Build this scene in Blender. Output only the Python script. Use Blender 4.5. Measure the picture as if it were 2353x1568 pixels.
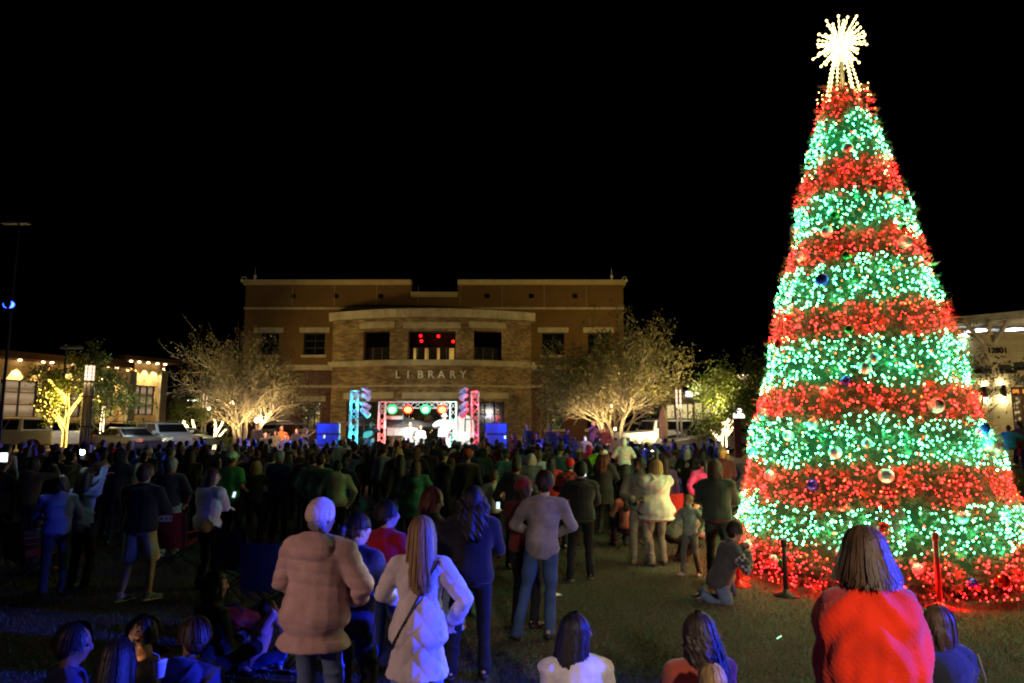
import bpy, math, random
import numpy as np
from mathutils import Vector, Matrix

for _o in list(bpy.data.objects):
    bpy.data.objects.remove(_o)
scene = bpy.context.scene
COL = scene.collection
random.seed(7)
RNG = np.random.default_rng(7)
PI = math.pi
R = math.radians

# ------------------------------------------------------------------ camera
CAM_Z = 2.25
FPX = 1568.0
TILT = math.atan(196 / 1568)
cam = bpy.data.cameras.new('camera')
cam.sensor_width = 36
cam.lens = 24
cam.clip_start = 0.05
cam.clip_end = 2000
camo = bpy.data.objects.new('camera', cam)
COL.objects.link(camo)
camo.location = (0, 0, CAM_Z)
camo.rotation_euler = (PI / 2 + TILT, 0, 0)
scene.camera = camo

# ------------------------------------------------------------------ world: a moonless night sky
W = bpy.data.worlds.new('World')
scene.world = W
W.use_nodes = True
nt = W.node_tree
bg = nt.nodes['Background']
sky = nt.nodes.new('ShaderNodeTexSky')
sky.sky_type = 'NISHITA'
sky.sun_disc = False
sky.sun_elevation = R(-4)
sky.sun_rotation = R(200)
nt.links.new(sky.outputs[0], bg.inputs[0])
bg.inputs[1].default_value = 0.004

sun = bpy.data.lights.new('ambient_fill', 'SUN')  # faint cool fill added for ambient light, no moon in the sky
sun.energy = 0.012
sun.angle = R(0.5)
sun.color = (0.75, 0.82, 1.0)
suno = bpy.data.objects.new('ambient_fill', sun)
COL.objects.link(suno)
suno.rotation_euler = (R(50), 0, R(-20))

scene.view_settings.view_transform = 'Standard'
scene.view_settings.look = 'None'
scene.view_settings.exposure = 0.0
scene.view_settings.gamma = 1.0
scene.cycles.max_bounces = 5
scene.cycles.diffuse_bounces = 2
scene.cycles.glossy_bounces = 3
scene.cycles.transmission_bounces = 4
scene.cycles.sample_clamp_indirect = 3.0
scene.cycles.use_light_tree = True
scene.cycles.blur_glossy = 0.6
scene.cycles.filter_width = 2.0


def lamp(name, kind, loc, power, color, radius=0.1, aim=None, angle=60, blend=0.5):
    l = bpy.data.lights.new(name, kind)
    l.energy = power
    l.color = color
    l.shadow_soft_size = radius
    o = bpy.data.objects.new(name, l)
    COL.objects.link(o)
    o.location = loc
    if kind == 'SPOT':
        l.spot_size = R(angle)
        l.spot_blend = blend
    if aim is not None:
        d = Vector(aim) - Vector(loc)
        o.rotation_euler = d.to_track_quat('-Z', 'Y').to_euler()
    return o


# street lighting of the square, on the walk behind the photographer
lamp('street_light', 'SPOT', (-8.2, -2.3, 4.6), 1250, (1.0, 0.62, 0.54), 0.3, (-1.25, 4.7, 1.0), 20, 1.0)
lamp('street_light', 'SPOT', (2.6, -3.0, 4.4), 2300, (1.0, 0.82, 0.68), 0.2, (2.5, 5.0, 0.3), 42, 1.0)
# blue floodlight of the event, on a mast beyond the tree side of the lawn
lamp('blue_floodlight', 'SPOT', (12.5, 3.5, 3.3), 34000, (0.03, 0.05, 1.0), 0.15, (-1.0, 4.6, 1.0), 26, 1.0)
lamp('blue_floodlight', 'SPOT', (12.5, 3.5, 3.6), 2600, (0.05, 0.09, 1.0), 0.15, (-6.0, 9.4, 1.0), 18, 1.0)
# yellow floodlights aimed at the library front
lamp('facade_floodlight', 'SPOT', (13, 35, 7.0), 5000, (1.0, 0.70, 0.22), 0.15, (3, 54, 5), 80, 1.0)
lamp('facade_floodlight', 'SPOT', (-20, 44, 6.0), 1700, (1.0, 0.66, 0.18), 0.2, (-10, 55, 8), 90, 1.0)
lamp('facade_floodlight', 'SPOT', (17, 43, 1.5), 1500, (1.0, 0.66, 0.16), 0.2, (13, 55, 11), 80, 1.0)


# ------------------------------------------------------------------ pixel helpers (reading the photograph at 2352 x 1568)
def raydir(x, y):
    u = (x - 1176) / FPX
    v = (784 - y) / FPX
    return (u, math.cos(TILT) - v * math.sin(TILT), math.sin(TILT) + v * math.cos(TILT))


def at(x, y, Y):
    d = raydir(x, y)
    s = Y / d[1]
    return Vector((d[0] * s, Y, CAM_Z + d[2] * s))


def ppm(Y):
    return FPX / Y


def sst(a, b, t):
    t = min(1, max(0, (t - a) / (b - a)))
    return t * t * (3 - 2 * t)


def gh(x, y):
    a = 0.8 * sst(29.8, 32.5, y)
    b = 0.8 * sst(10.2, 12.6, x - 0.10 * (y - 14)) * sst(11.5, 15, y)
    return max(a, b)


def on_ground(x, y):
    d = raydir(x, y)
    s = -CAM_Z / d[2]
    return (d[0] * s, d[1] * s)


def head_at(x, ytop, h):
    """ground spot of a figure of height h whose head top is seen at pixel (x, ytop)"""
    d = raydir(x, ytop)
    s = (h - CAM_Z) / d[2]
    return (d[0] * s, d[1] * s)


# ------------------------------------------------------------------ materials
MATS = {}


def _new(name):
    m = bpy.data.materials.new(name)
    m.use_nodes = True
    b = m.node_tree.nodes['Principled BSDF']
    MATS[name] = m
    return m, m.node_tree, b


def N(t, typ, **kw):
    n = t.nodes.new(typ)
    for k, v in kw.items():
        n.inputs[k].default_value = v
    return n


def mat(name, c, rough=0.7, metal=0.0, var=0.25, scale=3.0, bump=0.0, bscale=40.0, spec=0.3, c2=None):
    m, t, b = _new(name)
    tc = t.nodes.new('ShaderNodeTexCoord')
    n = N(t, 'ShaderNodeTexNoise', Scale=scale, Detail=5.0, Roughness=0.6)
    t.links.new(tc.outputs['Object'], n.inputs['Vector'])
    r = t.nodes.new('ShaderNodeValToRGB')
    r.color_ramp.elements[0].position = 0.3
    r.color_ramp.elements[1].position = 0.7
    a = tuple(x * (1 - var) for x in c)
    z = c2 if c2 else tuple(min(1, x * (1 + var)) for x in c)
    r.color_ramp.elements[0].color = (*a, 1)
    r.color_ramp.elements[1].color = (*z, 1)
    t.links.new(n.outputs[0], r.inputs[0])
    t.links.new(r.outputs[0], b.inputs['Base Color'])
    b.inputs['Roughness'].default_value = rough
    b.inputs['Metallic'].default_value = metal
    b.inputs['Specular IOR Level'].default_value = spec
    if bump:
        n2 = N(t, 'ShaderNodeTexNoise', Scale=bscale, Detail=4.0)
        t.links.new(tc.outputs['Object'], n2.inputs['Vector'])
        bp = N(t, 'ShaderNodeBump', Strength=bump, Distance=0.02)
        t.links.new(n2.outputs[0], bp.inputs['Height'])
        t.links.new(bp.outputs[0], b.inputs['Normal'])
    return m


def objcol(name, rough, bscale, bump, var=0.3, nscale=6.0, stretch=(1, 1, 1), sheen=0.0, spec=0.2):
    """fabric / skin / hair whose base colour is the object's own colour"""
    m, t, b = _new(name)
    oi = t.nodes.new('ShaderNodeObjectInfo')
    tc = t.nodes.new('ShaderNodeTexCoord')
    mp = t.nodes.new('ShaderNodeMapping')
    mp.inputs['Scale'].default_value = stretch
    t.links.new(tc.outputs['Object'], mp.inputs[0])
    n = N(t, 'ShaderNodeTexNoise', Scale=nscale, Detail=5.0)
    t.links.new(mp.outputs[0], n.inputs['Vector'])
    mr = N(t, 'ShaderNodeMapRange')
    mr.inputs['From Min'].default_value = 0.3
    mr.inputs['From Max'].default_value = 0.7
    mr.inputs['To Min'].default_value = 1 - var
    mr.inputs['To Max'].default_value = 1 + var
    t.links.new(n.outputs[0], mr.inputs[0])
    mx = t.nodes.new('ShaderNodeVectorMath')
    mx.operation = 'SCALE'
    t.links.new(oi.outputs['Color'], mx.inputs[0])
    t.links.new(mr.outputs[0], mx.inputs['Scale'])
    t.links.new(mx.outputs[0], b.inputs['Base Color'])
    b.inputs['Roughness'].default_value = rough
    b.inputs['Specular IOR Level'].default_value = spec
    if sheen:
        b.inputs['Sheen Weight'].default_value = sheen
    n2 = N(t, 'ShaderNodeTexNoise', Scale=bscale, Detail=3.0)
    t.links.new(mp.outputs[0], n2.inputs['Vector'])
    bp = N(t, 'ShaderNodeBump', Strength=bump, Distance=0.01)
    t.links.new(n2.outputs[0], bp.inputs['Height'])
    t.links.new(bp.outputs[0], b.inputs['Normal'])
    return m


def em(name, c, s, base=(0.02, 0.02, 0.02), sample=True):
    m, t, b = _new(name)
    b.inputs['Base Color'].default_value = (*base, 1)
    b.inputs['Emission Color'].default_value = (*c, 1)
    b.inputs['Emission Strength'].default_value = s
    b.inputs['Roughness'].default_value = 0.4
    if not sample:
        m.cycles.emission_sampling = 'NONE'
    return m


def brick(name, c1, c2, mortar, scale, bw, bh, rough=0.85, bump=0.5, ms=0.02, noise=0.5):
    m, t, b = _new(name)
    tc = t.nodes.new('ShaderNodeTexCoord')
    sp = t.nodes.new('ShaderNodeSeparateXYZ')
    t.links.new(tc.outputs['Object'], sp.inputs[0])
    ad = t.nodes.new('ShaderNodeMath')
    ad.operation = 'ADD'
    t.links.new(sp.outputs[0], ad.inputs[0])
    t.links.new(sp.outputs[1], ad.inputs[1])
    cb = t.nodes.new('ShaderNodeCombineXYZ')
    t.links.new(ad.outputs[0], cb.inputs[0])
    t.links.new(sp.outputs[2], cb.inputs[1])
    nz = N(t, 'ShaderNodeTexNoise', Scale=0.7, Detail=6.0)
    t.links.new(tc.outputs['Object'], nz.inputs['Vector'])
    br = t.nodes.new('ShaderNodeTexBrick')
    br.inputs['Color1'].default_value = (*c1, 1)
    br.inputs['Color2'].default_value = (*c2, 1)
    br.inputs['Mortar'].default_value = (*mortar, 1)
    br.inputs['Scale'].default_value = scale
    br.inputs['Mortar Size'].default_value = ms
    br.inputs['Brick Width'].default_value = bw
    br.inputs['Row Height'].default_value = bh
    br.inputs['Bias'].default_value = 0.0
    t.links.new(cb.outputs[0], br.inputs['Vector'])
    mx = t.nodes.new('ShaderNodeMix')
    mx.data_type = 'RGBA'
    mx.blend_type = 'MULTIPLY'
    mx.inputs[0].default_value = noise
    t.links.new(br.outputs['Color'], mx.inputs[6])
    t.links.new(nz.outputs['Color'], mx.inputs[7])
    rr = t.nodes.new('ShaderNodeValToRGB')
    rr.color_ramp.elements[0].position = 0.35
    rr.color_ramp.elements[0].color = (0.35, 0.35, 0.35, 1)
    rr.color_ramp.elements[1].position = 0.62
    t.links.new(nz.outputs[0], rr.inputs[0])
    t.links.new(rr.outputs[0], mx.inputs[7])
    t.links.new(mx.outputs[2], b.inputs['Base Color'])
    b.inputs['Roughness'].default_value = rough
    bp = N(t, 'ShaderNodeBump', Strength=bump, Distance=0.03)
    iv = t.nodes.new('ShaderNodeMath')
    iv.operation = 'SUBTRACT'
    iv.inputs[0].default_value = 1.0
    t.links.new(br.outputs['Fac'], iv.inputs[1])
    t.links.new(iv.outputs[0], bp.inputs['Height'])
    t.links.new(bp.outputs[0], b.inputs['Normal'])
    return m


FABRIC = objcol('fabric', 0.9, 60, 0.35, 0.22, 5.0, sheen=0.15)
KNIT = objcol('knit', 0.95, 140, 0.8, 0.25, 9.0, sheen=0.3)
DENIM = objcol('denim', 0.85, 90, 0.4, 0.35, 4.0)
SKIN = objcol('skin', 0.55, 120, 0.1, 0.1, 8.0, spec=0.4)
HAIR = objcol('hair', 0.5, 90, 0.5, 0.45, 26.0, (1, 1, 0.12), spec=0.35)
LEATHER = objcol('leather', 0.5, 60, 0.2, 0.2, 6.0, spec=0.4)

M_BLACK = mat('black_paint', (0.012, 0.012, 0.013), 0.5)
M_GREYMETAL = mat('grey_metal', (0.22, 0.21, 0.2), 0.45, 0.7)
M_ALU = mat('aluminium', (0.75, 0.76, 0.78), 0.35, 0.5, 0.1)
M_WHITE = mat('white_paint', (0.78, 0.78, 0.76), 0.55, 0, 0.06)
M_RUBBER = mat('rubber', (0.015, 0.015, 0.015), 0.8)
M_GLASS = mat('dark_glass', (0.006, 0.007, 0.008), 0.08, 0, 0.1, spec=0.6)
M_CHROME = mat('chrome', (0.7, 0.7, 0.7), 0.15, 1.0, 0.05)
M_REDPOST = mat('red_enamel', (0.55, 0.02, 0.015), 0.35, 0, 0.1)
M_BARK = mat('pale_bark', (0.27, 0.225, 0.16), 0.9, 0, 0.35, 8, 0.5)
M_DBARK = mat('dark_bark', (0.10, 0.07, 0.045), 0.9, 0, 0.35, 8, 0.5)
M_LEAF = mat('olive_leaves', (0.14, 0.14, 0.04), 0.6, 0, 0.5, 1.2, c2=(0.26, 0.22, 0.07))
M_GLEAF = mat('green_leaves', (0.07, 0.11, 0.015), 0.6, 0, 0.4, 1.2, c2=(0.12, 0.15, 0.02))
M_SHRUB = mat('shrub_leaves', (0.05, 0.07, 0.02), 0.7, 0, 0.4, 3)
M_BRICK = brick('tan_brick', (0.19, 0.10, 0.024), (0.155, 0.082, 0.02), (0.22, 0.14, 0.06), 5.0, 0.9, 0.3, noise=0.25)
M_DBRICK = brick('red_brick', (0.15, 0.05, 0.03), (0.10, 0.035, 0.022), (0.16, 0.1, 0.07), 5.0, 0.9, 0.3, noise=0.3)
M_STONE = brick('rough_stone', (0.50, 0.35, 0.18), (0.22, 0.14, 0.07), (0.12, 0.09, 0.055), 3.1, 1.0, 0.45, bump=1.0, ms=0.02, noise=0.7)
M_LIME = mat('limestone', (0.46, 0.40, 0.28), 0.85, 0, 0.3, 1.4, 0.4, 12)
M_CREAM = mat('cream_trim', (0.52, 0.42, 0.2), 0.8, 0, 0.12, 1.5)
M_STUCCO = mat('tan_stucco', (0.58, 0.42, 0.22), 0.9, 0, 0.1, 2, 0.2, 60)
M_PALESTONE = brick('pale_stone', (0.5, 0.44, 0.3), (0.42, 0.36, 0.24), (0.36, 0.31, 0.2), 1.6, 1.2, 0.5, bump=0.4, noise=0.3)


# ------------------------------------------------------------------ mesh builder
class MB:
    def __init__(s):
        s.v = []
        s.f = []

    def add(s, vs, fs):
        o = len(s.v)
        s.v.extend([tuple(p) for p in vs])
        s.f.extend([tuple(i + o for i in f) for f in fs])
        return s

    def hexa(s, p):
        return s.add(p, [(0, 3, 2, 1), (4, 5, 6, 7), (0, 1, 5, 4), (1, 2, 6, 5), (2, 3, 7, 6), (3, 0, 4, 7)])

    def box(s, c, d, rz=0.0, rx=0.0, ry=0.0, tap=1.0):
        M = Matrix.Rotation(rz, 3, 'Z') @ Matrix.Rotation(ry, 3, 'Y') @ Matrix.Rotation(rx, 3, 'X')
        c = Vector(c)
        p = []
        for z, k in ((-.5, 1), (.5, tap)):
            for x, y in ((-.5, -.5), (.5, -.5), (.5, .5), (-.5, .5)):
                p.append(c + M @ Vector((x * d[0] * k, y * d[1] * k, z * d[2])))
        return s.hexa(p)

    def tube(s, pts, rad, n=8, cap=True, xa=None):
        """rings along pts; rad = radius or (rx, ry) per point; rounded caps"""
        pts = [Vector(p) for p in pts]
        k = len(pts)
        rad = [(r, r) if not isinstance(r, (tuple, list)) else r for r in rad]
        tang = []
        for i in range(k):
            a = pts[max(0, i - 1)]
            b = pts[min(k - 1, i + 1)]
            t = (b - a)
            tang.append(t.normalized() if t.length > 1e-9 else Vector((0, 0, 1)))
        if cap:
            P, RR, T = [], [], []
            r = rad[0]
            m = min(r)
            for q in (0.95, 0.6):
                P.append(pts[0] - tang[0] * m * q * cap)
                w = math.sqrt(1 - q * q)
                RR.append((r[0] * w, r[1] * w))
                T.append(tang[0])
            P += pts
            RR += rad
            T += tang
            r = rad[-1]
            m = min(r)
            for q in (0.6, 0.95):
                P.append(pts[-1] + tang[-1] * m * q * cap)
                w = math.sqrt(1 - q * q)
                RR.append((r[0] * w, r[1] * w))
                T.append(tang[-1])
        else:
            P, RR, T = pts, rad, tang
        x = Vector(xa) if xa is not None else (Vector((1, 0, 0)) if abs(T[0].x) < 0.9 else Vector((0, 1, 0)))
        o = len(s.v)
        for p, r, t in zip(P, RR, T):
            x = (x - t * x.dot(t))
            x = x.normalized() if x.length > 1e-6 else t.orthogonal().normalized()
            y = t.cross(x)
            for j in range(n):
                a = 2 * PI * j / n
                s.v.append(tuple(p + x * (math.cos(a) * r[0]) + y * (math.sin(a) * r[1])))
        m = len(P)
        for i in range(m - 1):
            for j in range(n):
                j2 = (j + 1) % n
                s.f.append((o + i * n + j, o + i * n + j2, o + (i + 1) * n + j2, o + (i + 1) * n + j))
        s.f.append(tuple(o + j for j in range(n))[::-1])
        s.f.append(tuple(o + (m - 1) * n + j for j in range(n)))
        return s

    def ell(s, c, r, M=None, n=12, k=8):
        c = Vector(c)
        vs = [c + (M @ Vector((0, 0, r[2])) if M else Vector((0, 0, r[2])))]
        for i in range(1, k):
            a = PI * i / k
            for j in range(n):
                b = 2 * PI * j / n
                p = Vector((r[0] * math.sin(a) * math.cos(b), r[1] * math.sin(a) * math.sin(b), r[2] * math.cos(a)))
                vs.append(c + (M @ p if M else p))
        vs.append(c + (M @ Vector((0, 0, -r[2])) if M else Vector((0, 0, -r[2]))))
        fs = []
        for j in range(n):
            fs.append((0, 1 + j, 1 + (j + 1) % n))
            for i in range(k - 2):
                a = 1 + i * n
                fs.append((a + j, a + n + j, a + n + (j + 1) % n, a + (j + 1) % n))
            a = 1 + (k - 2) * n
            fs.append((a + j, len(vs) - 1, a + (j + 1) % n))
        return s.add(vs, fs)

    def lathe(s, c, prof, n=16, M=None):
        c = Vector(c)
        o = len(s.v)
        for r, z in prof:
            for j in range(n):
                a = 2 * PI * j / n
                p = Vector((r * math.cos(a), r * math.sin(a), z))
                s.v.append(tuple(c + (M @ p if M else p)))
        for i in range(len(prof) - 1):
            for j in range(n):
                j2 = (j + 1) % n
                s.f.append((o + i * n + j, o + i * n + j2, o + (i + 1) * n + j2, o + (i + 1) * n + j))
        s.f.append(tuple(o + j for j in range(n))[::-1])
        s.f.append(tuple(o + (len(prof) - 1) * n + j for j in range(n)))
        return s

    def prism(s, poly, a, b, f):
        """polygon of 2-D points extruded from a to b; f(u, v, w) -> xyz"""
        n = len(poly)
        vs = [f(u, v, a) for u, v in poly] + [f(u, v, b) for u, v in poly]
        fs = [tuple(range(n))[::-1], tuple(range(n, 2 * n))]
        fs += [(i, (i + 1) % n, n + (i + 1) % n, n + i) for i in range(n)]
        return s.add(vs, fs)

    def mesh(s, name, smooth=False, M=None):
        me = bpy.data.meshes.new(name)
        v = np.array(s.v, dtype=float) if s.v else np.zeros((0, 3))
        if M is not None:
            A = np.array(M)
            v = v @ A[:3, :3].T + A[:3, 3]
        me.from_pydata(v.tolist(), [], s.f)
        if smooth:
            me.polygons.foreach_set('use_smooth', [True] * len(me.polygons))
        me.update()
        return me


def tag(o, label=None, cat=None, group=None, kind=None):
    if label:
        o['label'] = label
        n = len(label.split())
        if n > 16 or n < 4:
            print('LABEL LENGTH', n, label)
    if cat:
        o['category'] = cat
    if group:
        o['group'] = group
    if kind:
        o['kind'] = kind
    return o


def root(name, loc, label, cat, group=None, rz=0.0, scale=1.0):
    o = bpy.data.objects.new(name, None)
    COL.objects.link(o)
    o.empty_display_size = 0.1
    o.location = loc
    o.rotation_euler = (0, 0, rz)
    o.scale = (scale,) * 3
    return tag(o, label, cat, group)


def basis(o):
    return Matrix.Translation(o.location) @ o.rotation_euler.to_matrix().to_4x4() @ Matrix.Diagonal((*o.scale, 1))


def wbasis(o):
    return (wbasis(o.parent) @ basis(o)) if o.parent else basis(o)


def part(mb, name, m, parent=None, local=False, smooth=False, kind=None):
    """links the builder's shape as one object; world coordinates unless local"""
    M = None
    if parent is not None and not local:
        M = wbasis(parent).inverted()
    me = mb.mesh(name, smooth, M) if isinstance(mb, MB) else mb
    if m is not None and not len(me.materials):
        me.materials.append(m)
    o = bpy.data.objects.new(name, me)
    COL.objects.link(o)
    if parent is not None:
        o.parent = parent
    if kind:
        o['kind'] = kind
    return o


def copy_tree(o, parent=None):
    c = o.copy()
    COL.objects.link(c)
    if parent is not None:
        c.parent = parent
        c.matrix_parent_inverse.identity()
    for ch in o.children:
        copy_tree(ch, c)
    return c


def text_mesh(txt, size, depth, spacing=1.0):
    cu = bpy.data.curves.new('lettering', 'FONT')
    cu.body = txt
    cu.size = size
    cu.extrude = depth
    cu.space_character = spacing
    cu.align_x = 'CENTER'
    cu.offset = size * 0.012
    o = bpy.data.objects.new('lettering', cu)
    COL.objects.link(o)
    dg = bpy.context.evaluated_depsgraph_get()
    me = bpy.data.meshes.new_from_object(o.evaluated_get(dg))
    bpy.data.objects.remove(o)
    me.materials.clear()
    return me
# ------------------------------------------------------------------ the setting: lawn, pavement
def grid_sheet(xs, ys, dz=0.0):
    mb = MB()
    for y in ys:
        for x in xs:
            mb.v.append((x, y, gh(x, y) + dz))
    nx = len(xs)
    for j in range(len(ys) - 1):
        for i in range(nx - 1):
            a = j * nx + i
            mb.f.append((a, a + 1, a + nx + 1, a + nx))
    return mb


def lawn_material():
    m, t, b = _new('lawn')
    tc = t.nodes.new('ShaderNodeTexCoord')
    n1 = N(t, 'ShaderNodeTexNoise', Scale=0.55, Detail=4.0)
    n2 = N(t, 'ShaderNodeTexNoise', Scale=26.0, Detail=6.0, Roughness=0.7)
    for n in (n1, n2):
        t.links.new(tc.outputs['Object'], n.inputs['Vector'])
    r1 = t.nodes.new('ShaderNodeValToRGB')
    r1.color_ramp.elements[0].position = 0.38
    r1.color_ramp.elements[0].color = (0.10, 0.088, 0.070, 1)
    r1.color_ramp.elements[1].position = 0.62
    r1.color_ramp.elements[1].color = (0.082, 0.08, 0.050, 1)
    t.links.new(n1.outputs[0], r1.inputs[0])
    r2 = t.nodes.new('ShaderNodeValToRGB')
    r2.color_ramp.elements[0].position = 0.35
    r2.color_ramp.elements[0].color = (0.3, 0.3, 0.3, 1)
    r2.color_ramp.elements[1].position = 0.7
    r2.color_ramp.elements[1].color = (1.5, 1.5, 1.5, 1)
    t.links.new(n2.outputs[0], r2.inputs[0])
    mx = t.nodes.new('ShaderNodeMix')
    mx.data_type = 'RGBA'
    mx.blend_type = 'MULTIPLY'
    mx.inputs[0].default_value = 1
    t.links.new(r1.outputs[0], mx.inputs[6])
    t.links.new(r2.outputs[0], mx.inputs[7])
    t.links.new(mx.outputs[2], b.inputs['Base Color'])
    b.inputs['Roughness'].default_value = 0.95
    b.inputs['Specular IOR Level'].default_value = 0.1
    bp = N(t, 'ShaderNodeBump', Strength=0.8, Distance=0.03)
    t.links.new(n2.outputs[0], bp.inputs['Height'])
    t.links.new(bp.outputs[0], b.inputs['Normal'])
    return m


M_LAWN = lawn_material()
M_PAVE = mat('pavement', (0.16, 0.14, 0.11), 0.9, 0, 0.25, 0.8, 0.3, 30)
lin = lambda a, b, n: [a + (b - a) * i / n for i in range(n + 1)]
part(grid_sheet([-300, -60] + lin(-30, 34, 80) + [60, 300], [-60, -15] + lin(0, 31.6, 50)), 'lawn', M_LAWN, smooth=True, kind='structure')
part(grid_sheet([-300, -60] + lin(-30, 34, 60) + [60, 300], [31.6, 31.9, 32.2, 32.5, 33, 60, 700]), 'pavement', M_PAVE, kind='structure')
# short grass blades of the dormant lawn
rng = np.random.default_rng(3)
nb = 90000
yy = 3.2 + 11.0 * rng.random(nb) ** 1.35
xx = (rng.random(nb) * 1.72 - 0.86) * (yy + 0.5)
hz = np.array([gh(a, b) for a, b in zip(xx, yy)])
an = rng.random(nb) * 2 * PI
hh = 0.02 + 0.035 * rng.random(nb)
wd = 0.0035 + 0.003 * rng.random(nb)
ln = (rng.random((nb, 2)) - 0.5) * 0.06
V = np.zeros((nb, 3, 3))
V[:, 0] = np.stack([xx - np.cos(an) * wd, yy - np.sin(an) * wd, hz], 1)
V[:, 1] = np.stack([xx + np.cos(an) * wd, yy + np.sin(an) * wd, hz], 1)
V[:, 2] = np.stack([xx + ln[:, 0], yy + ln[:, 1], hz + hh], 1)


def np_mesh(name, verts, k, m):
    """verts: (n*k, 3) numpy array; every k consecutive vertices are one face"""
    n = len(verts) // k
    me = bpy.data.meshes.new(name)
    me.vertices.add(n * k)
    me.vertices.foreach_set('co', verts.astype(np.float32).ravel())
    me.loops.add(n * k)
    me.loops.foreach_set('vertex_index', np.arange(n * k, dtype=np.int32))
    me.polygons.add(n)
    me.polygons.foreach_set('loop_start', np.arange(0, n * k, k, dtype=np.int32))
    me.polygons.foreach_set('loop_total', np.full(n, k, dtype=np.int32))
    me.materials.append(m)
    me.update(calc_edges=True)
    return me


M_BLADE = mat('grass_blade', (0.17, 0.15, 0.12), 0.8, 0, 0.5, 0.9, c2=(0.125, 0.12, 0.075))
part(np_mesh('grass', V.reshape(-1, 3), 3, M_BLADE), 'grass', None, kind='stuff')

# ------------------------------------------------------------------ the library
LY = 55.0
lib = root('library_building', (0, LY, 0.8), 'wide brick and stone library with raised parapet behind the stage', 'building')


def lx(x):
    return at(x, 800, LY).x


def lz(y, Y=LY):
    return at(1176, y, Y).z


def wall_with_holes(mb, x0, x1, z0, z1, holes, y0, y1, bend=None, seg=1.2):
    """a wall slab in x-z with rectangular openings; bend(x) moves it in y"""
    holes = [(max(x0, h[0]), min(x1, h[1]), max(z0, h[2]), min(z1, h[3])) for h in holes]
    holes = [h for h in holes if h[1] > h[0] and h[3] > h[2]]
    xs = sorted(set([x0, x1] + [h[0] for h in holes] + [h[1] for h in holes]))
    zs = sorted(set([z0, z1] + [h[2] for h in holes] + [h[3] for h in holes]))
    X = []
    for a, b in zip(xs, xs[1:]):
        k = max(1, int((b - a) / seg)) if bend else 1
        X += [a + (b - a) * i / k for i in range(k)]
    X.append(xs[-1])
    bf = bend or (lambda x: 0.0)
    filled = {}
    for i in range(len(X) - 1):
        for j in range(len(zs) - 1):
            cx, cz = (X[i] + X[i + 1]) / 2, (zs[j] + zs[j + 1]) / 2
            filled[i, j] = not any(h[0] < cx < h[1] and h[2] < cz < h[3] for h in holes)
    P = lambda i, j, y: (X[i], y + bf(X[i]), zs[j])
    for (i, j), ok in filled.items():
        if not ok:
            continue
        mb.add([P(i, j, y0), P(i + 1, j, y0), P(i + 1, j + 1, y0), P(i, j + 1, y0)], [(0, 1, 2, 3)])
        mb.add([P(i, j, y1), P(i + 1, j, y1), P(i + 1, j + 1, y1), P(i, j + 1, y1)], [(3, 2, 1, 0)])
        if not filled.get((i - 1, j)):
            mb.add([P(i, j, y0), P(i, j + 1, y0), P(i, j + 1, y1), P(i, j, y1)], [(0, 1, 2, 3)])
        if not filled.get((i + 1, j)):
            mb.add([P(i + 1, j, y0), P(i + 1, j + 1, y0), P(i + 1, j + 1, y1), P(i + 1, j, y1)], [(3, 2, 1, 0)])
        if not filled.get((i, j + 1)):
            mb.add([P(i, j + 1, y0), P(i + 1, j + 1, y0), P(i + 1, j + 1, y1), P(i, j + 1, y1)], [(0, 1, 2, 3)])
        if not filled.get((i, j - 1)):
            mb.add([P(i, j, y0), P(i + 1, j, y0), P(i + 1, j, y1), P(i, j, y1)], [(3, 2, 1, 0)])
    return mb


XL, XR = lx(558), lx(1434)
XA, XB = lx(942), lx(1050)
ztop, znotch, zband = lz(652), lz(680), lz(708)
zmid0, zmid1 = lz(850), lz(838)
wins = [(lx(697), lx(746), lz(815), lz(764)), (lx(1245), lx(1296), lz(815), lz(764)), (lx(592), lx(640), lz(815), lz(764)),
        (lx(1350), lx(1400), lz(815), lz(764))]
lowins = [(lx(695), lx(742), lz(985), lz(922)), (lx(1252), lx(1292), lz(985), lz(930)), (lx(595), lx(640), lz(985), lz(922)),
          (lx(1345), lx(1390), lz(985), lz(930))]
vents = [(668, 679), (768, 679), (872, 679), (1118, 679), (1221, 679), (1322, 679)]
vh = [(lx(x - 6), lx(x + 6), lz(y + 5.5), lz(y - 5.5)) for x, y in vents]
PASS = (lx(764) * .975 + .6, lx(1220) * .975 - .6, 0.0, lz(728, 53.6) - .3)     # the entrance block opens into the building here
up = MB()
wall_with_holes(up, XL, XA, zmid1, ztop, [h for h in wins if h[1] < XA] + [h for h in vh if h[1] < XA] + [PASS], LY, LY + 0.5)
wall_with_holes(up, XA, XB, zmid1, znotch, [PASS], LY, LY + 0.5)
wall_with_holes(up, XB, XR, zmid1, ztop, [h for h in wins if h[0] > XB] + [h for h in vh if h[0] > XB] + [PASS], LY, LY + 0.5)
for X in (XL + 0.25, XR - 0.25):
    up.box((X, LY + 10.25, (ztop + zmid1) / 2), (0.5, 19.5, ztop - zmid1))
part(up, 'wall', M_BRICK, lib)
lo = MB()
for X, a_, b_ in ((XL + 0.25, XL, PASS[0]), (XR - 0.25, PASS[1], XR)):
    lo = MB()
    wall_with_holes(lo, a_, b_, 0.7, zmid0, lowins, LY + 0.06, LY + 0.5)
    lo.box((X, LY + 10.25, (0.7 + zmid0) / 2), (0.5, 19.5, zmid0 - 0.7))
    part(lo, 'lower_wall', M_DBRICK, lib)
rf = MB()
rf.box(((XL + XR) / 2, LY + 10, znotch - 1.0), (XR - XL - 1.1, 19, 0.2))
part(rf, 'roof', M_BLACK, lib)
co = MB()
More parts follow.
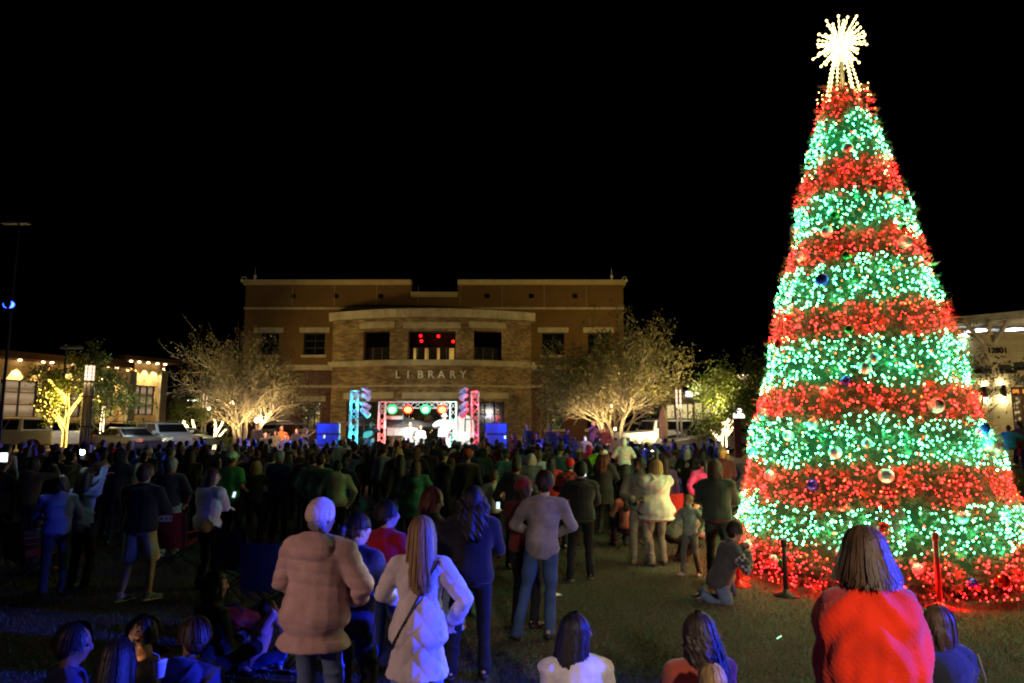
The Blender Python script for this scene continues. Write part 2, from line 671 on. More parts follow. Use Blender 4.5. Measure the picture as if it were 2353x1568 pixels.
for a, b, z in ((XL - .2, XA, ztop), (XB, XR + .2, ztop), (XA, XB, znotch)):
    co = MB()
    co.box(((a + b) / 2, LY + 0.2, z + 0.16), (b - a, 0.9, 0.32))
    co.box(((a + b) / 2, LY + 0.2, z - 0.04), (b - a - .06, 0.72, 0.076))
    part(co, 'cornice', M_CREAM, lib)
for X in (XL - 0.1, XR + 0.1):
    co = MB()
    co.box((X, LY + 10, ztop + 0.16), (0.4, 19, 0.32))
    part(co, 'cornice', M_CREAM, lib)
bd = MB()
bd.box(((XL + XR) / 2, LY, zband), (XR - XL + 0.12, 0.14, 0.17))
for a_, b_ in ((XL - .1, PASS[0]), (PASS[1], XR + .1)):
    bd.box(((a_ + b_) / 2, LY, (zmid0 + zmid1) / 2), (b_ - a_, 0.34, zmid1 - zmid0))
zb2 = lz(887)
bd.box(((XL + XR) / 2, LY + .05, zb2), (XR - XL + 0.14, 0.18, 0.2))
for j in range(1, 9):   # thin control joints of the upper wall
    bd.box((XL + (XR - XL) * j / 9 + 0.4, LY - 0.001, (zband + ztop) / 2 + .02), (0.025, 0.012, ztop - zband - .3))
part(bd, 'stone_band', M_LIME, lib)
fr = MB()
for k, w in enumerate(wins + lowins):
    fr = MB()
    zc = (w[2] + w[3]) / 2
    for X in (w[0] + .04, w[1] - .04):
        fr.box((X, LY + .3, zc), (0.08, 0.1, w[3] - w[2]))
    for q in (0.02, 0.33, 0.66, 0.98):
        fr.box(((w[0] + w[1]) / 2, LY + .3, w[2] + (w[3] - w[2]) * q), (w[1] - w[0] - .16, 0.06, 0.06))
    fr.box(((w[0] + w[1]) / 2, LY + .3, zc), (0.05, 0.05, w[3] - w[2] - .1))
    f = part(fr, 'window', M_BLACK, lib)
    g = MB()
    g.box(((w[0] + w[1]) / 2, LY + .36, zc), (w[1] - w[0], 0.02, w[3] - w[2]))
    part(g, 'pane', M_GLASS, f)
    s = MB()
    s.box(((w[0] + w[1]) / 2, LY - .02, w[3] + .22), (w[1] - w[0] + .7, 0.16, 0.42))
    part(s, 'lintel', M_LIME, f)
    s = MB()
    s.box(((w[0] + w[1]) / 2, LY - .03, w[2] - .1), (w[1] - w[0] + .3, 0.2, 0.2))
    part(s, 'sill', M_LIME, f)
for w in vh:
    v = MB()
    for q in range(6):
        v.box(((w[0] + w[1]) / 2, LY + .2, w[2] + (w[3] - w[2]) * (q + .5) / 6), (w[1] - w[0], 0.16, 0.015), rx=0.6)
    v.box(((w[0] + w[1]) / 2, LY + .3, (w[2] + w[3]) / 2), (w[1] - w[0], 0.02, w[3] - w[2]))
    part(v, 'vent', M_BLACK, lib)
# roof-corner cameras on stalks
for x, dx in ((578, -1), (1408, 1)):
    c = MB()
    p = Vector((lx(x), LY, ztop + .32))
    c.tube([p, p + Vector((0, 0, .25))], [.1, .08], 8)
    c.ell(p + Vector((0, 0, .32)), (.13, .13, .16), None, 10, 6)
    c.tube([p + Vector((0, 0, .4)), p + Vector((0, 0, 1.0))], [.02, .012], 5)
    e = Vector((lx(552 if dx < 0 else 1440), LY - .35, ztop + .3))
    c.tube([e + Vector((-dx * .35, .3, -.05)), e + Vector((-dx * .2, .1, .25)), e + Vector((0, 0, .22)), e], [.035] * 4, 6)
    c.ell(e - Vector((0, 0, .1)), (.13, .13, .13), None, 10, 6)
    part(c, 'security_camera', M_WHITE, lib)

# entrance block: bowed, rough stone
EX0, EX1 = lx(764) * 0.975, lx(1220) * 0.975
EC, EW = (EX0 + EX1) / 2, (EX1 - EX0) / 2
EY = 53.6
BOW = lambda x: -2.0 * (1 - ((x - EC) / EW) ** 2)


def ex(x):
    """x of a pixel column on the bowed front"""
    X = lx(x)
    for _ in range(5):
        X = at(x, 850, EY + BOW(X)).x
    return X


def ez(y, x=985):
    return at(x, y, EY + BOW(ex(x))).z


zc1 = ez(728)
zl = ez(838)
upw = [(ex(833), ex(894), ez(826, 865), ez(760, 865)), (ex(935), ex(1046), ez(826), ez(760)), (ex(1087), ex(1152), ez(826, 1120), ez(760, 1120))]
dnw = [(ex(800), ex(895), 0.8, ez(922, 860)), (ex(935), ex(1046), 0.8, ez(922)), (ex(1090), ex(1158), 0.8, ez(922, 1120))]
sb = MB()
wall_with_holes(sb, EX0, EX1, 0.7, zc1 - .02, upw + dnw, EY, EY + 0.8, BOW, 0.9)
for X in (EX0 + .4, EX1 - .4):
    sb.box((X, EY + 1.4, (zc1 + .7) / 2), (0.8, 1.2, zc1 - .72))
sb.f = sb.f
eb = part(sb, 'entrance_block', M_STONE, lib)


def bent_bar(mb, x0, x1, z0, z1, y0, y1, seg=0.55, gap=0.0, flare=0.0):
    n = max(1, int((x1 - x0) / seg))
    for i in range(n):
        a, b = x0 + (x1 - x0) * i / n + gap, x0 + (x1 - x0) * (i + 1) / n - gap
        j = (random.random() - .5) * gap * 2
        p = []
        for z, fl in ((z0, 0), (z1, flare)):
            p += [(a, y0 - fl + BOW(a) + j, z), (b, y0 - fl + BOW(b) + j, z), (b, y1 + BOW(b), z), (a, y1 + BOW(a), z)]
        mb.hexa(p)
    return mb


for arg in ((EX0 - .35, EX1 + .35, zc1, zc1 + .62, EY - .18, EY + .85, 0.95, 0.012, 0.2), (EX0 - .3, EX1 + .3, zl - .02, zl + .38, EY - .22, EY - .003, 0.95, 0.006, 0.12),
            (EX0 - .08, EX1 + .08, ez(887), ez(883), EY - .1, EY - .003, 1.2, 0.004)):
    cc = MB()
    bent_bar(cc, *arg)
    part(cc, 'cornice', M_LIME, eb)
for w in upw + dnw:
    l = MB()
    zz = w[3]
    bent_bar(l, w[0] - .35, w[1] + .35, zz + .22, zz + .70, EY - .09, EY - .003, 0.45, 0.0)
    part(l, 'lintel', M_LIME, eb)
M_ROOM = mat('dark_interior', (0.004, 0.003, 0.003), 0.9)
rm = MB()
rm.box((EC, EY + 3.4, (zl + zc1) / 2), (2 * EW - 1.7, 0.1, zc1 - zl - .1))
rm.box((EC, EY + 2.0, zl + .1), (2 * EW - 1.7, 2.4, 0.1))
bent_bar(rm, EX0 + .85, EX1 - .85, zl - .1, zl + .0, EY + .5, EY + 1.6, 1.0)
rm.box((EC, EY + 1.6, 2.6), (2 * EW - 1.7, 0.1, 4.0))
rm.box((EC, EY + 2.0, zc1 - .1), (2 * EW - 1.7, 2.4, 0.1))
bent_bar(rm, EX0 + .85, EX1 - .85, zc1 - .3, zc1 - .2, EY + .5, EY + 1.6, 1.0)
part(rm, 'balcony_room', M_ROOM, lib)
rl = MB()
for w in upw:
    n = 3 if w[1] - w[0] < 3.2 else 5
    for i in range(n + 1):
        X = w[0] + (w[1] - w[0]) * i / n
        X = min(max(X, w[0] + .05), w[1] - .05)
        rl.box((X, EY + .55 + BOW(X), w[2] + .5), (0.05, 0.05, 1.0))
    for q in range(9):
        for i in range(n):
            a = w[0] + (w[1] - w[0]) * i / n
            b = w[0] + (w[1] - w[0]) * (i + 1) / n
            rl.tube([(a, EY + .55 + BOW(a), w[2] + .1 + q * .11), (b, EY + .55 + BOW(b), w[2] + .1 + q * .11)], [.014] * 2, 4)
part(rl, 'railing', M_GREYMETAL, lib)
# the lit blinds and red sconces seen through the middle opening
M_BLIND = em('lit_blind', (1.0, 0.62, 0.12), 0.55, (0.3, 0.2, 0.05))
M_RED = em('red_lamp', (1.0, 0.01, 0.01), 3.0)
bl = MB()
for xa, xb in ((950, 956), (976, 984), (1004, 1010), (1032, 1043)):
    a, b = at(xa, 810, EY + 3.2).x, at(xb, 810, EY + 3.2).x
    z0, z1 = at(1000, 826, EY + 3.2).z, at(1000, 798, EY + 3.2).z
    for q in range(9):
        zz = z0 + (z1 - z0) * q / 9
        bl.box(((a + b) / 2, EY + 3.2, zz), (b - a, 0.02, (z1 - z0) / 12))
part(bl, 'window_blind', M_BLIND, lib)
for x, y in ((966, 771), (968, 783), (1007, 772), (1041, 784)):
    c = MB()
    p = at(x, y, EY + 3.0)
    c.lathe(p, [(.05, -.12), (.12, -.08), (.13, .08), (.05, .12)], 10)
    part(c, 'red_wall_lamp', M_RED, lib)
lamp('balcony_red_lamp', 'POINT', at(1007, 775, EY + 2.4), 30, (1, .02, .01), .1)
# door glass with small glowing spots for interior lights and reflections
M_PANE2 = mat('door_glass', (0.02, 0.022, 0.012), 0.1, 0, 0.5, 4, spec=0.6)
M_WARM = em('pane_spot_glow', (1.0, 0.8, 0.25), 0.9)
for w in dnw + lowins[:2]:
    yb = (EY + .45 + BOW((w[0] + w[1]) / 2)) if w in dnw else LY + .2
    d = MB()
    n = 3
    for i in range(n + 1):
        X = w[0] + (w[1] - w[0]) * i / n
        d.box((min(max(X, w[0] + .05), w[1] - .05), yb, (w[2] + w[3]) / 2), (0.09, 0.1, w[3] - w[2]))
    for q in (0.01, .5, .72, .99):
        d.box(((w[0] + w[1]) / 2, yb, w[2] + (w[3] - w[2]) * q), (w[1] - w[0], 0.08, 0.08))
    dd = part(d, 'glazed_door' if w in dnw else 'window_grid', M_BLACK, lib)
    g = MB()
    g.box(((w[0] + w[1]) / 2, yb + .06, (w[2] + w[3]) / 2), (w[1] - w[0], 0.02, w[3] - w[2]))
    part(g, 'pane', M_PANE2, dd)
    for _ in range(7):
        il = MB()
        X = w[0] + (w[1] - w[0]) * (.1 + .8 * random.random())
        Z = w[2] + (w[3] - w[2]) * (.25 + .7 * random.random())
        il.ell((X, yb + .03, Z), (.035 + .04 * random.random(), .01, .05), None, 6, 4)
        part(il, 'pane_light_spot', M_WARM, dd)
# LIBRARY lettering
tm = text_mesh('LIBRARY', 0.72, 0.05, 1.0)
bpy.data.meshes.remove(tm)
lt = MB()
for ch, x in zip('LIBRARY', (914, 938, 966, 990, 1014, 1040, 1064)):
    tm = text_mesh(ch, 0.80, 0.05)
    X = ex(x)
    yb = EY + BOW(X) - .08
    sl = math.atan(4.0 * (X - EC) / EW ** 2)
    z0 = ez(868, x)
    M3 = Matrix.Translation((X, yb, z0)) @ Matrix.Rotation(sl, 4, 'Z') @ Matrix.Rotation(PI / 2, 4, 'X')
    lt.add([M3 @ v.co for v in tm.vertices], [tuple(p.vertices) for p in tm.polygons])
    bpy.data.meshes.remove(tm)
part(lt, 'sign_lettering', mat('letter_metal', (0.82, 0.78, 0.66), 0.6), lib)
lamp('lettering_fill', 'SPOT', (ex(990), EY - 9, 4.2), 260, (1, .85, .5), .15, (ex(990), EY - 2, ez(862)), 60, 1)  # unseen spot added to brighten the lettering

# ------------------------------------------------------------------ shop building on the left
A0 = Vector((-31.6, 42.0))
DU = Vector((4.6, 10.0)).normalized()
shop_rz = math.atan2(DU.y, DU.x)
shop = root('shop_building', (A0.x, A0.y, 0.8), 'tan retail building with stone piers and scalloped eave lighting beyond the pickup', 'building', rz=shop_rz)


def su(x, y=900):
    d = raydir(x, y)
    # X = t dx ; Y = t dy on the line A0 + u DU
    det = d[0] * (-DU.y) - (-DU.x) * d[1]
    u = (d[0] * A0.y - d[1] * A0.x) / (DU.x * d[1] - DU.y * d[0]) * -1
    return -((d[1] * A0.x - d[0] * A0.y) / (DU.x * d[1] - DU.y * d[0]))


def sz(y, u):
    P = A0 + DU * u
    return at(1176 + 0, y, P.y).z - 0.8


L = dict(local=True)
ez1 = sz(824, 0)
u_end = su(366)
u_tw = su(276)
sw = MB()
swin = [(su(-150), su(-60), sz(957, 0), sz(870, 0)), (su(-40), su(86), sz(957, 0), sz(870, 0)), (su(118), su(188), sz(956, 2.5), sz(872, 2.5)), (su(222), su(262), sz(956, 5), sz(876, 5))]
wall_with_holes(sw, -9, u_tw, 0, ez1, swin, 0, 0.4)
tz1 = sz(833, u_end - 2)
twin = [(su(297), su(346), sz(953, u_end - 2), sz(885, u_end - 2))]
wall_with_holes(sw, u_tw, u_end, 0, tz1, twin, -0.5, 0.4)
sw.box((u_end - .2, 5.4, tz1 / 2), (0.4, 10, tz1))
part(sw, 'wall', M_STUCCO, shop, **L)
ev = MB()
ev.box(((u_tw - 9) / 2 - .1, 0.2, ez1 + .2), (u_tw + 9, 3.2, 0.32))
ev.box(((u_tw - 9) / 2 - .1, -1.32, ez1 + .22), (u_tw + 9, 0.12, 0.42))
ev.box(((u_tw + u_end) / 2, 1.2, tz1 + .2), (u_end - u_tw + 1.6, 5.4, 0.3))
ev.box(((u_tw - 9) / 2, 6, ez1 + .1), (u_tw + 9, 9, 0.3))
part(ev, 'roof', mat('roof_timber', (0.13, 0.06, 0.03), 0.7), shop, **L)
pr = MB()
piers = [su(-48), su(101), su(206), su(286), u_end - .3]
for k, u in enumerate(piers):
    yb = -.62 if k >= 3 else -.12
    top = sz(856, u)
    pr = MB()
    pr.box((u, yb, top / 2), (0.55, 0.5, top))
    pr.box((u, yb, top + .05), (0.65, 0.6, 0.1))
    part(pr, 'stone_pier', M_PALESTONE, shop, **L)
pl = MB()
for k, u in enumerate(piers):
    yb = -.6 if k >= 3 else -.1
    top = sz(856, u)
    pl = MB()
    pl.box((u, yb, (top + (tz1 if k >= 3 else ez1)) / 2 + .1), (0.26, 0.22, (tz1 if k >= 3 else ez1) - top - .2))
    part(pl, 'post', MATS.get('post_brown') or mat('post_brown', (0.12, 0.05, 0.03), 0.6), shop, **L)


def blind_mat():
    m, t, b = _new('shop_blinds')
    tc = t.nodes.new('ShaderNodeTexCoord')
    wv = t.nodes.new('ShaderNodeTexWave')
    wv.wave_type = 'BANDS'
    wv.bands_direction = 'Z'
    wv.inputs['Scale'].default_value = 0.42
    wv.inputs['Distortion'].default_value = 0.6
    t.links.new(tc.outputs['Object'], wv.inputs['Vector'])
    r = t.nodes.new('ShaderNodeValToRGB')
    r.color_ramp.elements[0].color = (0.10, 0.065, 0.036, 1)
    r.color_ramp.elements[1].color = (0.30, 0.20, 0.12, 1)
    t.links.new(wv.outputs[0], r.inputs[0])
    t.links.new(r.outputs[0], b.inputs['Emission Color'])
    b.inputs['Emission Strength'].default_value = 1.15
    b.inputs['Base Color'].default_value = (.1, .08, .05, 1)
    b.inputs['Roughness'].default_value = 0.2
    return m


M_SBLIND = blind_mat()
for k, w in enumerate(swin + twin):
    y0 = -.35 if k == 4 else .12
    f = MB()
    n = 3
    for i in range(n + 1):
        X = w[0] + (w[1] - w[0]) * i / n
        f.box((min(max(X, w[0] + .04), w[1] - .04), y0, (w[2] + w[3]) / 2), (0.09, 0.1, w[3] - w[2]))
    for q in (0.01, .34, .67, .99):
        f.box(((w[0] + w[1]) / 2, y0, w[2] + (w[3] - w[2]) * q), (w[1] - w[0] - .18, 0.07, 0.07))
    ff = part(f, 'window', M_BLACK, shop, **L)
    g = MB()
    g.box(((w[0] + w[1]) / 2, y0 + .07, (w[2] + w[3]) / 2), (w[1] - w[0], 0.02, w[3] - w[2]))
    part(g, 'pane', M_SBLIND, ff, **L)
M_BULB = em('warm_bulb', (1.0, 0.72, 0.35), 14.0)
SM = basis(shop)
for x, tw in ((-20, 0), (38, 0), (92, 0), (112, 0), (160, 0), (196, 0), (212, 0), (240, 0), (262, 0), (283, 1), (302, 1), (323, 1), (344, 1), (362, 1)):
    u = su(x, 840)
    yb = -.5 if tw else 0
    zt = tz1 if tw else ez1
    c = MB()
    c.lathe((u, yb - .32, zt - .02), [(.09, -.03), (.1, .05)], 10)
    part(c, 'eave_lamp', M_BULB, shop, **L)
    p = SM @ Vector((u, yb - .32, zt - .14))
    q = SM @ Vector((u, yb - .05, zt - 3))
    lamp('eave_spotlight', 'SPOT', p, 800 if x not in (302, 323, 344) else 520, (1, .72, .34), .03, q, 62, 0.35)
lamp('eave_wash', 'SPOT', SM @ Vector((6, -6, .5)), 900, (1, .66, .22), .3, SM @ Vector((6, 0, 4)), 120, 1)

# ------------------------------------------------------------------ corner building on the right
BY = 35.0
rb = root('corner_building', (24.5, BY, 0.8), 'pale stone corner building with a floating octagonal roof beyond the Christmas tree', 'building')


def rx_(x, Y=BY):
    return at(x, 860, Y).x


def rz_(y, Y=BY):
    return at(2273, y, Y).z


cX = rx_(2273)
wt = rz_(769)
xr = rx_(2560)
dz = rz_(888)
dX0, dX1 = rx_(2318), rx_(2440)
w = MB()
wall_with_holes(w, cX, xr, 0.7, wt, [(dX0, dX1, 0.8, dz)], BY, BY + .4)
lv = Vector((-1, 0.85, 0)).normalized()
nv = Vector((-lv.y, lv.x, 0))
for k in range(1):
    a = Vector((cX, BY, 0))
    b = a + lv * 9
    n2 = Vector((0.65, 0.76, 0)) * .4
    w.hexa([(a.x, a.y, .7), (b.x, b.y, .7), (b.x + n2.x, b.y + n2.y, .7), (a.x + n2.x, a.y + n2.y, .7),
            (a.x, a.y, wt), (b.x, b.y, wt), (b.x + n2.x, b.y + n2.y, wt), (a.x + n2.x, a.y + n2.y, wt)])
part(w, 'wall', M_PALESTONE, rb)
cp = MB()
cp.box(((cX + xr) / 2, BY + .1, wt + .06), (xr - cX + .1, .7, .12))
a = Vector((cX, BY, wt + .06))
b = a + lv * 9
m_ = (a + b) / 2 + Vector((.65, .76, 0)) * .12
cp.box(m_, (9.1, .7, .118), rz=math.atan2(lv.y, lv.x))
part(cp, 'coping', M_LIME, rb)
# floating roof: octagon slab with a deep fascia
ctr = Vector((cX + 4.5, BY + 6.5, 0))
zr = rz_(730, BY - 2.4) - .02
oct8 = []
for k in range(8):
    ang = R(22.5 + 45 * k)
    oct8.append((ctr.x + 9.6 * math.cos(ang), ctr.y + 9.6 * math.sin(ang)))
ro = MB()
ro.prism(oct8, zr + .26, zr + .40, lambda u, v, w_: (u, v, w_))
ro.prism([(ctr.x + (u - ctr.x) * .985, ctr.y + (v - ctr.y) * .985) for u, v in oct8], zr + .1, zr + .258, lambda u, v, w_: (u, v, w_))
ro.prism([(ctr.x + (u - ctr.x) * 1.02, ctr.y + (v - ctr.y) * 1.02) for u, v in oct8], zr + .402, zr + .43, lambda u, v, w_: (u, v, w_))
part(ro, 'roof', mat('roof_cream', (0.42, 0.40, 0.33), 0.7), rb)
sf = MB()
sf.prism([(ctr.x + (u - ctr.x) * .93, ctr.y + (v - ctr.y) * .93) for u, v in oct8], zr + .02, zr + .098, lambda u, v, w_: (u, v, w_))
part(sf, 'soffit', M_WHITE, rb)
st = MB()
S = lambda x, y, Y: at(x, y, Y)
for (xa, ya, Ya, xb, yb, Yb, r) in ((2212, 735, BY - .6, 2256, 784, BY - .1, .11), (2318, 731, BY - 1.4, 2286, 784, BY - .1, .11), (2273, 738, BY - 1.0, 2273, 769, BY + .1, .11),
                                    (2195, 742, BY + 3, 2212, 770, BY + 1.8, .09), (2380, 731, BY - 1.4, 2410, 784, BY - .1, .11)):
    st = MB()
    st.tube([S(xa, ya, Ya), S(xb, yb, Yb)], [r, r], 8)
    part(st, 'strut', MATS.get('strut_tan') or mat('strut_tan', (0.38, 0.34, 0.27), 0.6), rb)
dr = MB()
for x in (2225, 2247, 2320, 2375):
    p = S(x, 760, BY + 3.0)
    dr = MB()
    dr.box((p.x, p.y, (wt + zr) / 2), (.28, .28, zr - wt + .3))
    part(dr, 'clerestory_post', M_WHITE, rb)
dk = MB()
dk.box((ctr.x + 1, BY + 5.0, (wt + zr) / 2 - .5), (11, .1, zr - wt + 1))
part(dk, 'clerestory_pane', M_GLASS, rb)
for x, Y in ((2250, BY + 2.0), (2330, BY + 1.6), (2205, BY + 3.5)):
    p = S(x, 768, Y)
    lamp('soffit_uplight', 'SPOT', (p.x, Y, wt + .25), 420, (.95, .97, 1.0), .12, (p.x, Y, 20), 160, 1)
ld = MB()
ld.lathe(S(2212, 770, BY + .6), [(.05, .1), (.27, .02), (.28, -.06), (.2, -.08)], 14)
part(ld, 'disc_lamp', em('white_lamp', (1, .93, .8), 6), rb)
lamp('disc_lamp', 'SPOT', S(2212, 774, BY + .6), 60, (1, .9, .7), .1, S(2212, 900, BY + .6), 140, 1)
nm = text_mesh('12801', 0.42, 0.03, 1.0)
tb = MB()
M3 = Matrix.Translation((rx_(2295), BY - .035, rz_(811))) @ Matrix.Rotation(PI / 2, 4, 'X')
tb.add([M3 @ v.co for v in nm.vertices], [tuple(p.vertices) for p in nm.polygons])
part(tb, 'street_number', M_BLACK, rb)
for x, y in ((2306, 897), (2262, 899)):
    Y = BY if x > 2273 else BY + .25
    s = MB()
    p = S(x, y, Y - .14)
    s.lathe(p, [(.07, -.3), (.1, -.28), (.1, .28), (.07, .3)], 12)
    so = part(s, 'wall_sconce', M_BLACK, rb)
    s = MB()
    s.lathe(p, [(.075, -.34), (.075, -.302)], 12)
    s.lathe(p, [(.075, .302), (.075, .34)], 12)
    part(s, 'sconce_lens', M_BULB, so)
    for dz_, pw in ((.4, 22), (-.4, 60)):
        lamp('sconce_light', 'POINT', (p.x, p.y + .02, p.z + dz_), pw * 1.3, (1, .85, .45), .04)
for x, y in ((2316, 853), (2258, 853)):
    s = MB()
    p = S(x, y, BY - .2 if x > 2273 else BY + .1)
    s.box(p, (.55, .4, .2), tap=1.2)
    part(s, 'flood_fixture', M_BLACK, rb)
s = MB()
s.box((rx_(2420), BY - .25, rz_(848)), (rx_(2420) - rx_(2330) + 2, .5, .12))
s.box((rx_(2420), BY - .05, rz_(865)), (rx_(2420) - rx_(2347), .08, .38))
s.box((rx_(2420), BY - .3, rz_(881)), (rx_(2420) - rx_(2332) + 2, .6, .12))
part(s, 'door_canopy', M_BLACK, rb)
d = MB()
for X in np.linspace(dX0 + .06, dX1 - .06, 6):
    d.box((X, BY + .1, (.8 + dz) / 2), (.12, .1, dz - .8))
ztr = rz_(906)
for Z in (.86, ztr, dz - .06):
    d.box(((dX0 + dX1) / 2, BY + .1, Z), (dX1 - dX0, .08, .13))
dd = part(d, 'glazed_door', mat('door_frame', (0.06, 0.03, 0.02), 0.5), rb)
g = MB()
g.box(((dX0 + dX1) / 2, BY + .18, (ztr + dz) / 2), (dX1 - dX0, .02, dz - ztr))
part(g, 'transom_pane', em('orange_pane', (1, .33, .05), 1.0), dd)
g = MB()
g.box(((dX0 + dX1) / 2, BY + .18, (ztr + .8) / 2), (dX1 - dX0, .02, ztr - .8))


def shopglow():
    m, t, b = _new('shop_interior')
    tc = t.nodes.new('ShaderNodeTexCoord')
    v = N(t, 'ShaderNodeTexVoronoi', Scale=4.5)
    t.links.new(tc.outputs['Object'], v.inputs['Vector'])
    r = t.nodes.new('ShaderNodeValToRGB')
    e = r.color_ramp.elements
    e[0].position = 0.05
    e[0].color = (1.2, .85, .35, 1)
    e[1].position = 0.45
    e[1].color = (.05, .03, .012, 1)
    t.links.new(v.outputs['Distance'], r.inputs[0])
    t.links.new(r.outputs[0], b.inputs['Emission Color'])
    b.inputs['Emission Strength'].default_value = 0.7
    b.inputs['Base Color'].default_value = (.02, .02, .02, 1)
    return m


part(g, 'door_pane', shopglow(), dd)

lamp('wall_fill', 'SPOT', (cX + 1.5, BY - 6.5, 1.4), 950, (1, .72, .30), .2, (cX + 1.0, BY, 5.0), 80, 1)  # spot near the ground, added to brighten the tan wall
lamp('roof_wash', 'SPOT', (cX - 4, BY - 12, 3.5), 150, (1, .95, .8), .2, (cX, BY, 8.2), 40, 1)
# far lit shop behind the parked cars on the right
fb = root('far_shop_building', (21, 62, 0.8), 'low distant shop with glowing windows and string lit eave behind the parked cars', 'building')
f = MB()
FX = lambda x: at(x, 930, 62).x
FZ = lambda y: at(1176, y, 62).z
f.box(((FX(1520) + FX(1850)) / 2, 64, FZ(900) / 2 + .4), (FX(1850) - FX(1520), 3.6, FZ(900) - .8))
f.box(((FX(1690) + FX(1850)) / 2, 63.5, FZ(868) / 2 + .4), (FX(1850) - FX(1690), 3.4, FZ(868) - .8))
part(f, 'wall', mat('far_wall', (.2, .15, .1), .9), fb)
M_FWIN = em('far_window', (1, .78, .35), .9)
for xa, xb, ya, yb in ((1532, 1548, 930, 962), (1556, 1578, 928, 962), (1582, 1590, 928, 962), (1597, 1612, 926, 962), (1618, 1640, 926, 962), (1702, 1718, 861, 880)):
    g = MB()
    Yf = 62.1 if xa < 1700 else 61.7
    g.box(((FX(xa) + FX(xb)) / 2, Yf, (FZ(ya) + FZ(yb)) / 2), (FX(xb) - FX(xa), .06, FZ(ya) - FZ(yb)))
    part(g, 'window', M_FWIN, fb)
g = MB()
for i in range(40):
    X = FX(1695) + (FX(1850) - FX(1695)) * i / 40
    g.ell((X, 61.7, FZ(862) - .15 * (i % 3)), (.07, .07, .07), None, 6, 4)
    if i % 2:
        g.ell((FX(1722) + .1 * (i % 5), 61.7, FZ(866 + i)), (.06, .06, .06), None, 6, 4)
part(g, 'string_light', em('far_bulb', (1, .75, .4), 5), fb)
g = MB()
g.box(((FX(1575) + FX(1592)) / 2, 62.0, FZ(905)), (FX(1592) - FX(1575), .08, .5))
part(g, 'lit_sign', em('sign_glow', (.9, .92, 1), 1.5), fb)
# ------------------------------------------------------------------ trees
def leaf_quads(P, D, n, size, spread, rs):
    """n leaf-sized quads scattered round the points P (k,3)"""
    idx = rs.integers(0, len(P), n)
    c = P[idx] + rs.normal(0, spread, (n, 3))
    a = rs.normal(0, 1, (n, 3))
    a /= np.linalg.norm(a, axis=1)[:, None]
    b = np.cross(a, rs.normal(0, 1, (n, 3)))
    b /= np.linalg.norm(b, axis=1)[:, None]
    s = size * (0.6 + 0.8 * rs.random(n))[:, None]
    return np.stack([c - a * s, c + b * s * .45, c + a * s, c - b * s * .45], 1).reshape(-1, 3)


def grow(mb, tips, p, d, Ln, r, lev, maxlev, rs, kids, up=0.12, jit=0.22, keep=None, shrink=0.62):
    pts, rad = [p], [r]
    k = 5
    q, v = Vector(p), Vector(d).normalized()
    for i in range(k):
        v = (v + Vector(rs.normal(0, jit, 3)) * 0.6 + Vector((0, 0, up))).normalized()
        q = q + v * Ln / k
        pts.append(q.copy())
        rad.append(max(0.006, r * (1 - 0.62 * (i + 1) / k)))
    mb.tube(pts, rad, 7 if lev == 0 else (5 if lev == 1 else 3), cap=0.3)
    if keep is not None and lev <= 1:
        keep.append((pts, rad))
    if lev >= maxlev - 1:
        for a in pts[1 if lev == maxlev else 3:]:
            tips.append(tuple(a))
    if lev < maxlev:
        for j in range(kids[lev]):
            t0 = .48 if (lev == 0 and kids[0] == 8) else .28
            t = t0 + (1 - t0) * (j + rs.random()) / kids[lev]
            i = min(k - 1, int(t * k))
            base = pts[i].lerp(pts[i + 1], t * k - i)
            ax = (pts[i + 1] - pts[i]).normalized()
            o = ax.orthogonal().normalized()
            o.rotate(Matrix.Rotation(rs.random() * 2 * PI, 3, ax))
            ang = R(28 + 30 * rs.random())
            nd = ax * math.cos(ang) + o * math.sin(ang)
            grow(mb, tips, base, nd, Ln * shrink * (0.75 + 0.5 * rs.random()), rad[i] * 0.62, lev + 1, maxlev, rs, kids, up, jit, keep, shrink)


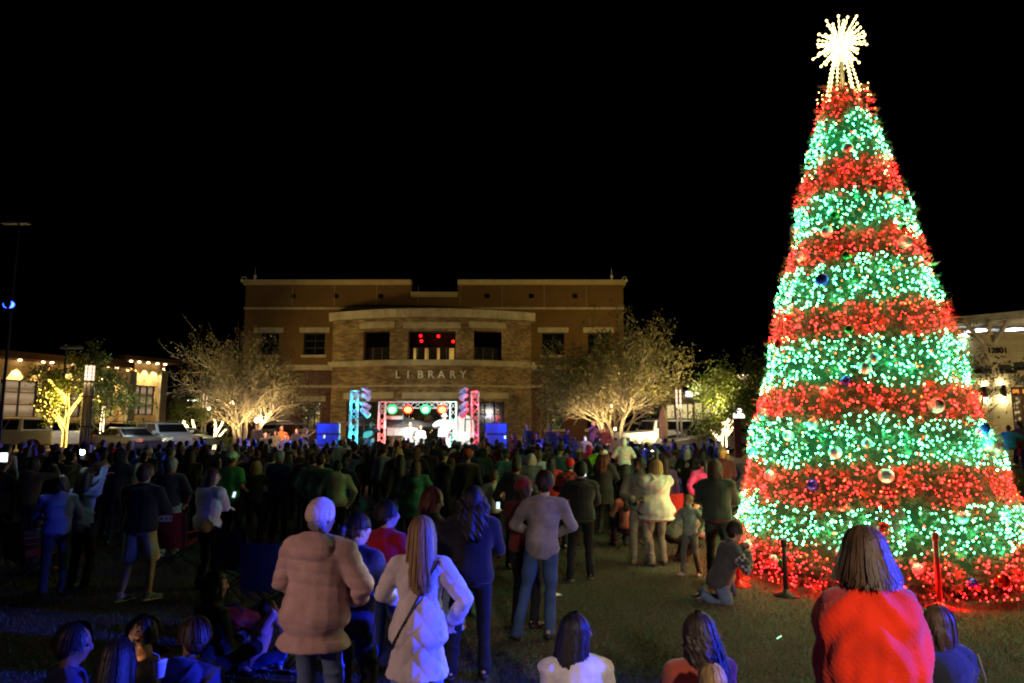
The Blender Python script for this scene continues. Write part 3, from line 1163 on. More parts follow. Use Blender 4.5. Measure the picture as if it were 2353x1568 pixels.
def tree(name, loc, label, trunks, Ln, r, kids, nleaf, lsize, spread, seed, bark, leaf, lean=(8, 40), maxlev=3, up=0.12, group=None, wrap=None, wrapmat=None, shrink=0.62, az0=0.0):
    rs = np.random.default_rng(seed)
    t = root(name, loc, label, 'tree', group)
    mb, tips, keep = MB(), [], []
    for k in range(trunks):
        az = az0 + 2 * PI * (k + rs.random() * .5) / max(1, trunks)
        le = R(lean[0] + (lean[1] - lean[0]) * rs.random()) if trunks > 1 else R(3)
        d = (math.cos(az) * math.sin(le), math.sin(az) * math.sin(le), math.cos(le))
        p = (math.cos(az) * r * 1.5 * (trunks > 1), math.sin(az) * r * 1.5 * (trunks > 1), -0.1)
        grow(mb, tips, Vector(p), d, Ln * (.8 + .4 * rs.random()), r * (.75 + .4 * rs.random()), 0, maxlev, rs, kids, up, 0.16, keep, shrink)
    part(mb, 'trunk', bark, t, local=True, smooth=True)
    P = np.array(tips)
    if trunks > 4:      # the big trees carry leaves only on the upper and outer twigs
        hgt = P[:, 2].max()
        P = P[rs.random(len(P)) < np.clip((P[:, 2] + .35 * np.hypot(P[:, 0], P[:, 1]) - .38 * hgt) / (.4 * hgt), .03, 1)]
    part(np_mesh('crown', leaf_quads(P, None, nleaf, lsize, spread, rs), 4, leaf), 'crown', None, t)
    if wrap:
        wm = MB()
        pts, rad = [], []
        for pp, rr in keep[:wrap]:
            tot = sum((b - a).length for a, b in zip(pp, pp[1:]))
            turns = int(tot / .05)
            n = turns * 6
            hp = []
            for i in range(n):
                f = i / n * (len(pp) - 1) * .8
                j = int(f)
                c = pp[j].lerp(pp[j + 1], f - j)
                ra = rr[j] + (rr[j + 1] - rr[j]) * (f - j) + .015
                a = i / 6 * 2 * PI
                hp.append(c + Vector((math.cos(a) * ra, math.sin(a) * ra, 0)))
            for h in hp[::2]:
                s = (.024 + .012 * rs.random()) * (1.5 if rr[0] > .15 else 1)
                h = h + Vector(rs.normal(0, .008, 3))
                wm.add([h + Vector(q) * s for q in ((1, 0, 0), (-1, 0, 0), (0, 1, 0), (0, -1, 0), (0, 0, 1), (0, 0, -1))],
                       [(0, 2, 4), (2, 1, 4), (1, 3, 4), (3, 0, 4), (2, 0, 5), (1, 2, 5), (3, 1, 5), (0, 3, 5)])
        if wrap > 7:     # strands thrown loosely into the lower leaves
            for i in range(620):
                c = P[rs.integers(0, len(P))]
                if c[2] < 3.2:
                    h = Vector(c) + Vector(rs.normal(0, .12, 3))
                    s = .035
                    wm.add([h + Vector(q) * s for q in ((1, 0, 0), (-1, 0, 0), (0, 1, 0), (0, -1, 0), (0, 0, 1), (0, 0, -1))],
                           [(0, 2, 4), (2, 1, 4), (1, 3, 4), (3, 0, 4), (2, 0, 5), (1, 2, 5), (3, 1, 5), (0, 3, 5)])
        part(wm, 'string_light', wrapmat, t, local=True, kind='stuff')
    return t


def gp(x, Y):
    X = at(x, 900, Y).x
    return (X, Y, gh(X, Y))


p = gp(558, 38.5)
tree('floodlit_tree', p, 'large pale multi-stemmed tree with thin foliage floodlit beside the lone patio parasol', 10, 3.25, .115, (8, 6, 5, 0), 6500, .075, .12, 5, M_BARK, M_LEAF, (5, 36), 3, .05)
for dx, dy, pw in ((-1.9, -1.6, 420), (1.9, -1.4, 420), (.1, -2.4, 260)):
    lamp('tree_uplight', 'SPOT', (p[0] + dx, p[1] + dy, p[2] + .25), pw * 3.6, (1, .74, .30), .06, (p[0] + dx * .3, p[1] - dy * .15, 6.5), 95, .9)
u1 = p
p = gp(1412, 38.0)
tree('floodlit_tree', p, 'large leafy multi-stemmed tree floodlit from below beside the parked white utility vehicle', 10, 3.5, .12, (8, 6, 5, 0), 20000, .09, .13, 11, M_BARK, M_LEAF, (5, 40), 3, .05)
for dx, dy, pw in ((-1.9, -1.6, 440), (1.7, -1.7, 520), (.2, -2.6, 320)):
    lamp('tree_uplight', 'SPOT', (p[0] + dx, p[1] + dy, p[2] + .25), pw * 3.6, (1, .75, .30), .06, (p[0] + dx * .3, p[1] - dy * .15, 6.5), 95, .9)
u2 = p
M_UP = em('uplight_lens', (1, .85, .5), 30)
for (q, dx, dy, nm) in ((u1, -1.9, -1.6, 'west side of the'), (u1, 1.9, -1.4, 'parasol side of the'), (u2, -1.9, -1.6, 'stage side of the'), (u2, 1.7, -1.7, 'parking side of the')):
    c = root('ground_uplight', (q[0] + dx, q[1] + dy, q[2]), 'small ground floodlight on the ' + nm + (' leafy floodlit tree' if q is u2 else ' bare floodlit tree'), 'floodlight', 'ground floodlights under the trees')
    b = MB()
    b.lathe((0, 0, 0), [(.1, 0), (.12, .05), (.13, .18), (.11, .19)], 10)
    part(b, 'housing', M_BLACK, c, local=True)
    b = MB()
    b.lathe((0, 0, 0), [(.105, .191), (.1, .2)], 10)
    part(b, 'lens', M_UP, c, local=True)
    # lanterns hanging in the boughs
for k, (x, y, Y, rad) in enumerate(((533, 925, 38, .10), (590, 965, 37.5, .12), (1403, 933, 37.6, .07), (1413, 985, 37.4, .07), (1383, 1000, 37.5, .06), (480, 938, 39, .08))):
    where = ('in the bare tree, upper lantern', 'in the bare tree, lowest lantern beside the parasol', 'in the leafy tree, upper lantern', 'in the leafy tree, middle lantern', 'in the leafy tree, lowest lantern', 'between the bare tree and the twin column lamp')[k]
    c = root('globe_lantern', at(x, y, Y), 'small glowing globe lantern ' + where, 'lantern', 'lanterns in the boughs')
    b = MB()
    b.ell((0, 0, 0), (rad, rad, rad * 1.1), None, 12, 8)
    part(b, 'globe', M_BULB, c, local=True, smooth=True)
    b = MB()
    b.tube([(0, 0, rad), (0, 0, rad + .5)], [.012, .012], 5)
    part(b, 'hanger', M_BLACK, c, local=True)

M_WRAPY = em('yellow_string_bulb', (1, .62, .10), 7, sample=False)
M_WRAPW = em('white_string_bulb', (1, .74, .40), 8, sample=False)
g = 'trees wrapped in string lights'
tree('wrapped_tree', gp(152, 33), 'young tree wrapped in blazing yellow string lights beside the quad column lamp', 1, 3.6, .10, (9, 5, 3, 0), 5200, .075, .16, 21, M_DBARK, M_GLEAF, maxlev=3, up=.1, group=g, wrap=8, wrapmat=M_WRAPY, shrink=.46)
lamp('wrap_glow', 'POINT', at(135, 925, 32.3), 260, (1, .65, .12), .4)
lamp('wrap_glow', 'POINT', at(170, 975, 32.3), 260, (1, .65, .12), .4)
tree('wrapped_tree', gp(249, 38), 'young tree with white wrapped trunk and dark crown before the shop tower', 1, 3.3, .11, (10, 5, 3, 0), 5200, .075, .2, 23, M_DBARK, M_GLEAF, maxlev=3, up=.06, group=g, wrap=1, wrapmat=M_WRAPW, shrink=.5)
lamp('wrap_glow', 'POINT', at(249, 955, 37.5), 45, (1, .75, .3), .3)
tree('wrapped_tree', gp(1660, 34), 'round young tree with thick white wrapped trunk and limbs beside the red banner post', 1, 2.9, .21, (9, 6, 4, 0), 12000, .075, .22, 25, M_DBARK, M_GLEAF, maxlev=3, up=.08, group=g, wrap=6, wrapmat=M_WRAPW, shrink=.62)
lamp('wrap_glow', 'POINT', at(1650, 925, 33.0), 420, (1, .78, .3), .3)
lamp('wrap_glow', 'POINT', at(1675, 890, 34.6), 420, (1, .78, .3), .3)
tree('wrapped_tree', gp(456, 44), 'slim young tree wrapped in lights beside the low street lamp', 1, 2.8, .07, (7, 4, 2, 0), 1400, .07, .2, 27, M_DBARK, M_GLEAF, maxlev=3, group=g, wrap=3, wrapmat=M_WRAPW, shrink=.5)
tree('wrapped_tree', gp(498, 45), 'slim leaning young tree wrapped in lights behind the bare floodlit tree', 1, 2.6, .07, (7, 4, 2, 0), 1400, .07, .2, 29, M_DBARK, M_GLEAF, maxlev=3, group=g, wrap=3, wrapmat=M_WRAPW, shrink=.5)
lamp('wrap_glow', 'POINT', at(478, 960, 43.6), 80, (1, .75, .3), .3)
tree('street_tree', gp(385, 56), 'dim yellowing tree beyond the end of the shop building', 1, 3.2, .12, (7, 5, 3, 0), 3000, .12, .3, 31, M_DBARK, M_LEAF, maxlev=3, shrink=.55)
tree('street_tree', gp(2236, 27), 'thin sparse young tree in front of the corner building', 1, 3.0, .05, (8, 4, 3, 0), 700, .06, .22, 33, M_DBARK, M_SHRUB, maxlev=3, shrink=.5)
tree('street_tree', gp(1240, 50), 'slender bare young tree against the library wall behind the speaker stack', 3, 2.4, .04, (6, 4, 3, 0), 500, .06, .2, 35, M_BARK, M_LEAF, (4, 18), maxlev=3, shrink=.55)
tree('street_tree', gp(1740, 44), 'dark leafy tree half hidden behind the Christmas tree', 1, 3.0, .1, (8, 5, 4, 0), 5000, .1, .25, 37, M_DBARK, M_GLEAF, maxlev=3, shrink=.6)
# planting
for k, (x, y0, Y, hgt, wid, lab) in enumerate(((2325, 1080, 15.5, 1.0, .8, 'tall tufted ornamental grass clump below the couple by the corner building'), (2290, 1060, 17.5, .7, .6, 'low dark shrub between the Christmas tree and the grass clump'),
                                             (2350, 1120, 13.6, .9, .8, 'wispy ornamental grass clump at the foot of the planted bank'))):
    q = gp(x, Y)
    t = root('ornamental_grass' if k != 1 else 'shrub', q, lab, 'plant', 'planting on the bank')
    rs = np.random.default_rng(50 + k)
    n = 1500
    a = rs.random(n) * 2 * PI
    o = rs.random(n) ** .5
    base = np.stack([np.cos(a) * o * .2, np.sin(a) * o * .2, np.zeros(n)], 1)
    tip = np.stack([np.cos(a) * o * wid, np.sin(a) * o * wid, hgt * (1.1 - .6 * o) * (.6 + .5 * rs.random(n))], 1)
    mid = (base + tip) / 2 + np.stack([0 * a, 0 * a, .25 * hgt + 0 * a], 1)
    wv = np.stack([-np.sin(a), np.cos(a), 0 * a], 1) * .008
    q1 = np.stack([base - wv, base + wv, mid + wv, mid - wv], 1).reshape(-1, 3)
    q2 = np.stack([mid - wv, mid + wv, tip + wv * .2, tip - wv * .2], 1).reshape(-1, 3)
    part(np_mesh('foliage', np.concatenate([q1, q2]), 4, M_SHRUB), 'foliage', None, t)


def hedge(name, x0, x1, Y, h, lab):
    a, b = gp(x0, Y), gp(x1, Y)
    t = root(name, ((a[0] + b[0]) / 2, Y, a[2]), lab, 'hedge')
    rs = np.random.default_rng(int(x0))
    n = 2600
    hw = (b[0] - a[0]) / 2
    P = np.stack([(rs.random(n) * 2 - 1) * hw, (rs.random(n) - .5) * .9, rs.random(n) * h], 1)
    part(np_mesh('foliage', leaf_quads(P, None, n, .07, .05, rs), 4, M_GLEAF), 'foliage', None, t)


hedge('hedge', 1530, 1690, 52, 2.6, 'clipped green hedge in front of the far glowing shop windows')
hedge('hedge', 470, 560, 46, .7, 'low green hedge behind the bare floodlit tree')
hedge('hedge', 255, 345, 41, .6, 'low green hedge around the white wrapped trunk')

# ------------------------------------------------------------------ street furniture
M_COL = mat('column_steel', (.20, .17, .13), .5, .3)
M_TUBE = em('tube_lamp', (1, .70, .5), 1.6)
for x, y0, y1, Y, n, lab in ((203, 838, 1003, 31.8, 4, 'tall column lamp of four steel tubes beside the yellow wrapped tree'), (472, 900, 1000, 45, 2, 'slim twin tube column lamp with lit caps before the bare tree'),
                             (1558, 893, 1003, 36, 2, 'slim twin tube column lamp with lit caps beside the parked cars')):
    b = gp(x, Y)
    zt = at(x, y0, Y).z - b[2]
    t = root('column_lamp', b, lab, 'lamp', 'column lamps of the square')
    w = .11 if n == 4 else .10
    for k in range(n):
        ox, oy = ((-w, -w), (w, -w), (-w, w), (w, w))[k] if n == 4 else ((-w, 0), (w, 0))[k]
        c = MB()
        c.tube([(ox, oy, .0), (ox, oy, zt * (.80 if n == 4 else .68))], [.065, .065], 10)
        part(c, 'column', M_COL, t, local=True, smooth=True)
        c = MB()
        s = zt * (.84 if n == 4 else .72)
        for q in range(4):
            e = s + (zt - s) * (q + .82) / 4
            c.tube([(ox, oy, s + (zt - s) * q / 4), (ox, oy, e)], [.045, .045], 8, cap=.2)
        part(c, 'lit_tube', M_TUBE, t, local=True)
    c = MB()
    for z in (.02, zt * .35, zt * .66):
        c.box((0, 0, z + .04), (w * 2 + .24, .1 + (n == 4) * w * 2, .08))
    part(c, 'bracket', M_BLACK, t, local=True)
    lamp('column_lamp_light', 'POINT', (b[0], b[1] - .4, b[2] + zt - .5), 40 if n == 2 else 60, (1, .75, .4), .15)

# street lights with flat heads
for x, ytop, Y, lab, lit in ((145, 797, 36, 'tall unlit parking lot lamp with flat rectangular head above the shop roof', 0), (450, 917, 60, 'low distant street lamp with a white lit flat head', 1)):
    b = gp(x, Y)
    zt = at(x, ytop, Y).z - b[2]
    t = root('street_lamp', b, lab, 'lamp')
    c = MB()
    c.tube([(0, 0, 0), (0, 0, .6), (0, 0, zt - .1)], [.14, .09, .06], 10)
    part(c, 'pole', M_BLACK, t, local=True)
    c = MB()
    c.box((-.1 if lit else .3, 0, zt), (1.1, .4, .14), tap=.8)
    h = part(c, 'lamp_head', M_GREYMETAL, t, local=True)
    if lit:
        c = MB()
        c.box((-.1, 0, zt - .1), (1.0, .34, .05))
        part(c, 'lens', em('cool_lamp', (.85, .93, 1), 10), h, local=True)
# mast with the blue event floodlight
b = (at(8, 900, 20).x, 20, 0)
t = root('lamp_mast', b, 'dark lamp mast carrying a brilliant blue floodlight at the crowd edge', 'lamp')
c = MB()
zt = at(8, 512, 20).z
c.tube([(0, 0, 0), (0, 0, .8), (0, 0, zt)], [.09, .045, .03], 10)
part(c, 'pole', M_BLACK, t, local=True)
c = MB()
c.box((-.1, 0, zt), (.8, .2, .06), tap=.9)
part(c, 'lamp_head', M_GREYMETAL, t, local=True)
zb = at(28, 702, 20)
c = MB()
c.tube([(0, 0, zb.z - .05), (zb.x - b[0], 0, zb.z - .05)], [.03, .03], 6)
c.lathe((zb.x - b[0], -.05, zb.z), [(.11, .16), (.13, 0), (.13, -.05)], 14, Matrix.Rotation(R(80), 3, 'X'))
fx = part(c, 'floodlight', M_BLACK, t, local=True)
c = MB()
c.ell((zb.x - b[0], -.14, zb.z + .01), (.17, .07, .11), None, 14, 8)
part(c, 'lens', em('blue_lens', (.12, .30, 6.0), 3.0), fx, local=True)
lamp('mast_blue_light', 'SPOT', (zb.x, 19.7, zb.z), 130, (.03, .06, 1), .1, (-4, 12, 0), 100, .8)

# banner post
b = gp(1690, 32.5)
t = root('banner_post', b, 'dark red vertical banner post with white lit top beside the wrapped trunk', 'sign')
c = MB()
z1 = at(1690, 960, 32.5).z - b[2]
c.box((0, 0, z1 / 2), (.34, .1, z1))
part(c, 'panel', mat('banner_red', (.16, .035, .02), .6), t, local=True)
c = MB()
c.box((.1, 0, z1 + .12), (.5, .12, .22))
c.ell((.12, 0, z1 + .36), (.12, .1, .1), None, 10, 6)
part(c, 'lit_top', em('sign_white', (1, .9, .75), 3), t, local=True)


# ------------------------------------------------------------------ patio umbrellas
M_CANVAS = mat('grey_canvas', (.16, .15, .15), .9, 0, .15, 3, .2, 30)
for k, (x, yt, Y, wd, lab) in enumerate(((652, 955, 42, 2.6, 'grey patio umbrella standing alone beside the bare floodlit tree'), (838, 955, 38, 2.5, 'grey patio umbrella behind the cyan lit tower'), (926, 957, 37, 3.4, 'dark grey patio umbrella behind the middle of the stage'),
                                         (1017, 962, 38.5, 3.2, 'dark grey patio umbrella behind the standing singer'))):
    b = gp(x, Y)
    t = root('patio_umbrella', b, lab, 'umbrella', 'patio umbrellas before the library')
    zt = at(x, yt, Y).z - b[2]
    c = MB()
    c.tube([(0, 0, 0), (0, 0, zt + .12)], [.03, .025], 8)
    c.lathe((0, 0, 0), [(.28, 0), (.28, .06), (.06, .1)], 14)
    part(c, 'pole', M_WHITE, t, local=True)
    c = MB()
    vs, fs = [(0, 0, zt)], []
    for r_, z_ in ((wd * .25, zt - .19), (wd * .5, zt - .44), (wd * .5, zt - .52)):
        for j in range(16):
            a = 2 * PI * j / 16
            q = r_ * (1 if j % 2 == 0 else .955)
            vs.append((q * math.cos(a), q * math.sin(a), z_ - (.03 if j % 2 else 0)))
    for j in range(16):
        j2 = (j + 1) % 16
        fs.append((0, 1 + j, 1 + j2))
        for q in (0, 1):
            fs.append((1 + q * 16 + j, 17 + q * 16 + j, 17 + q * 16 + j2, 1 + q * 16 + j2))
    c.add(vs, fs)
    o = part(c, 'canopy', M_CANVAS, t, local=True)
    md = o.modifiers.new('thickness', 'SOLIDIFY')
    md.thickness = .012
b = gp(1521, 33.5)
t = root('closed_umbrella', b, 'furled tan patio umbrella in front of the white utility vehicle', 'umbrella')
c = MB()
c.tube([(0, 0, 0), (0, 0, 2.5)], [.03, .025], 8)
part(c, 'pole', M_COL, t, local=True)
c = MB()
c.tube([(0, 0, .9), (0, 0, 1.2), (0, 0, 1.8), (0, 0, 2.2), (0, 0, 2.42)], [.2, .24, .22, .13, .04], 12, cap=.2)
part(c, 'canopy', mat('tan_canvas', (.24, .17, .10), .9, 0, .25, 9), t, local=True, smooth=True)

# ------------------------------------------------------------------ stage
SY = 30.0
sx = lambda x, Y=SY: at(x, 940, Y).x
sz_ = lambda y, Y=SY: at(1176, y, Y).z
stg = root('stage', (sx(970), 32.2, 0), 'low black stage platform behind the front rows of the crowd', 'stage')
c = MB()
c.box((sx(970), 32.4, .55), (sx(1110) - sx(830), 4.2, .9))
part(c, 'deck', M_BLACK, stg)
c = MB()
for i in range(14):
    X = sx(835) + (sx(1105) - sx(835)) * i / 13
    c.box((X, 30.27, .5), (.05, .06, 1.0))
part(c, 'skirt', M_CANVAS, stg)


def truss(mb, a, b, w=.30, bay=.34, r=.024):
    a, b = Vector(a), Vector(b)
    d = (b - a).normalized()
    x = Vector((0, 1, 0)) if abs(d.y) < .9 else Vector((1, 0, 0))
    x = (x - d * x.dot(d)).normalized()
    y = d.cross(x)
    cs = [x * w / 2 + y * w / 2, x * -w / 2 + y * w / 2, x * -w / 2 - y * w / 2, x * w / 2 - y * w / 2]
    L_ = (b - a).length
    for c in cs:
        mb.tube([a + c, b + c], [r, r], 6)
    n = max(1, round(L_ / bay))
    for k in range(4):
        c, e = cs[k], cs[(k + 1) % 4]
        for i in range(n):
            p, q = a + d * L_ * i / n, a + d * L_ * (i + 1) / n
            if i % 2 == k % 2:
                mb.tube([p + c, q + e], [r * .55] * 2, 4)
            else:
                mb.tube([p + e, q + c], [r * .55] * 2, 4)
    for p in (a, b):
        for k in range(4):
            mb.tube([p + cs[k], p + cs[(k + 1) % 4]], [r * .8] * 2, 4)
    return mb


TW = 29.6
for x, ytop, lab, cA, cB, sgn in ((813, 897, 'lighting truss tower glowing cyan and blue beside the stage', (.02, .75, 1), (.1, .15, 1), 1), (1091, 899, 'lighting truss tower glowing red and violet beside the stage', (1, .03, .06), (.25, .08, 1), -1)):
    X = sx(x, TW)
    zt = sz_(ytop, TW)
    t = root('truss_tower', (X, TW, 0), lab, 'truss tower', 'lighting towers of the stage')
    c = MB()
    truss(c, (X, TW, .12), (X, TW, zt))
    c.box((X, TW, .03), (.8, .8, .06))
    part(c, 'truss', M_ALU, t)
    # vertical bar with four fixtures
    bx = X + sgn * .42
    c = MB()
    c.tube([(bx, TW, sz_(990, TW)), (bx, TW, zt + .15)], [.025] * 2, 8)
    c.tube([(X + sgn * .13, TW, zt - .1), (bx, TW, zt - .1)], [.025] * 2, 8)
    c.tube([(X + sgn * .13, TW, zt - 1.2), (bx, TW, zt - 1.2)], [.025] * 2, 8)
    part(c, 'side_bar', M_BLACK, t)
    for k, (yy, tilt) in enumerate(((893, 25), (907, 40), (928, 8), (944, 4))):
        z = sz_(yy, TW)
        cx_ = bx + sgn * .02
        M = Matrix.Rotation(sgn * R(90 - tilt) * -1 if sgn < 0 else R(90 + tilt), 3, 'Y')
        c = MB()
        dirv = Vector((sgn * .62, .66 if k < 3 else .3, -.35 - .1 * k)).normalized()
        o = Vector((bx, TW, z))
        c.tube([o - dirv * .16, o - dirv * .06, o + dirv * .12, o + dirv * .27], [.06, .11, .13, .13], 12, cap=.1)
        c.tube([o + dirv * .272, o + dirv * .30], [.15, .15], 12, cap=.05)
        f = part(c, 'par_can', MATS.get('fixture_silver') or mat('fixture_silver', (.5, .5, .52), .5, .3, .1), t, smooth=True)
        c = MB()
        c.tube([o + dirv * .305, o + dirv * .32], [.115, .115], 12, cap=.2)
        part(c, 'lens', em('fixture_lens_%d_%d' % (k, sgn), ((1, .85, .7), (1, .75, .7), (.3, .4, 1), (.1, .9, .9) if sgn > 0 else (1, .05, .05))[k], 4), f)
    # toner lamps in and beside the tower that colour the truss itself
    lamp('truss_toner', 'SPOT', (X - sgn * .05, TW - .55, .5), 350, cA, .06, (X, TW, 3), 80, .8)
    lamp('truss_toner', 'POINT', (X, TW, .6), 70, cA, .04)
    lamp('truss_toner', 'POINT', (X, TW, 1.9), 65, cA, .04)
    lamp('truss_toner', 'POINT', (X, TW, 3.2), 65, cA, .04)
    lamp('truss_toner', 'SPOT', (X - sgn * .9, TW - .5, 2.0), 260, cB, .06, (X, TW, 2.2), 100, .8)
    lamp('truss_toner', 'POINT', (bx + sgn * .3, TW - .7, 3.3), 40, (.55, .45, 1), .05)  # violet fill added to brighten the par cans
    # blue wash over the heads by the stage
    lamp('crowd_wash', 'SPOT', (X - sgn * 1.0, TW - .2, zt - .4), 3800, (.03, .06, 1), .1, (X - sgn * 4.5, 27.5, 1.2), 90, .7)
    lamp('band_light', 'SPOT', (X + sgn * .9, TW + .2, zt), 1000 if sgn > 0 else 1200, (1, .92, .86), .1, (sx(985), 32.6, 2.0), 85, .5)
    lamp('crowd_wash', 'SPOT', (X - sgn * .6, TW - 3.0, 3.9), 1500, (.02, .05, 1), .1, (X - sgn * 4.2, 30.6, 1.2), 70, .7)

GY = 33.6
t = root('goalpost_truss', (sx(960, GY), GY, .98), 'wide goalpost truss carrying green and red stage lights above the band', 'truss')
c = MB()
gx0, gx1 = sx(878, GY), sx(1041, GY)
zt = sz_(930, GY)
truss(c, (gx0 + .15, GY, zt), (gx1 - .15, GY, zt))
part(c, 'crossbar', M_ALU, t)
for X in (gx0, gx1):
    c = MB()
    truss(c, (X, GY, 1.0), (X, GY, zt + .15))
    c.box((X, GY, 1.02), (.6, .6, .04))
    part(c, 'leg', M_ALU, t)
lamp('truss_toner', 'POINT', (gx0, GY - .5, 2.3), 120, (1, .05, .06), .05)
lamp('truss_toner', 'POINT', (gx1, GY - .5, 2.2), 100, (.05, 1, .6), .05)
lamp('truss_toner', 'POINT', (gx1, GY, 1.4), 18, (.1, .9, .8), .05)
lamp('truss_toner', 'POINT', (gx0, GY, 1.5), 18, (1, .05, .05), .05)
for x, yy, col, nm in ((902, 938, (.15, 1.0, .45), 'green'), (938, 938, (1, .14, .02), 'red'), (978, 938, (.15, 1.0, .5), 'green'), (1016, 938, (1, .14, .02), 'red')):
    p = at(x, yy, GY - .25)
    c = MB()
    d = Vector((0, -.94, -.3)).normalized()
    c.tube([p - d * .25, p - d * .15, p, p + d * .1], [.07, .13, .15, .16], 14, cap=.1)
    c.tube([p + Vector((0, .1, .1)), p + Vector((0, .2, .35))], [.02] * 2, 5)
    f = part(c, 'stage_light', M_BLACK, t, smooth=True)
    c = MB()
    c.tube([p + d * .10, p + d * .125], [.24, .25], 18, cap=.05)  # glowing ring that stands for the coloured halo round the lens
    part(c, 'halo_ring', em('glow_%s_%d' % (nm, x), (.01, .8, .2) if nm == 'green' else (.9, .02, .005), 1.6), f, smooth=True)
    c = MB()
    c.ell(p + d * .13, (.15, .05, .15), None, 16, 8)
    part(c, 'lens', em('lens_%s_%d' % (nm, x), (.35, 1, .6) if nm == 'green' else (1, .45, .03), 12), f, smooth=True)
    lamp('stage_light_beam', 'SPOT', p + d * .2, 500, col, .1, p + d * 6 + Vector((0, 0, -.2)), 90, .8)

lamp('trailer_fill', 'SPOT', (sx(960, GY), GY + .6, 4.2), 300, (1, .95, .92), .1, (sx(985), 36.6, 1.6), 110, .6)  # spot added behind the goalpost to whiten the trailer
lamp('parasol_light', 'POINT', at(600, 962, 38.6), 160, (1, .8, .5), .1)
# speaker stacks
for x, lab in ((759, 'stack of three blue lit loudspeakers beside the cyan tower'), (1140, 'stack of three blue lit loudspeakers beside the red tower')):
    X = sx(x, 29.4)
    z1 = sz_(971, 29.4)
    t = root('speaker_stack', (X, 29.4, 0), lab, 'speakers', 'loudspeaker stacks beside the stage')
    wd = (sx(785, 29.4) - sx(733, 29.4)) * .97
    M_SPK = MATS.get('speaker_black') or mat('speaker_black', (.09, .09, .10), .6, 0, .2, 30)
    M_GRL = MATS.get('speaker_grille') or mat('speaker_grille', (.30, .30, .32), .5, .2, .3, 60, .4, 160)
    c = MB()
    c.box((X, 29.4, .5), (wd * .95, .8, 1.0))
    part(c, 'subwoofer', M_SPK, t)
    for k in range(3):
        c = MB()
        h = (z1 - 1.0) / 3
        zc = 1.0 + h * (k + .5)
        c.hexa([(X - wd / 2, 29.05, zc - h / 2 + .01), (X + wd / 2, 29.05, zc - h / 2 + .01), (X + wd * .4, 29.75, zc - h / 2 + .05), (X - wd * .4, 29.75, zc - h / 2 + .05),
                (X - wd / 2, 29.05, zc + h / 2 - .01), (X + wd / 2, 29.05, zc + h / 2 - .01), (X + wd * .4, 29.75, zc + h / 2 - .05), (X - wd * .4, 29.75, zc + h / 2 - .05)])
        b_ = part(c, 'loudspeaker', M_SPK, t)
        c = MB()
        c.box((X, 29.03, zc), (wd - .08, .03, h - .08))
        c.box((X, 29.01, zc + h * .0), (.05, .03, h - .1))
        part(c, 'grille', M_GRL, b_)
    lamp('speaker_wash', 'SPOT', (X + (1.2 if x < 1000 else -1.2), 27.9, 2.9), 270, (.015, .035, 1), .1, (X, 29.2, 1.8), 60, .8)

# white trailer behind the band
b = (sx(1065, 36.6), 36.6, .8)
t = root('white_trailer', b, 'small white rounded trailer glaring in the stage light behind the hatted singer', 'trailer')
c = MB()
xa, xb = sx(1040, 36.6), sx(1089, 36.6)
za, zb_ = 1.3, sz_(952, 36.6)
poly = []
rr = .55
for cx_, cz_, a0 in ((xb - rr, zb_ - rr, 0), (xa + rr, zb_ - rr, 90), (xa + rr * .3, za + rr * .3, 180), (xb - rr * .3, za + rr * .3, 270)):
    q = rr if a0 < 180 else rr * .3
    for i in range(6):
        a = R(a0 + 90 * i / 5)
        poly.append((cx_ + q * math.cos(a), cz_ + q * math.sin(a)))
c.prism(poly, 36.6, 38.6, lambda u, v, w_: (u, w_, v))
part(c, 'body', M_WHITE, t)
c = MB()
for X in (xa + .4, xa + .85):
    c.lathe((X, 36.7, 1.15), [(.1, -.1), (.35, -.1), (.35, .1), (.1, .1)], 16, Matrix.Rotation(PI / 2, 3, 'X'))
part(c, 'wheel', M_RUBBER, t)
c = MB()
c.box((xb - .3, 36.57, 1.5), (.3, .04, .06))
part(c, 'vent', M_GREYMETAL, t)
c = MB()
for k in range(4):
    c.box((xa + .12, 36.58, 1.5 + k * .2), (.12, .03, .06))
part(c, 'trim', M_GREYMETAL, t)
t = root('white_screen', (sx(914, 35.6), 35.6, .8), 'white rectangular screen with lit header glaring behind the seated guitarists', 'screen')
c = MB()
c.box((sx(914, 35.6), 35.6, (sz_(976, 35.6) + sz_(1000, 35.6)) / 2), (sx(938, 35.6) - sx(890, 35.6), .06, sz_(976, 35.6) - sz_(1000, 35.6)))
part(c, 'panel', M_WHITE, t)
c = MB()
c.box((sx(906, 35.6), 35.6, (sz_(955, 35.6) + sz_(963, 35.6)) / 2), (sx(926, 35.6) - sx(886, 35.6), .3, sz_(955, 35.6) - sz_(963, 35.6)))
part(c, 'header', M_WHITE, t)
for X in (sx(887, 35.6), sx(940, 35.6)):
    c = MB()
    c.tube([(X, 35.6, .8), (X, 35.6, sz_(955, 35.6))], [.025] * 2, 8)
    part(c, 'leg', M_GREYMETAL, t)

# microphone stands, monitor table
for x, lab in ((905, 'microphone stand beside the seated dark guitarist'), (955, 'microphone stand before the white lit guitarist'), (1012, 'microphone stand before the singer in a hat')):
    X = sx(x, 31.4)
    t = root('microphone_stand', (X, 31.4, 1.0), lab, 'microphone stand', 'microphone stands on the stage')
    c = MB()
    c.lathe((0, 0, 0), [(.14, 0), (.14, .02), (.02, .04)], 12)
    c.tube([(0, 0, .03), (0, 0, 1.1)], [.013] * 2, 6)
    c.tube([(0, 0, 1.1), (.12, .2, 1.3)], [.01] * 2, 6)
    part(c, 'stand', M_GREYMETAL, t, local=True)
    c = MB()
    c.ell((.13, .22, 1.32), (.03, .04, .03), None, 8, 6)
    part(c, 'microphone', M_BLACK, t, local=True)
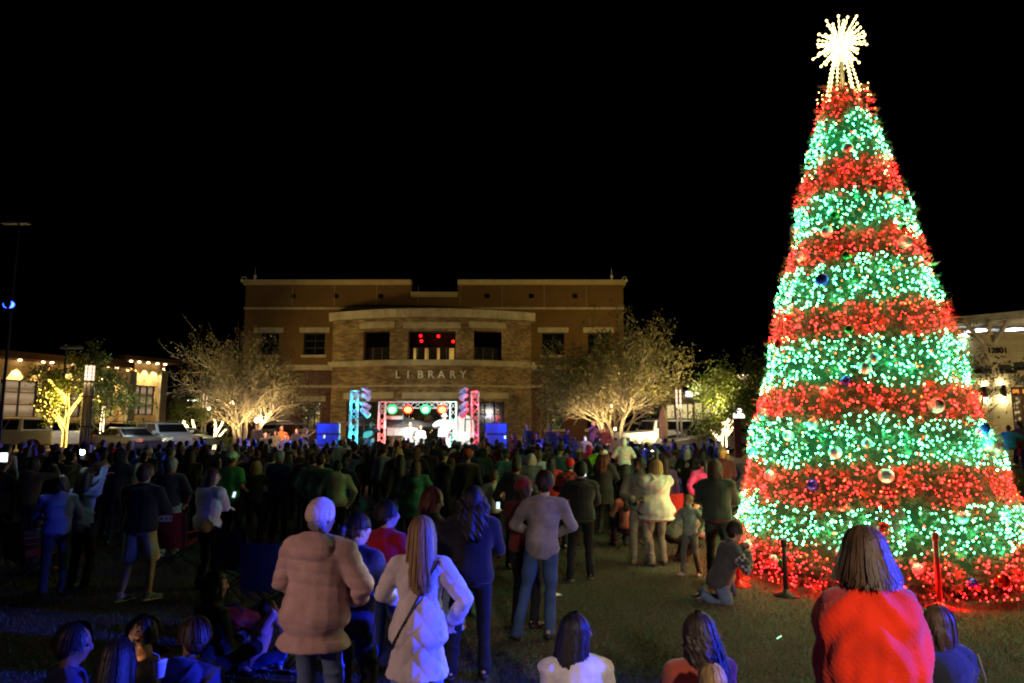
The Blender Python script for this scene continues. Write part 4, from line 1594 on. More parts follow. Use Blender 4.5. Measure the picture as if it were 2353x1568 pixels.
# crowd barrier segments before the stage
for k, x in enumerate((1090, 1160, 1235, 1310)):
    Y = 31.0
    t = root('crowd_barrier', (sx(x, Y), Y, gh(sx(x, Y), Y)), ('first', 'second', 'third', 'fourth')[k] + ' steel crowd barrier counted from the red tower', 'barrier', 'steel barriers beside the stage')
    c = MB()
    c.tube([(-.9, 0, .15), (-.9, 0, 1.1), (.9, 0, 1.1), (.9, 0, .15), (-.9, 0, .15)], [.022] * 5, 6)
    for i in range(13):
        c.tube([(-.8 + i * 1.6 / 12, 0, .15), (-.8 + i * 1.6 / 12, 0, 1.1)], [.009] * 2, 4)
    part(c, 'rails', M_GREYMETAL, t, local=True)
    for s in (-.6, .6):
        c = MB()
        c.box((s, 0, .08), (.06, .6, .03))
        c.box((s, 0, .12), (.03, .03, .1))
        part(c, 'foot', M_GREYMETAL, t, local=True)


# ------------------------------------------------------------------ parked cars
def car(kind, x, Y, rz, col, label, lit=None):
    b = gp(x, Y)
    t = root(kind.replace('car_', ''), b, label, {'pickup': 'truck', 'jeep': 'car'}.get(kind, 'car'), 'cars parked behind the crowd', rz=rz)
    paint = mat('car_paint', col, .3, .2, .08, 2, spec=.6)
    prof = {
        'sedan': ([(-2.3, .35), (2.25, .35), (2.3, .6), (2.2, .78), (1.0, .95), (-1.6, 1.0), (-2.25, .98), (-2.33, .7)], [(1.05, .94), (.25, 1.40), (-.8, 1.43), (-1.75, 1.0)]),
        'suv': ([(-2.3, .4), (2.25, .4), (2.32, .7), (2.25, .95), (1.1, 1.10), (-2.1, 1.12), (-2.33, 1.05), (-2.35, .7)], [(1.2, 1.08), (.55, 1.66), (-1.7, 1.72), (-2.25, 1.1)]),
        'pickup': ([(-2.9, .55), (2.75, .55), (2.85, .8), (2.8, 1.15), (1.35, 1.25), (-2.85, 1.25), (-2.92, .9)], [(1.4, 1.22), (.75, 1.88), (-.75, 1.90), (-.95, 1.24)]),
        'jeep': ([(-2.2, .55), (2.1, .55), (2.2, .75), (2.15, 1.15), (.85, 1.22), (-2.2, 1.25), (-2.25, .8)], [(.8, 1.2), (.55, 1.82), (-2.1, 1.84), (-2.2, 1.22)]),
    }[kind]
    hw = {'sedan': .9, 'suv': .95, 'pickup': 1.0, 'jeep': .92}[kind]
    body = MB()
    body.prism(prof[0], -hw, hw, lambda u, v, w_: (u, w_, v))
    g = prof[1]
    n = len(g)
    zl_ = min(v for u, v in g)
    zh = max(v for u, v in g)
    ins = lambda v: hw * (1 - .16 * (v - zl_) / (zh - zl_)) - .03
    vs = [(u, -ins(v), v) for u, v in g] + [(u, ins(v), v) for u, v in g]
    body.add(vs, [tuple(range(n)), tuple(range(n, 2 * n))[::-1]] + [(i, n + i, n + (i + 1) % n, (i + 1) % n) for i in range(n)])
    o = part(body, 'body', paint, t, local=True)
    md = o.modifiers.new('soft_edges', 'BEVEL')
    md.width = .06
    md.segments = 3
    md.limit_method = 'ANGLE'
    # windows, set a little proud of the cabin
    cx_, cz_ = sum(u for u, v in g) / n, (zl_ + zh) / 2

    def inset(u, v, k):
        return cx_ + (u - cx_) * k, cz_ + (v - cz_) * .72 + .01

    for s in (-1, 1):
        a0, a1 = g[0][0] - .25, g[-1][0] + .25
        top0, top1 = g[1][0] - .08, g[2][0] + .08
        cuts = [0, .47, .52, 1] if kind != 'pickup' else [0, .5, .55, 1]
        for c0, c1 in ((cuts[0], cuts[1]), (cuts[2], cuts[3])):
            w = MB()
            zb__, zt__ = zl_ + .08, zh - .1
            q = [(a0 + (a1 - a0) * c0, zb__), (a0 + (a1 - a0) * c1, zb__), (top0 + (top1 - top0) * c1, zt__), (top0 + (top1 - top0) * c0, zt__)]
            w.hexa([(u, s * (ins(v) + .004), v) for u, v in q] + [(u, s * (ins(v) + .012), v) for u, v in q])
            part(w, 'window', M_GLASS, t, local=True)
    w = MB()
    for (u0, v0), (u1, v1), off in (((g[0][0], g[0][1]), (g[1][0], g[1][1]), .012), ((g[3][0], g[3][1]), (g[2][0], g[2][1]), -.012)):
        pa = (u0 + (u1 - u0) * .12, v0 + (v1 - v0) * .12)
        pb = (u0 + (u1 - u0) * .88, v0 + (v1 - v0) * .88)
        nn = Vector((v1 - v0, 0, -(u1 - u0))).normalized() * (.012 if off > 0 else -.012)
        for_ = [(pa[0], -ins(pa[1]) + .1, pa[1]), (pa[0], ins(pa[1]) - .1, pa[1]), (pb[0], ins(pb[1]) - .1, pb[1]), (pb[0], -ins(pb[1]) + .1, pb[1])]
        w = MB()
        w.hexa([Vector(q) + nn * .3 for q in for_] + [Vector(q) + nn for q in for_])
        part(w, 'windscreen', M_GLASS, t, local=True)
    L0 = max(u for u, v in prof[0])
    wr = {'sedan': .32, 'suv': .37, 'pickup': .42, 'jeep': .42}[kind]
    for u in (L0 - .95, -L0 + 1.0):
        for s in (-1, 1):
            wl = MB()
            M = Matrix.Rotation(PI / 2, 3, 'X')
            wl.lathe((u, s * (hw - .08), wr), [(wr * .6, -.12), (wr, -.1), (wr, .1), (wr * .6, .12)], 18, M)
            wo = part(wl, 'wheel', M_RUBBER, t, local=True)
            wl = MB()
            wl.lathe((u, s * (hw + .03), wr), [(wr * .12, -.03), (wr * .58, -.02), (wr * .6, .02), (wr * .12, .03)], 12, M)
            part(wl, 'rim', M_CHROME, wo, local=True)
    for s in (-1, 1):
        h = MB()
        h.box((L0 - .02, s * (hw - .25), .78 if kind != 'pickup' else 1.0), (.12, .32, .16))
        part(h, 'headlight', M_CHROME, t, local=True)
        h = MB()
        h.box((-L0 - .0, s * (hw - .15), .9), (.1, .16, .22))
        part(h, 'tail_light', M_REDPOST, t, local=True)
        h = MB()
        h.box((g[0][0] - .15, s * (hw + .08), zl_ + .1), (.12, .2, .13))
        part(h, 'mirror', paint, t, local=True)
    if kind in ('suv', 'jeep'):
        h = MB()
        for s in (-1, 1):
            h.tube([(g[1][0] - .2, s * .6, zh + .06), (g[2][0] + .2, s * .6, zh + .06)], [.02] * 2, 5)
        part(h, 'roof_rack', M_CHROME, t, local=True)
    if kind == 'pickup':
        h = MB()
        h.box((-1.9, 0, 1.257), (1.7, 1.7, .012))
        part(h, 'cargo_bed', M_BLACK, t, local=True)
    return t


car('pickup', 60, 36.5, R(168), (.5, .5, .5), 'white pickup truck parked across from the crowd below the wide shop window')
car('suv', 385, 40, R(-40), (.36, .42, .46), 'silver estate car with roof rack parked nose toward the crowd')
car('sedan', 305, 36.5, R(-35), (.1, .1, .11), 'low dark saloon with gleaming headlights parked behind the red beanie')
car('sedan', 352, 46, R(12), (.45, .46, .48), 'pale saloon parked under the shop tower windows')
car('suv', 280, 43.5, R(8), (.03, .03, .035), 'black estate car parked beside the white wrapped trunk')
car('suv', 215, 40.5, R(5), (.05, .035, .03), 'dark estate car half hidden behind the quad column lamp')
car('sedan', 425, 43, R(-25), (.16, .2, .22), 'dark grey hatchback parked beyond the silver estate car')
car('suv', 1458, 43, R(160), (.05, .05, .06), 'dark estate car parked behind the leafy floodlit tree')
car('jeep', 1508, 38, R(200), (.62, .66, .58), 'white boxy utility vehicle parked behind the furled umbrella')
car('suv', 1592, 38.5, R(195), (.02, .02, .022), 'black estate car with chrome window trim parked behind the twin lamp')
car('sedan', 1625, 35, R(190), (.13, .13, .12), 'dark saloon with arching roofline parked in front of the wrapped trunk')
car('suv', 1715, 42, R(175), (.12, .03, .03), 'dark red estate car parked beyond the banner post')
lamp('parking_light', 'POINT', at(330, 900, 37), 200, (.85, .95, 1), .2)
lamp('parking_light', 'POINT', at(1590, 900, 34.5), 300, (1, .85, .6), .2)
# ------------------------------------------------------------------ the Christmas tree
TX, TY, TR, TZ, TT = 5.648, 11.03, 2.165, 8.0, 0.24
ct = root('christmas_tree', (TX, TY, 0), 'giant artificial Christmas tree banded in red and green lights', 'christmas tree')
rs = np.random.default_rng(77)
tr_ = lambda z: TR + (TT - TR) * np.clip(z, 0, TZ) / TZ


def proj(P):
    x, y, z = P
    z -= CAM_Z
    d = y * math.cos(TILT) + z * math.sin(TILT)
    return 1176 + FPX * x / d, 784 - FPX * (-y * math.sin(TILT) + z * math.cos(TILT)) / d


dirc = np.array([TX, TY]) / math.hypot(TX, TY)
zg = np.linspace(0, TZ, 400)
yg = np.array([proj((TX - dirc[0] * tr_(z), TY - dirc[1] * tr_(z), z))[1] for z in zg])
BANDY = [258, 362, 435, 525, 590, 690, 765, 880, 955, 1072, 1165, 1268]
BANDZ = [float(np.interp(-y, -yg, zg)) for y in BANDY]      # descending z


def band(z, a=0.0):
    w = 0.05 * math.sin(3 * a + z * 2) + 0.03 * math.sin(7 * a + z * 5)
    k = sum(1 for b in BANDZ if z + w < b)
    return k            # even: red, odd: green


def cone_pts(n, z0=0.03, z1=TZ):
    # uniform over the cone surface
    t = rs.random(n * 3)
    z = z0 + (z1 - z0) * t
    keep = rs.random(n * 3) < tr_(z) / TR
    z = z[keep][:n]
    a = rs.random(len(z)) * 2 * PI
    return z, a


slope = math.atan2(TR - TT, TZ)
cb = MB()
cb.lathe((0, 0, 0), [(TR * .84, .06), (TR * .86, .2), (TT * .7, TZ - .1), (.02, TZ)], 40)
part(cb, 'inner_frame', mat('tree_core', (.012, .028, .012), .9), ct, local=True)
# needle tufts
nt_ = 9500
z, a = cone_pts(nt_)
nt_ = len(z)
lump = .05 * np.sin(5 * a + 3 * z) + .04 * np.sin(11 * a - 5 * z) + rs.normal(0, .035, nt_)
r = tr_(z) * .965 + lump
base = np.stack([np.cos(a) * r, np.sin(a) * r, z], 1)
out = np.stack([np.cos(a) * math.cos(slope), np.sin(a) * math.cos(slope), np.full(nt_, math.sin(slope))], 1)
tw = out + rs.normal(0, .45, (nt_, 3))
tw /= np.linalg.norm(tw, axis=1)[:, None]
K = 18
tb = np.repeat(base, K, 0)
td = np.repeat(tw, K, 0)
s = rs.random((nt_ * K, 1))
p0 = tb + td * (s * .13 - .04)
nd = rs.normal(0, 1, (nt_ * K, 3)) + td * .9
nd /= np.linalg.norm(nd, axis=1)[:, None]
ln = .05 + .045 * rs.random((nt_ * K, 1))
wv = np.cross(nd, rs.normal(0, 1, (nt_ * K, 3)))
wv /= np.linalg.norm(wv, axis=1)[:, None]
wv *= .0045
NV = np.stack([p0 - wv, p0 + wv, p0 + nd * ln], 1).reshape(-1, 3)
M_NEEDLE = mat('pine_needles', (.16, .105, .055), .55, 0, .35, 2.5, spec=.35)
part(np_mesh('needles', NV, 3, M_NEEDLE), 'needles', None, ct)

# bulbs
M_BR = em('red_bulb', (1.0, .013, .016), 26, sample=False)
M_BG = em('green_bulb', (.09, 1.0, .36), 30, sample=False)
M_BO = em('orange_bulb', (1.0, .07, .015), 20, sample=False)
M_BW = em('warm_white_bulb', (1.0, .72, .22), 12, sample=False)
nbulb = 11000
z, a = cone_pts(nbulb, .06, TZ - .05)
nbulb = len(z)
lump = .05 * np.sin(5 * a + 3 * z) + .04 * np.sin(11 * a - 5 * z)
r = tr_(z) * .965 + lump + .045 + .05 * rs.random(nbulb)
bp_ = np.stack([np.cos(a) * r, np.sin(a) * r, z], 1)
OCT = np.array([(1, 0, 0), (-1, 0, 0), (0, 1, 0), (0, -1, 0), (0, 0, 1), (0, 0, -1)], float)
OF = [(0, 2, 4), (2, 1, 4), (1, 3, 4), (3, 0, 4), (2, 0, 5), (1, 2, 5), (3, 1, 5), (0, 3, 5)]


def octa_mesh(name, pts, rad, mids, mats):
    n = len(pts)
    v = (pts[:, None, :] + OCT[None] * rad[:, None, None]).reshape(-1, 3)
    f = (np.array(OF)[None] + (np.arange(n) * 6)[:, None, None]).reshape(-1)
    me = bpy.data.meshes.new(name)
    me.vertices.add(len(v))
    me.vertices.foreach_set('co', v.astype(np.float32).ravel())
    me.loops.add(n * 24)
    me.loops.foreach_set('vertex_index', f.astype(np.int32))
    me.polygons.add(n * 8)
    me.polygons.foreach_set('loop_start', np.arange(0, n * 24, 3, dtype=np.int32))
    me.polygons.foreach_set('loop_total', np.full(n * 8, 3, dtype=np.int32))
    for m in mats:
        me.materials.append(m)
    me.polygons.foreach_set('material_index', np.repeat(mids, 8).astype(np.int32))
    me.update(calc_edges=True)
    return me


mids = np.zeros(nbulb, int)
for i in range(nbulb):
    k = band(z[i], a[i])
    q = rs.random()
    if z[i] > TZ - .28:
        mids[i] = 3 if q < .6 else 0
    elif k % 2:
        mids[i] = 1 if q < .90 else (2 if q < .96 else 0)
    else:
        mids[i] = 0 if q < .94 else 2
# red bands carry somewhat fewer bulbs
kp = (mids != 0) | (rs.random(nbulb) < .95)
bp_, mids = bp_[kp], mids[kp]
rad = np.where(mids == 1, .0124, .0100) * (.7 + .9 * rs.random(len(mids)) ** 2)
wp = bp_ + np.array([TX, TY, 0])
dist = np.linalg.norm(wp - np.array([0, 0, CAM_Z]), axis=1)
order = np.argsort(dist / rad)
first = order[:100]
rest = order[100:]
mats4 = [M_BR, M_BG, M_BO, M_BW]
part(octa_mesh('string_lights', bp_[rest], rad[rest], mids[rest], mats4), 'string_lights', None, ct, kind='stuff')
one = [octa_mesh('light_bulb', np.zeros((1, 3)), np.array([1.0]), np.array([0]), [m]) for m in mats4]
for i in first:
    o = part(one[mids[i]], 'light_bulb', None, ct)
    o.location = bp_[i]
    o.scale = (rad[i],) * 3

# the light the strings give off, gathered band by band just outside the needles
edges = [0.0] + BANDZ[::-1] + [TZ]
for k in range(len(edges) - 1):
    z0, z1 = edges[k], edges[k + 1]
    zm = (z0 + z1) / 2
    green = band(zm) % 2
    for zq in ((z0 + (z1 - z0) * .25, z0 + (z1 - z0) * .75) if z1 - z0 < .85 else (z0 + (z1 - z0) * .2, zm, z0 + (z1 - z0) * .8)):
        rr = tr_(zq) + .05
        n = max(5, round(2 * PI * rr / .42))
        area = 2 * PI * tr_(zq) * (z1 - z0) / n / (2 if z1 - z0 < .85 else 3)
        for j in range(n):
            a_ = 2 * PI * (j + .8 * rs.random()) / n
            zj = min(z1 - .03, max(z0 + .03, zq + .12 * rs.normal()))
            rj = tr_(zj) + .03 + .07 * rs.random()
            lamp('string_glow', 'POINT', (TX + math.cos(a_) * rj, TY + math.sin(a_) * rj, zj), area * (38 if green else 52), (.012, 1, .40) if green else (1, .004, .004), .03)
lamp('topper_glow', 'POINT', (TX - .25, TY - .45, TZ + .25), 14, (1, .75, .2), .1)
# baubles hanging on the side that faces the lawn
M_BAUB = [('clear mirrored', mat('mirror_bauble', (.8, .82, .85), .42, .45, .03)), ('glossy red', mat('red_bauble', (.6, .02, .02), .1, .6, .05)),
          ('dark green', mat('green_bauble', (.03, .22, .06), .1, .6, .05)), ('deep blue', mat('blue_bauble', (.04, .06, .55), .1, .6, .05))]
ORD = ['topmost red', 'topmost green', 'second red', 'second green', 'third red', 'third green', 'fourth red', 'fourth green', 'fifth red', 'fifth green', 'sixth red', 'lowest green', 'lowest red']
bl_ = []
view_a = math.atan2(-TY, -TX)
for i in range(42):
    zz = .25 + (TZ - 1.2) * rs.random() ** 1.5
    aa = view_a + (rs.random() * 2 - 1) * 1.25
    kind = [0, 0, 0, 1, 0, 2, 0, 3][i % 8]
    ra = .055 + .05 * rs.random()
    rr = tr_(zz) * .965 + .05 * math.sin(5 * aa + 3 * zz) + .04 * math.sin(11 * aa - 5 * zz) + .06
    bl_.append((band(zz, aa), kind, aa, zz, rr, ra))
seen = {}
for k, kind, aa, zz, rr, ra in sorted(bl_, key=lambda t: (t[0], t[1], t[2])):
    seen.setdefault((k, kind), []).append((aa, zz, rr, ra))
NUM = ['first', 'second', 'third', 'fourth', 'fifth', 'sixth', 'seventh', 'eighth', 'ninth']
me_b = {}
for (k, kind), L_ in seen.items():
    nm, mm = M_BAUB[kind]
    for j, (aa, zz, rr, ra) in enumerate(L_):
        pos = 'the only one' if len(L_) == 1 else NUM[j] + ' from the stage side'
        t = root('bauble', (TX + math.cos(aa) * rr, TY + math.sin(aa) * rr, zz), '%s bauble, %s band of the tree, %s' % (nm, ORD[k], pos), 'bauble', 'baubles on the Christmas tree')
        b = MB()
        b.ell((0, 0, 0), (ra, ra, ra), None, 18, 12)
        part(b, 'ball', mm, t, local=True, smooth=True)
        b = MB()
        b.tube([(0, 0, ra * .95), (0, 0, ra * 1.12)], [ra * .2] * 2, 8, cap=.1)
        part(b, 'cap', M_CHROME, t, local=True)

# starburst topper and its strings of warm bulbs
sc_ = at(1930, 100, TY - .05)
tp = root('tree_topper', (TX - .01, TY, TZ), 'blazing warm white starburst topper on the peak of the Christmas tree', 'tree topper')
M_STAR = em('star_bulb', (1, .78, .30), 5.5)
b = MB()
b.tube([(TX, TY, TZ - .2), (sc_.x, sc_.y, sc_.z)], [.04, .03], 8)
b.ell(sc_, (.07, .07, .07), None, 10, 8)
part(b, 'mast', M_GREYMETAL, tp)
for i in range(64):
    zz_ = 1 - 2 * (i + .5) / 64
    ph = i * 2.39996
    d = Vector((math.sqrt(1 - zz_ * zz_) * math.cos(ph), math.sqrt(1 - zz_ * zz_) * math.sin(ph), zz_))
    L0 = .30 + .17 * rs.random()
    b = MB()
    b.tube([sc_ + d * .05, sc_ + d * L0], [.007, .005], 5)
    n = 5
    for j in range(n):
        q = .10 + (L0 - .10) * j / (n - 1)
        b.ell(sc_ + d * q, (.017 if j < n - 1 else .021,) * 3, None, 7, 5)
    part(b, 'light_rod', M_STAR, tp)
for i in range(7):
    aa = 2 * PI * i / 7 + .3
    b = MB()
    n = 11
    wire = []
    for j in range(n):
        q = j / (n - 1)
        zz = (sc_.z - .12) + (TZ - .12 - (sc_.z - .12)) * q
        rr = .07 + .19 * q ** .8
        wire.append((TX + math.cos(aa) * rr, TY + math.sin(aa) * rr, zz))
        b.ell(wire[-1], (.021,) * 3, None, 7, 5)
    b.tube(wire, [.004] * n, 4)
    part(b, 'bulb_string', M_STAR, tp)

# posts of the barrier round the tree
for x, yt, yb, red, lab in ((1697, 1190, 1345, 1, 'red barrier post on a round foot beside the kneeling man'), (2160, 1222, 1398, 1, 'red barrier post standing behind the seated dark haired woman'),
                            (1806, 1238, 1368, 0, 'dark barrier post standing in front of the tree near the kneeling man')):
    X, Y = on_ground(x, yb)
    h = at(x, yt, Y).z
    t = root('barrier_post', (X, Y, 0), lab, 'post', 'barrier posts round the tree')
    mm = M_REDPOST if red else M_BLACK
    b = MB()
    b.lathe((0, 0, 0), [(.17, 0), (.17, .015), (.06, .05), (.035, .09)], 18)
    part(b, 'foot', mm, t, local=True, smooth=True)
    b = MB()
    b.tube([(0, 0, .06), (0, 0, h - .03)], [.033, .033], 12, cap=.3)
    b.lathe((0, 0, h - .1), [(.04, 0), (.045, .02), (.045, .08), (.03, .1)], 12)
    part(b, 'pole', mm, t, local=True, smooth=True)
# ------------------------------------------------------------------ people: one skeleton, many poses
def remesh(mb, vox, name, smooth=5, fold=None, keep=None):
    me = mb.mesh('raw')
    o = bpy.data.objects.new('raw', me)
    COL.objects.link(o)
    m = o.modifiers.new('r', 'REMESH')
    m.mode = 'VOXEL'
    m.voxel_size = vox
    s = o.modifiers.new('s', 'SMOOTH')
    s.iterations = smooth
    s.factor = 0.5
    dg = bpy.context.evaluated_depsgraph_get()
    out = bpy.data.meshes.new_from_object(o.evaluated_get(dg))
    bpy.data.objects.remove(o)
    bpy.data.meshes.remove(me)
    out.name = name
    n = len(out.vertices)
    if fold is not None and n:
        v = np.zeros(n * 3, np.float32)
        nn = np.zeros(n * 3, np.float32)
        out.vertices.foreach_get('co', v)
        out.vertices.foreach_get('normal', nn)
        v = v.reshape(-1, 3)
        nn = nn.reshape(-1, 3)
        d = fold(v.astype(float), nn.astype(float))
        if d.ndim == 2:
            v = v + d
        else:
            v = v + nn * d[:, None]
        out.vertices.foreach_set('co', v.astype(np.float32).ravel())
    out.polygons.foreach_set('use_smooth', [True] * len(out.polygons))
    out.update()
    return out


def ik(a, b, l1, l2, pole):
    a, b = Vector(a), Vector(b)
    d = b - a
    L_ = min(max(d.length, 1e-4), (l1 + l2) * .999)
    d.normalize()
    x = (l1 * l1 - l2 * l2 + L_ * L_) / (2 * L_)
    h = math.sqrt(max(0, l1 * l1 - x * x))
    p = Vector(pole)
    p = p - d * p.dot(d)
    p = p.normalized() if p.length > 1e-5 else d.orthogonal().normalized()
    return a + d * x + p * h, a + d * L_


def folds(seed, amp, fx=9.0, fz=26.0):
    ph = np.random.default_rng(seed).random(8) * 6.28

    def f(v, n):
        x, y, z = v[:, 0], v[:, 1], v[:, 2]
        w = np.sin(fz * z + fx * x + ph[0] + 1.5 * np.sin(7 * y + ph[1])) * .5
        w += np.sin(fz * .6 * z - fx * 1.5 * y + ph[2] + 2 * np.sin(5 * x + ph[3])) * .5
        w += .6 * np.sin(fx * 2.3 * x + 3 * z + ph[4] + np.sin(9 * z + ph[5]))
        c = (1 - np.abs(np.sin(fz * .55 * z + fx * .8 * x * np.sign(np.sin(ph[6])) + 1.1 * np.sin(11 * y + 6 * x + ph[7])))) ** 4
        m = np.clip(np.sin(5.3 * x + ph[1]) + np.sin(6.1 * z + ph[2]) + .4, 0, 1.2)
        return amp * (w + 2.4 * c * m - .5)
    return f


def quilt_rows(step, amp, skew=0.25):
    """horizontal puffed channels"""
    def f(v, n):
        t = (v[:, 2] + skew * np.abs(v[:, 0]) + .012 * np.sin(9 * v[:, 0]) + .008 * np.sin(23 * v[:, 1] + 5 * v[:, 0])) / step
        p = np.abs(np.sin(np.pi * t)) ** .5
        return amp * (p - .6) + .006 * np.sin(30 * v[:, 2] + 17 * v[:, 0]) * np.sin(19 * v[:, 0] + 4)
    return f


def quilt_diamond(step, amp):
    def f(v, n):
        a = np.where(np.abs(n[:, 0]) > .75, v[:, 1], v[:, 0])
        p = np.abs(np.sin(np.pi * (v[:, 2] * .8 + a) / step)) ** .35 * np.abs(np.sin(np.pi * (v[:, 2] * .8 - a) / step)) ** .35
        return amp * (p - .5)
    return f


TORSO = [(-.20, .100, .085), (-.10, .158, .112), (.03, .165, .115), (.22, .150, .103), (.42, .142, .10), (.62, .162, .112), (.78, .172, .110), (.90, .150, .098), (.97, .10, .082), (1.0, .066, .066)]
POSE0 = dict(pel=(0, 0, .95), lean=0.0, side=0.0, hy=0.0, hp=0.0, hr=0.0, lh=(-.27, .03, .86), rh=(.27, .03, .86), lep=(-.5, -1, 0), rep=(.5, -1, 0),
             lf=(-.11, 0, .08), rf=(.12, .03, .08), lk=(-.1, 1, 0), rk=(.1, 1, 0), bulk=1.0, lfd=(-.2, 1, 0), rfd=(.2, 1, 0), shw=.185)


def skel(**kw):
    p = dict(POSE0)
    p.update(kw)
    s = {}
    pel = Vector(p['pel'])
    up = Vector((p['side'], math.sin(p['lean']), math.cos(p['lean']))).normalized()
    s['pel'], s['up'] = pel, up
    nb = pel + up * .52
    s['nb'] = nb
    upn = (up * .6 + Vector((0, 0, .4)) + Vector((0, .12, 0))).normalized()
    s['head'] = nb + upn * .155
    s['hrot'] = Matrix.Rotation(p['hy'], 3, 'Z') @ Matrix.Rotation(p['hp'], 3, 'X') @ Matrix.Rotation(p['hr'], 3, 'Y')
    xs = Vector((1, 0, 0))
    for k, sg in (('l', -1), ('r', 1)):
        sh = nb - up * .075 + xs * (sg * p['shw'] * p['bulk'])
        e, w = ik(sh, p[k + 'h'], .29, .265, p[k + 'ep'])
        hip = pel + xs * (sg * .09) - up * .02
        kn, an = ik(hip, p[k + 'f'], .44, .43, p[k + 'k'])
        s[k + 'sh'], s[k + 'e'], s[k + 'w'], s[k + 'hip'], s[k + 'kn'], s[k + 'an'] = sh, e, w, hip, kn, an
    s['p'] = p
    return s


def torso(mb, s, inf, t0=-.2, t1=1.0, flare=0.0, n=16, dn=0.0):
    b = s['p']['bulk']
    pts, rad = [], []
    for t, rx, ry in TORSO:
        if t < t0 - 1e-6 or t > t1 + 1e-6:
            continue
        k = inf + max(0, .4 - t) * flare
        pts.append(s['pel'] + s['up'] * (.52 * t) + Vector((0, -.012 + .02 * math.sin(PI * min(1, max(0, t))), 0)))
        rad.append((rx * b + k, ry * (b * .5 + .5) + k))
    if dn:   # a coat skirt hanging straight below the hip
        q = pts[0]
        r0 = rad[0] if t0 > -.15 else (.158 * b + inf, .112 + inf)
        ex = [(q - Vector((0, 0, dn)), (r0[0] + flare * .45 + .015, r0[1] + flare * .4 + .02)), (q - Vector((0, 0, dn * .5)), (r0[0] + flare * .25 + .01, r0[1] + flare * .2 + .012))]
        pts = [e[0] for e in ex] + pts
        rad = [e[1] for e in ex] + rad
    mb.tube(pts, rad, n, cap=.22 if not dn else .12, xa=(1, 0, 0))


def head_shape(mb, c, M, female=False):
    L_ = lambda x, y, z: c + M @ Vector((x, y, z))
    mb.ell(L_(0, -.008, .025), (.076, .095, .095), M, 16, 10)
    mb.ell(L_(0, .022, -.035), (.060, .070, .078), M, 14, 9)
    mb.ell(L_(0, .040, -.085), (.036, .042, .030), M, 12, 7)      # chin
    mb.tube([L_(0, .084, .022), L_(0, .102, -.012), L_(0, .104, -.022)], [.011, .015, .016], 8)   # nose
    mb.ell(L_(0, .078, -.056), (.026, .016, .011), M, 10, 6)      # lips
    mb.ell(L_(0, .074, .036), (.052, .018, .012), M, 10, 6)       # brow
    for sg in (-1, 1):
        mb.ell(L_(sg * .077, -.008, -.012), (.011, .02, .031), M, 8, 6)     # ears
        mb.ell(L_(sg * .040, .066, -.025), (.022, .02, .018), M, 8, 6)      # cheeks


def hand(mb, w, e, grip=.5, thumb=1, fine=True):
    d = (w - e).normalized()
    side = d.cross(Vector((0, 0, 1)))
    side = side.normalized() if side.length > .1 else Vector((0, 1, 0))
    nrm = side.cross(d)
    mb.tube([w - d * .01, w + d * .03, w + d * .085], [(.027, .019), (.040, .016), (.042, .013)], 10, xa=side)
    for i in range(4):
        o = w + d * .088 + side * (-.031 + .021 * i)
        ln = (.062, .072, .068, .052)[i]
        a = grip * 1.2
        d1 = d * math.cos(a) - nrm * math.sin(a)
        d2 = d * math.cos(a * 2) - nrm * math.sin(a * 2)
        mb.tube([o - d * .02, o, o + d1 * ln * .5, o + d1 * ln * .5 + d2 * ln * .45], [.0095, .0095, .0088, .0075], 7, cap=.8)
    o = w + d * .03 + side * (-.036 * thumb)
    t1 = (d * .6 - side * .7 * thumb - nrm * .35 * grip).normalized()
    mb.tube([o, o + t1 * .035, o + t1 * .035 + (d * .9 - nrm * .4).normalized() * .03], [.013, .011, .009], 7, cap=.8)


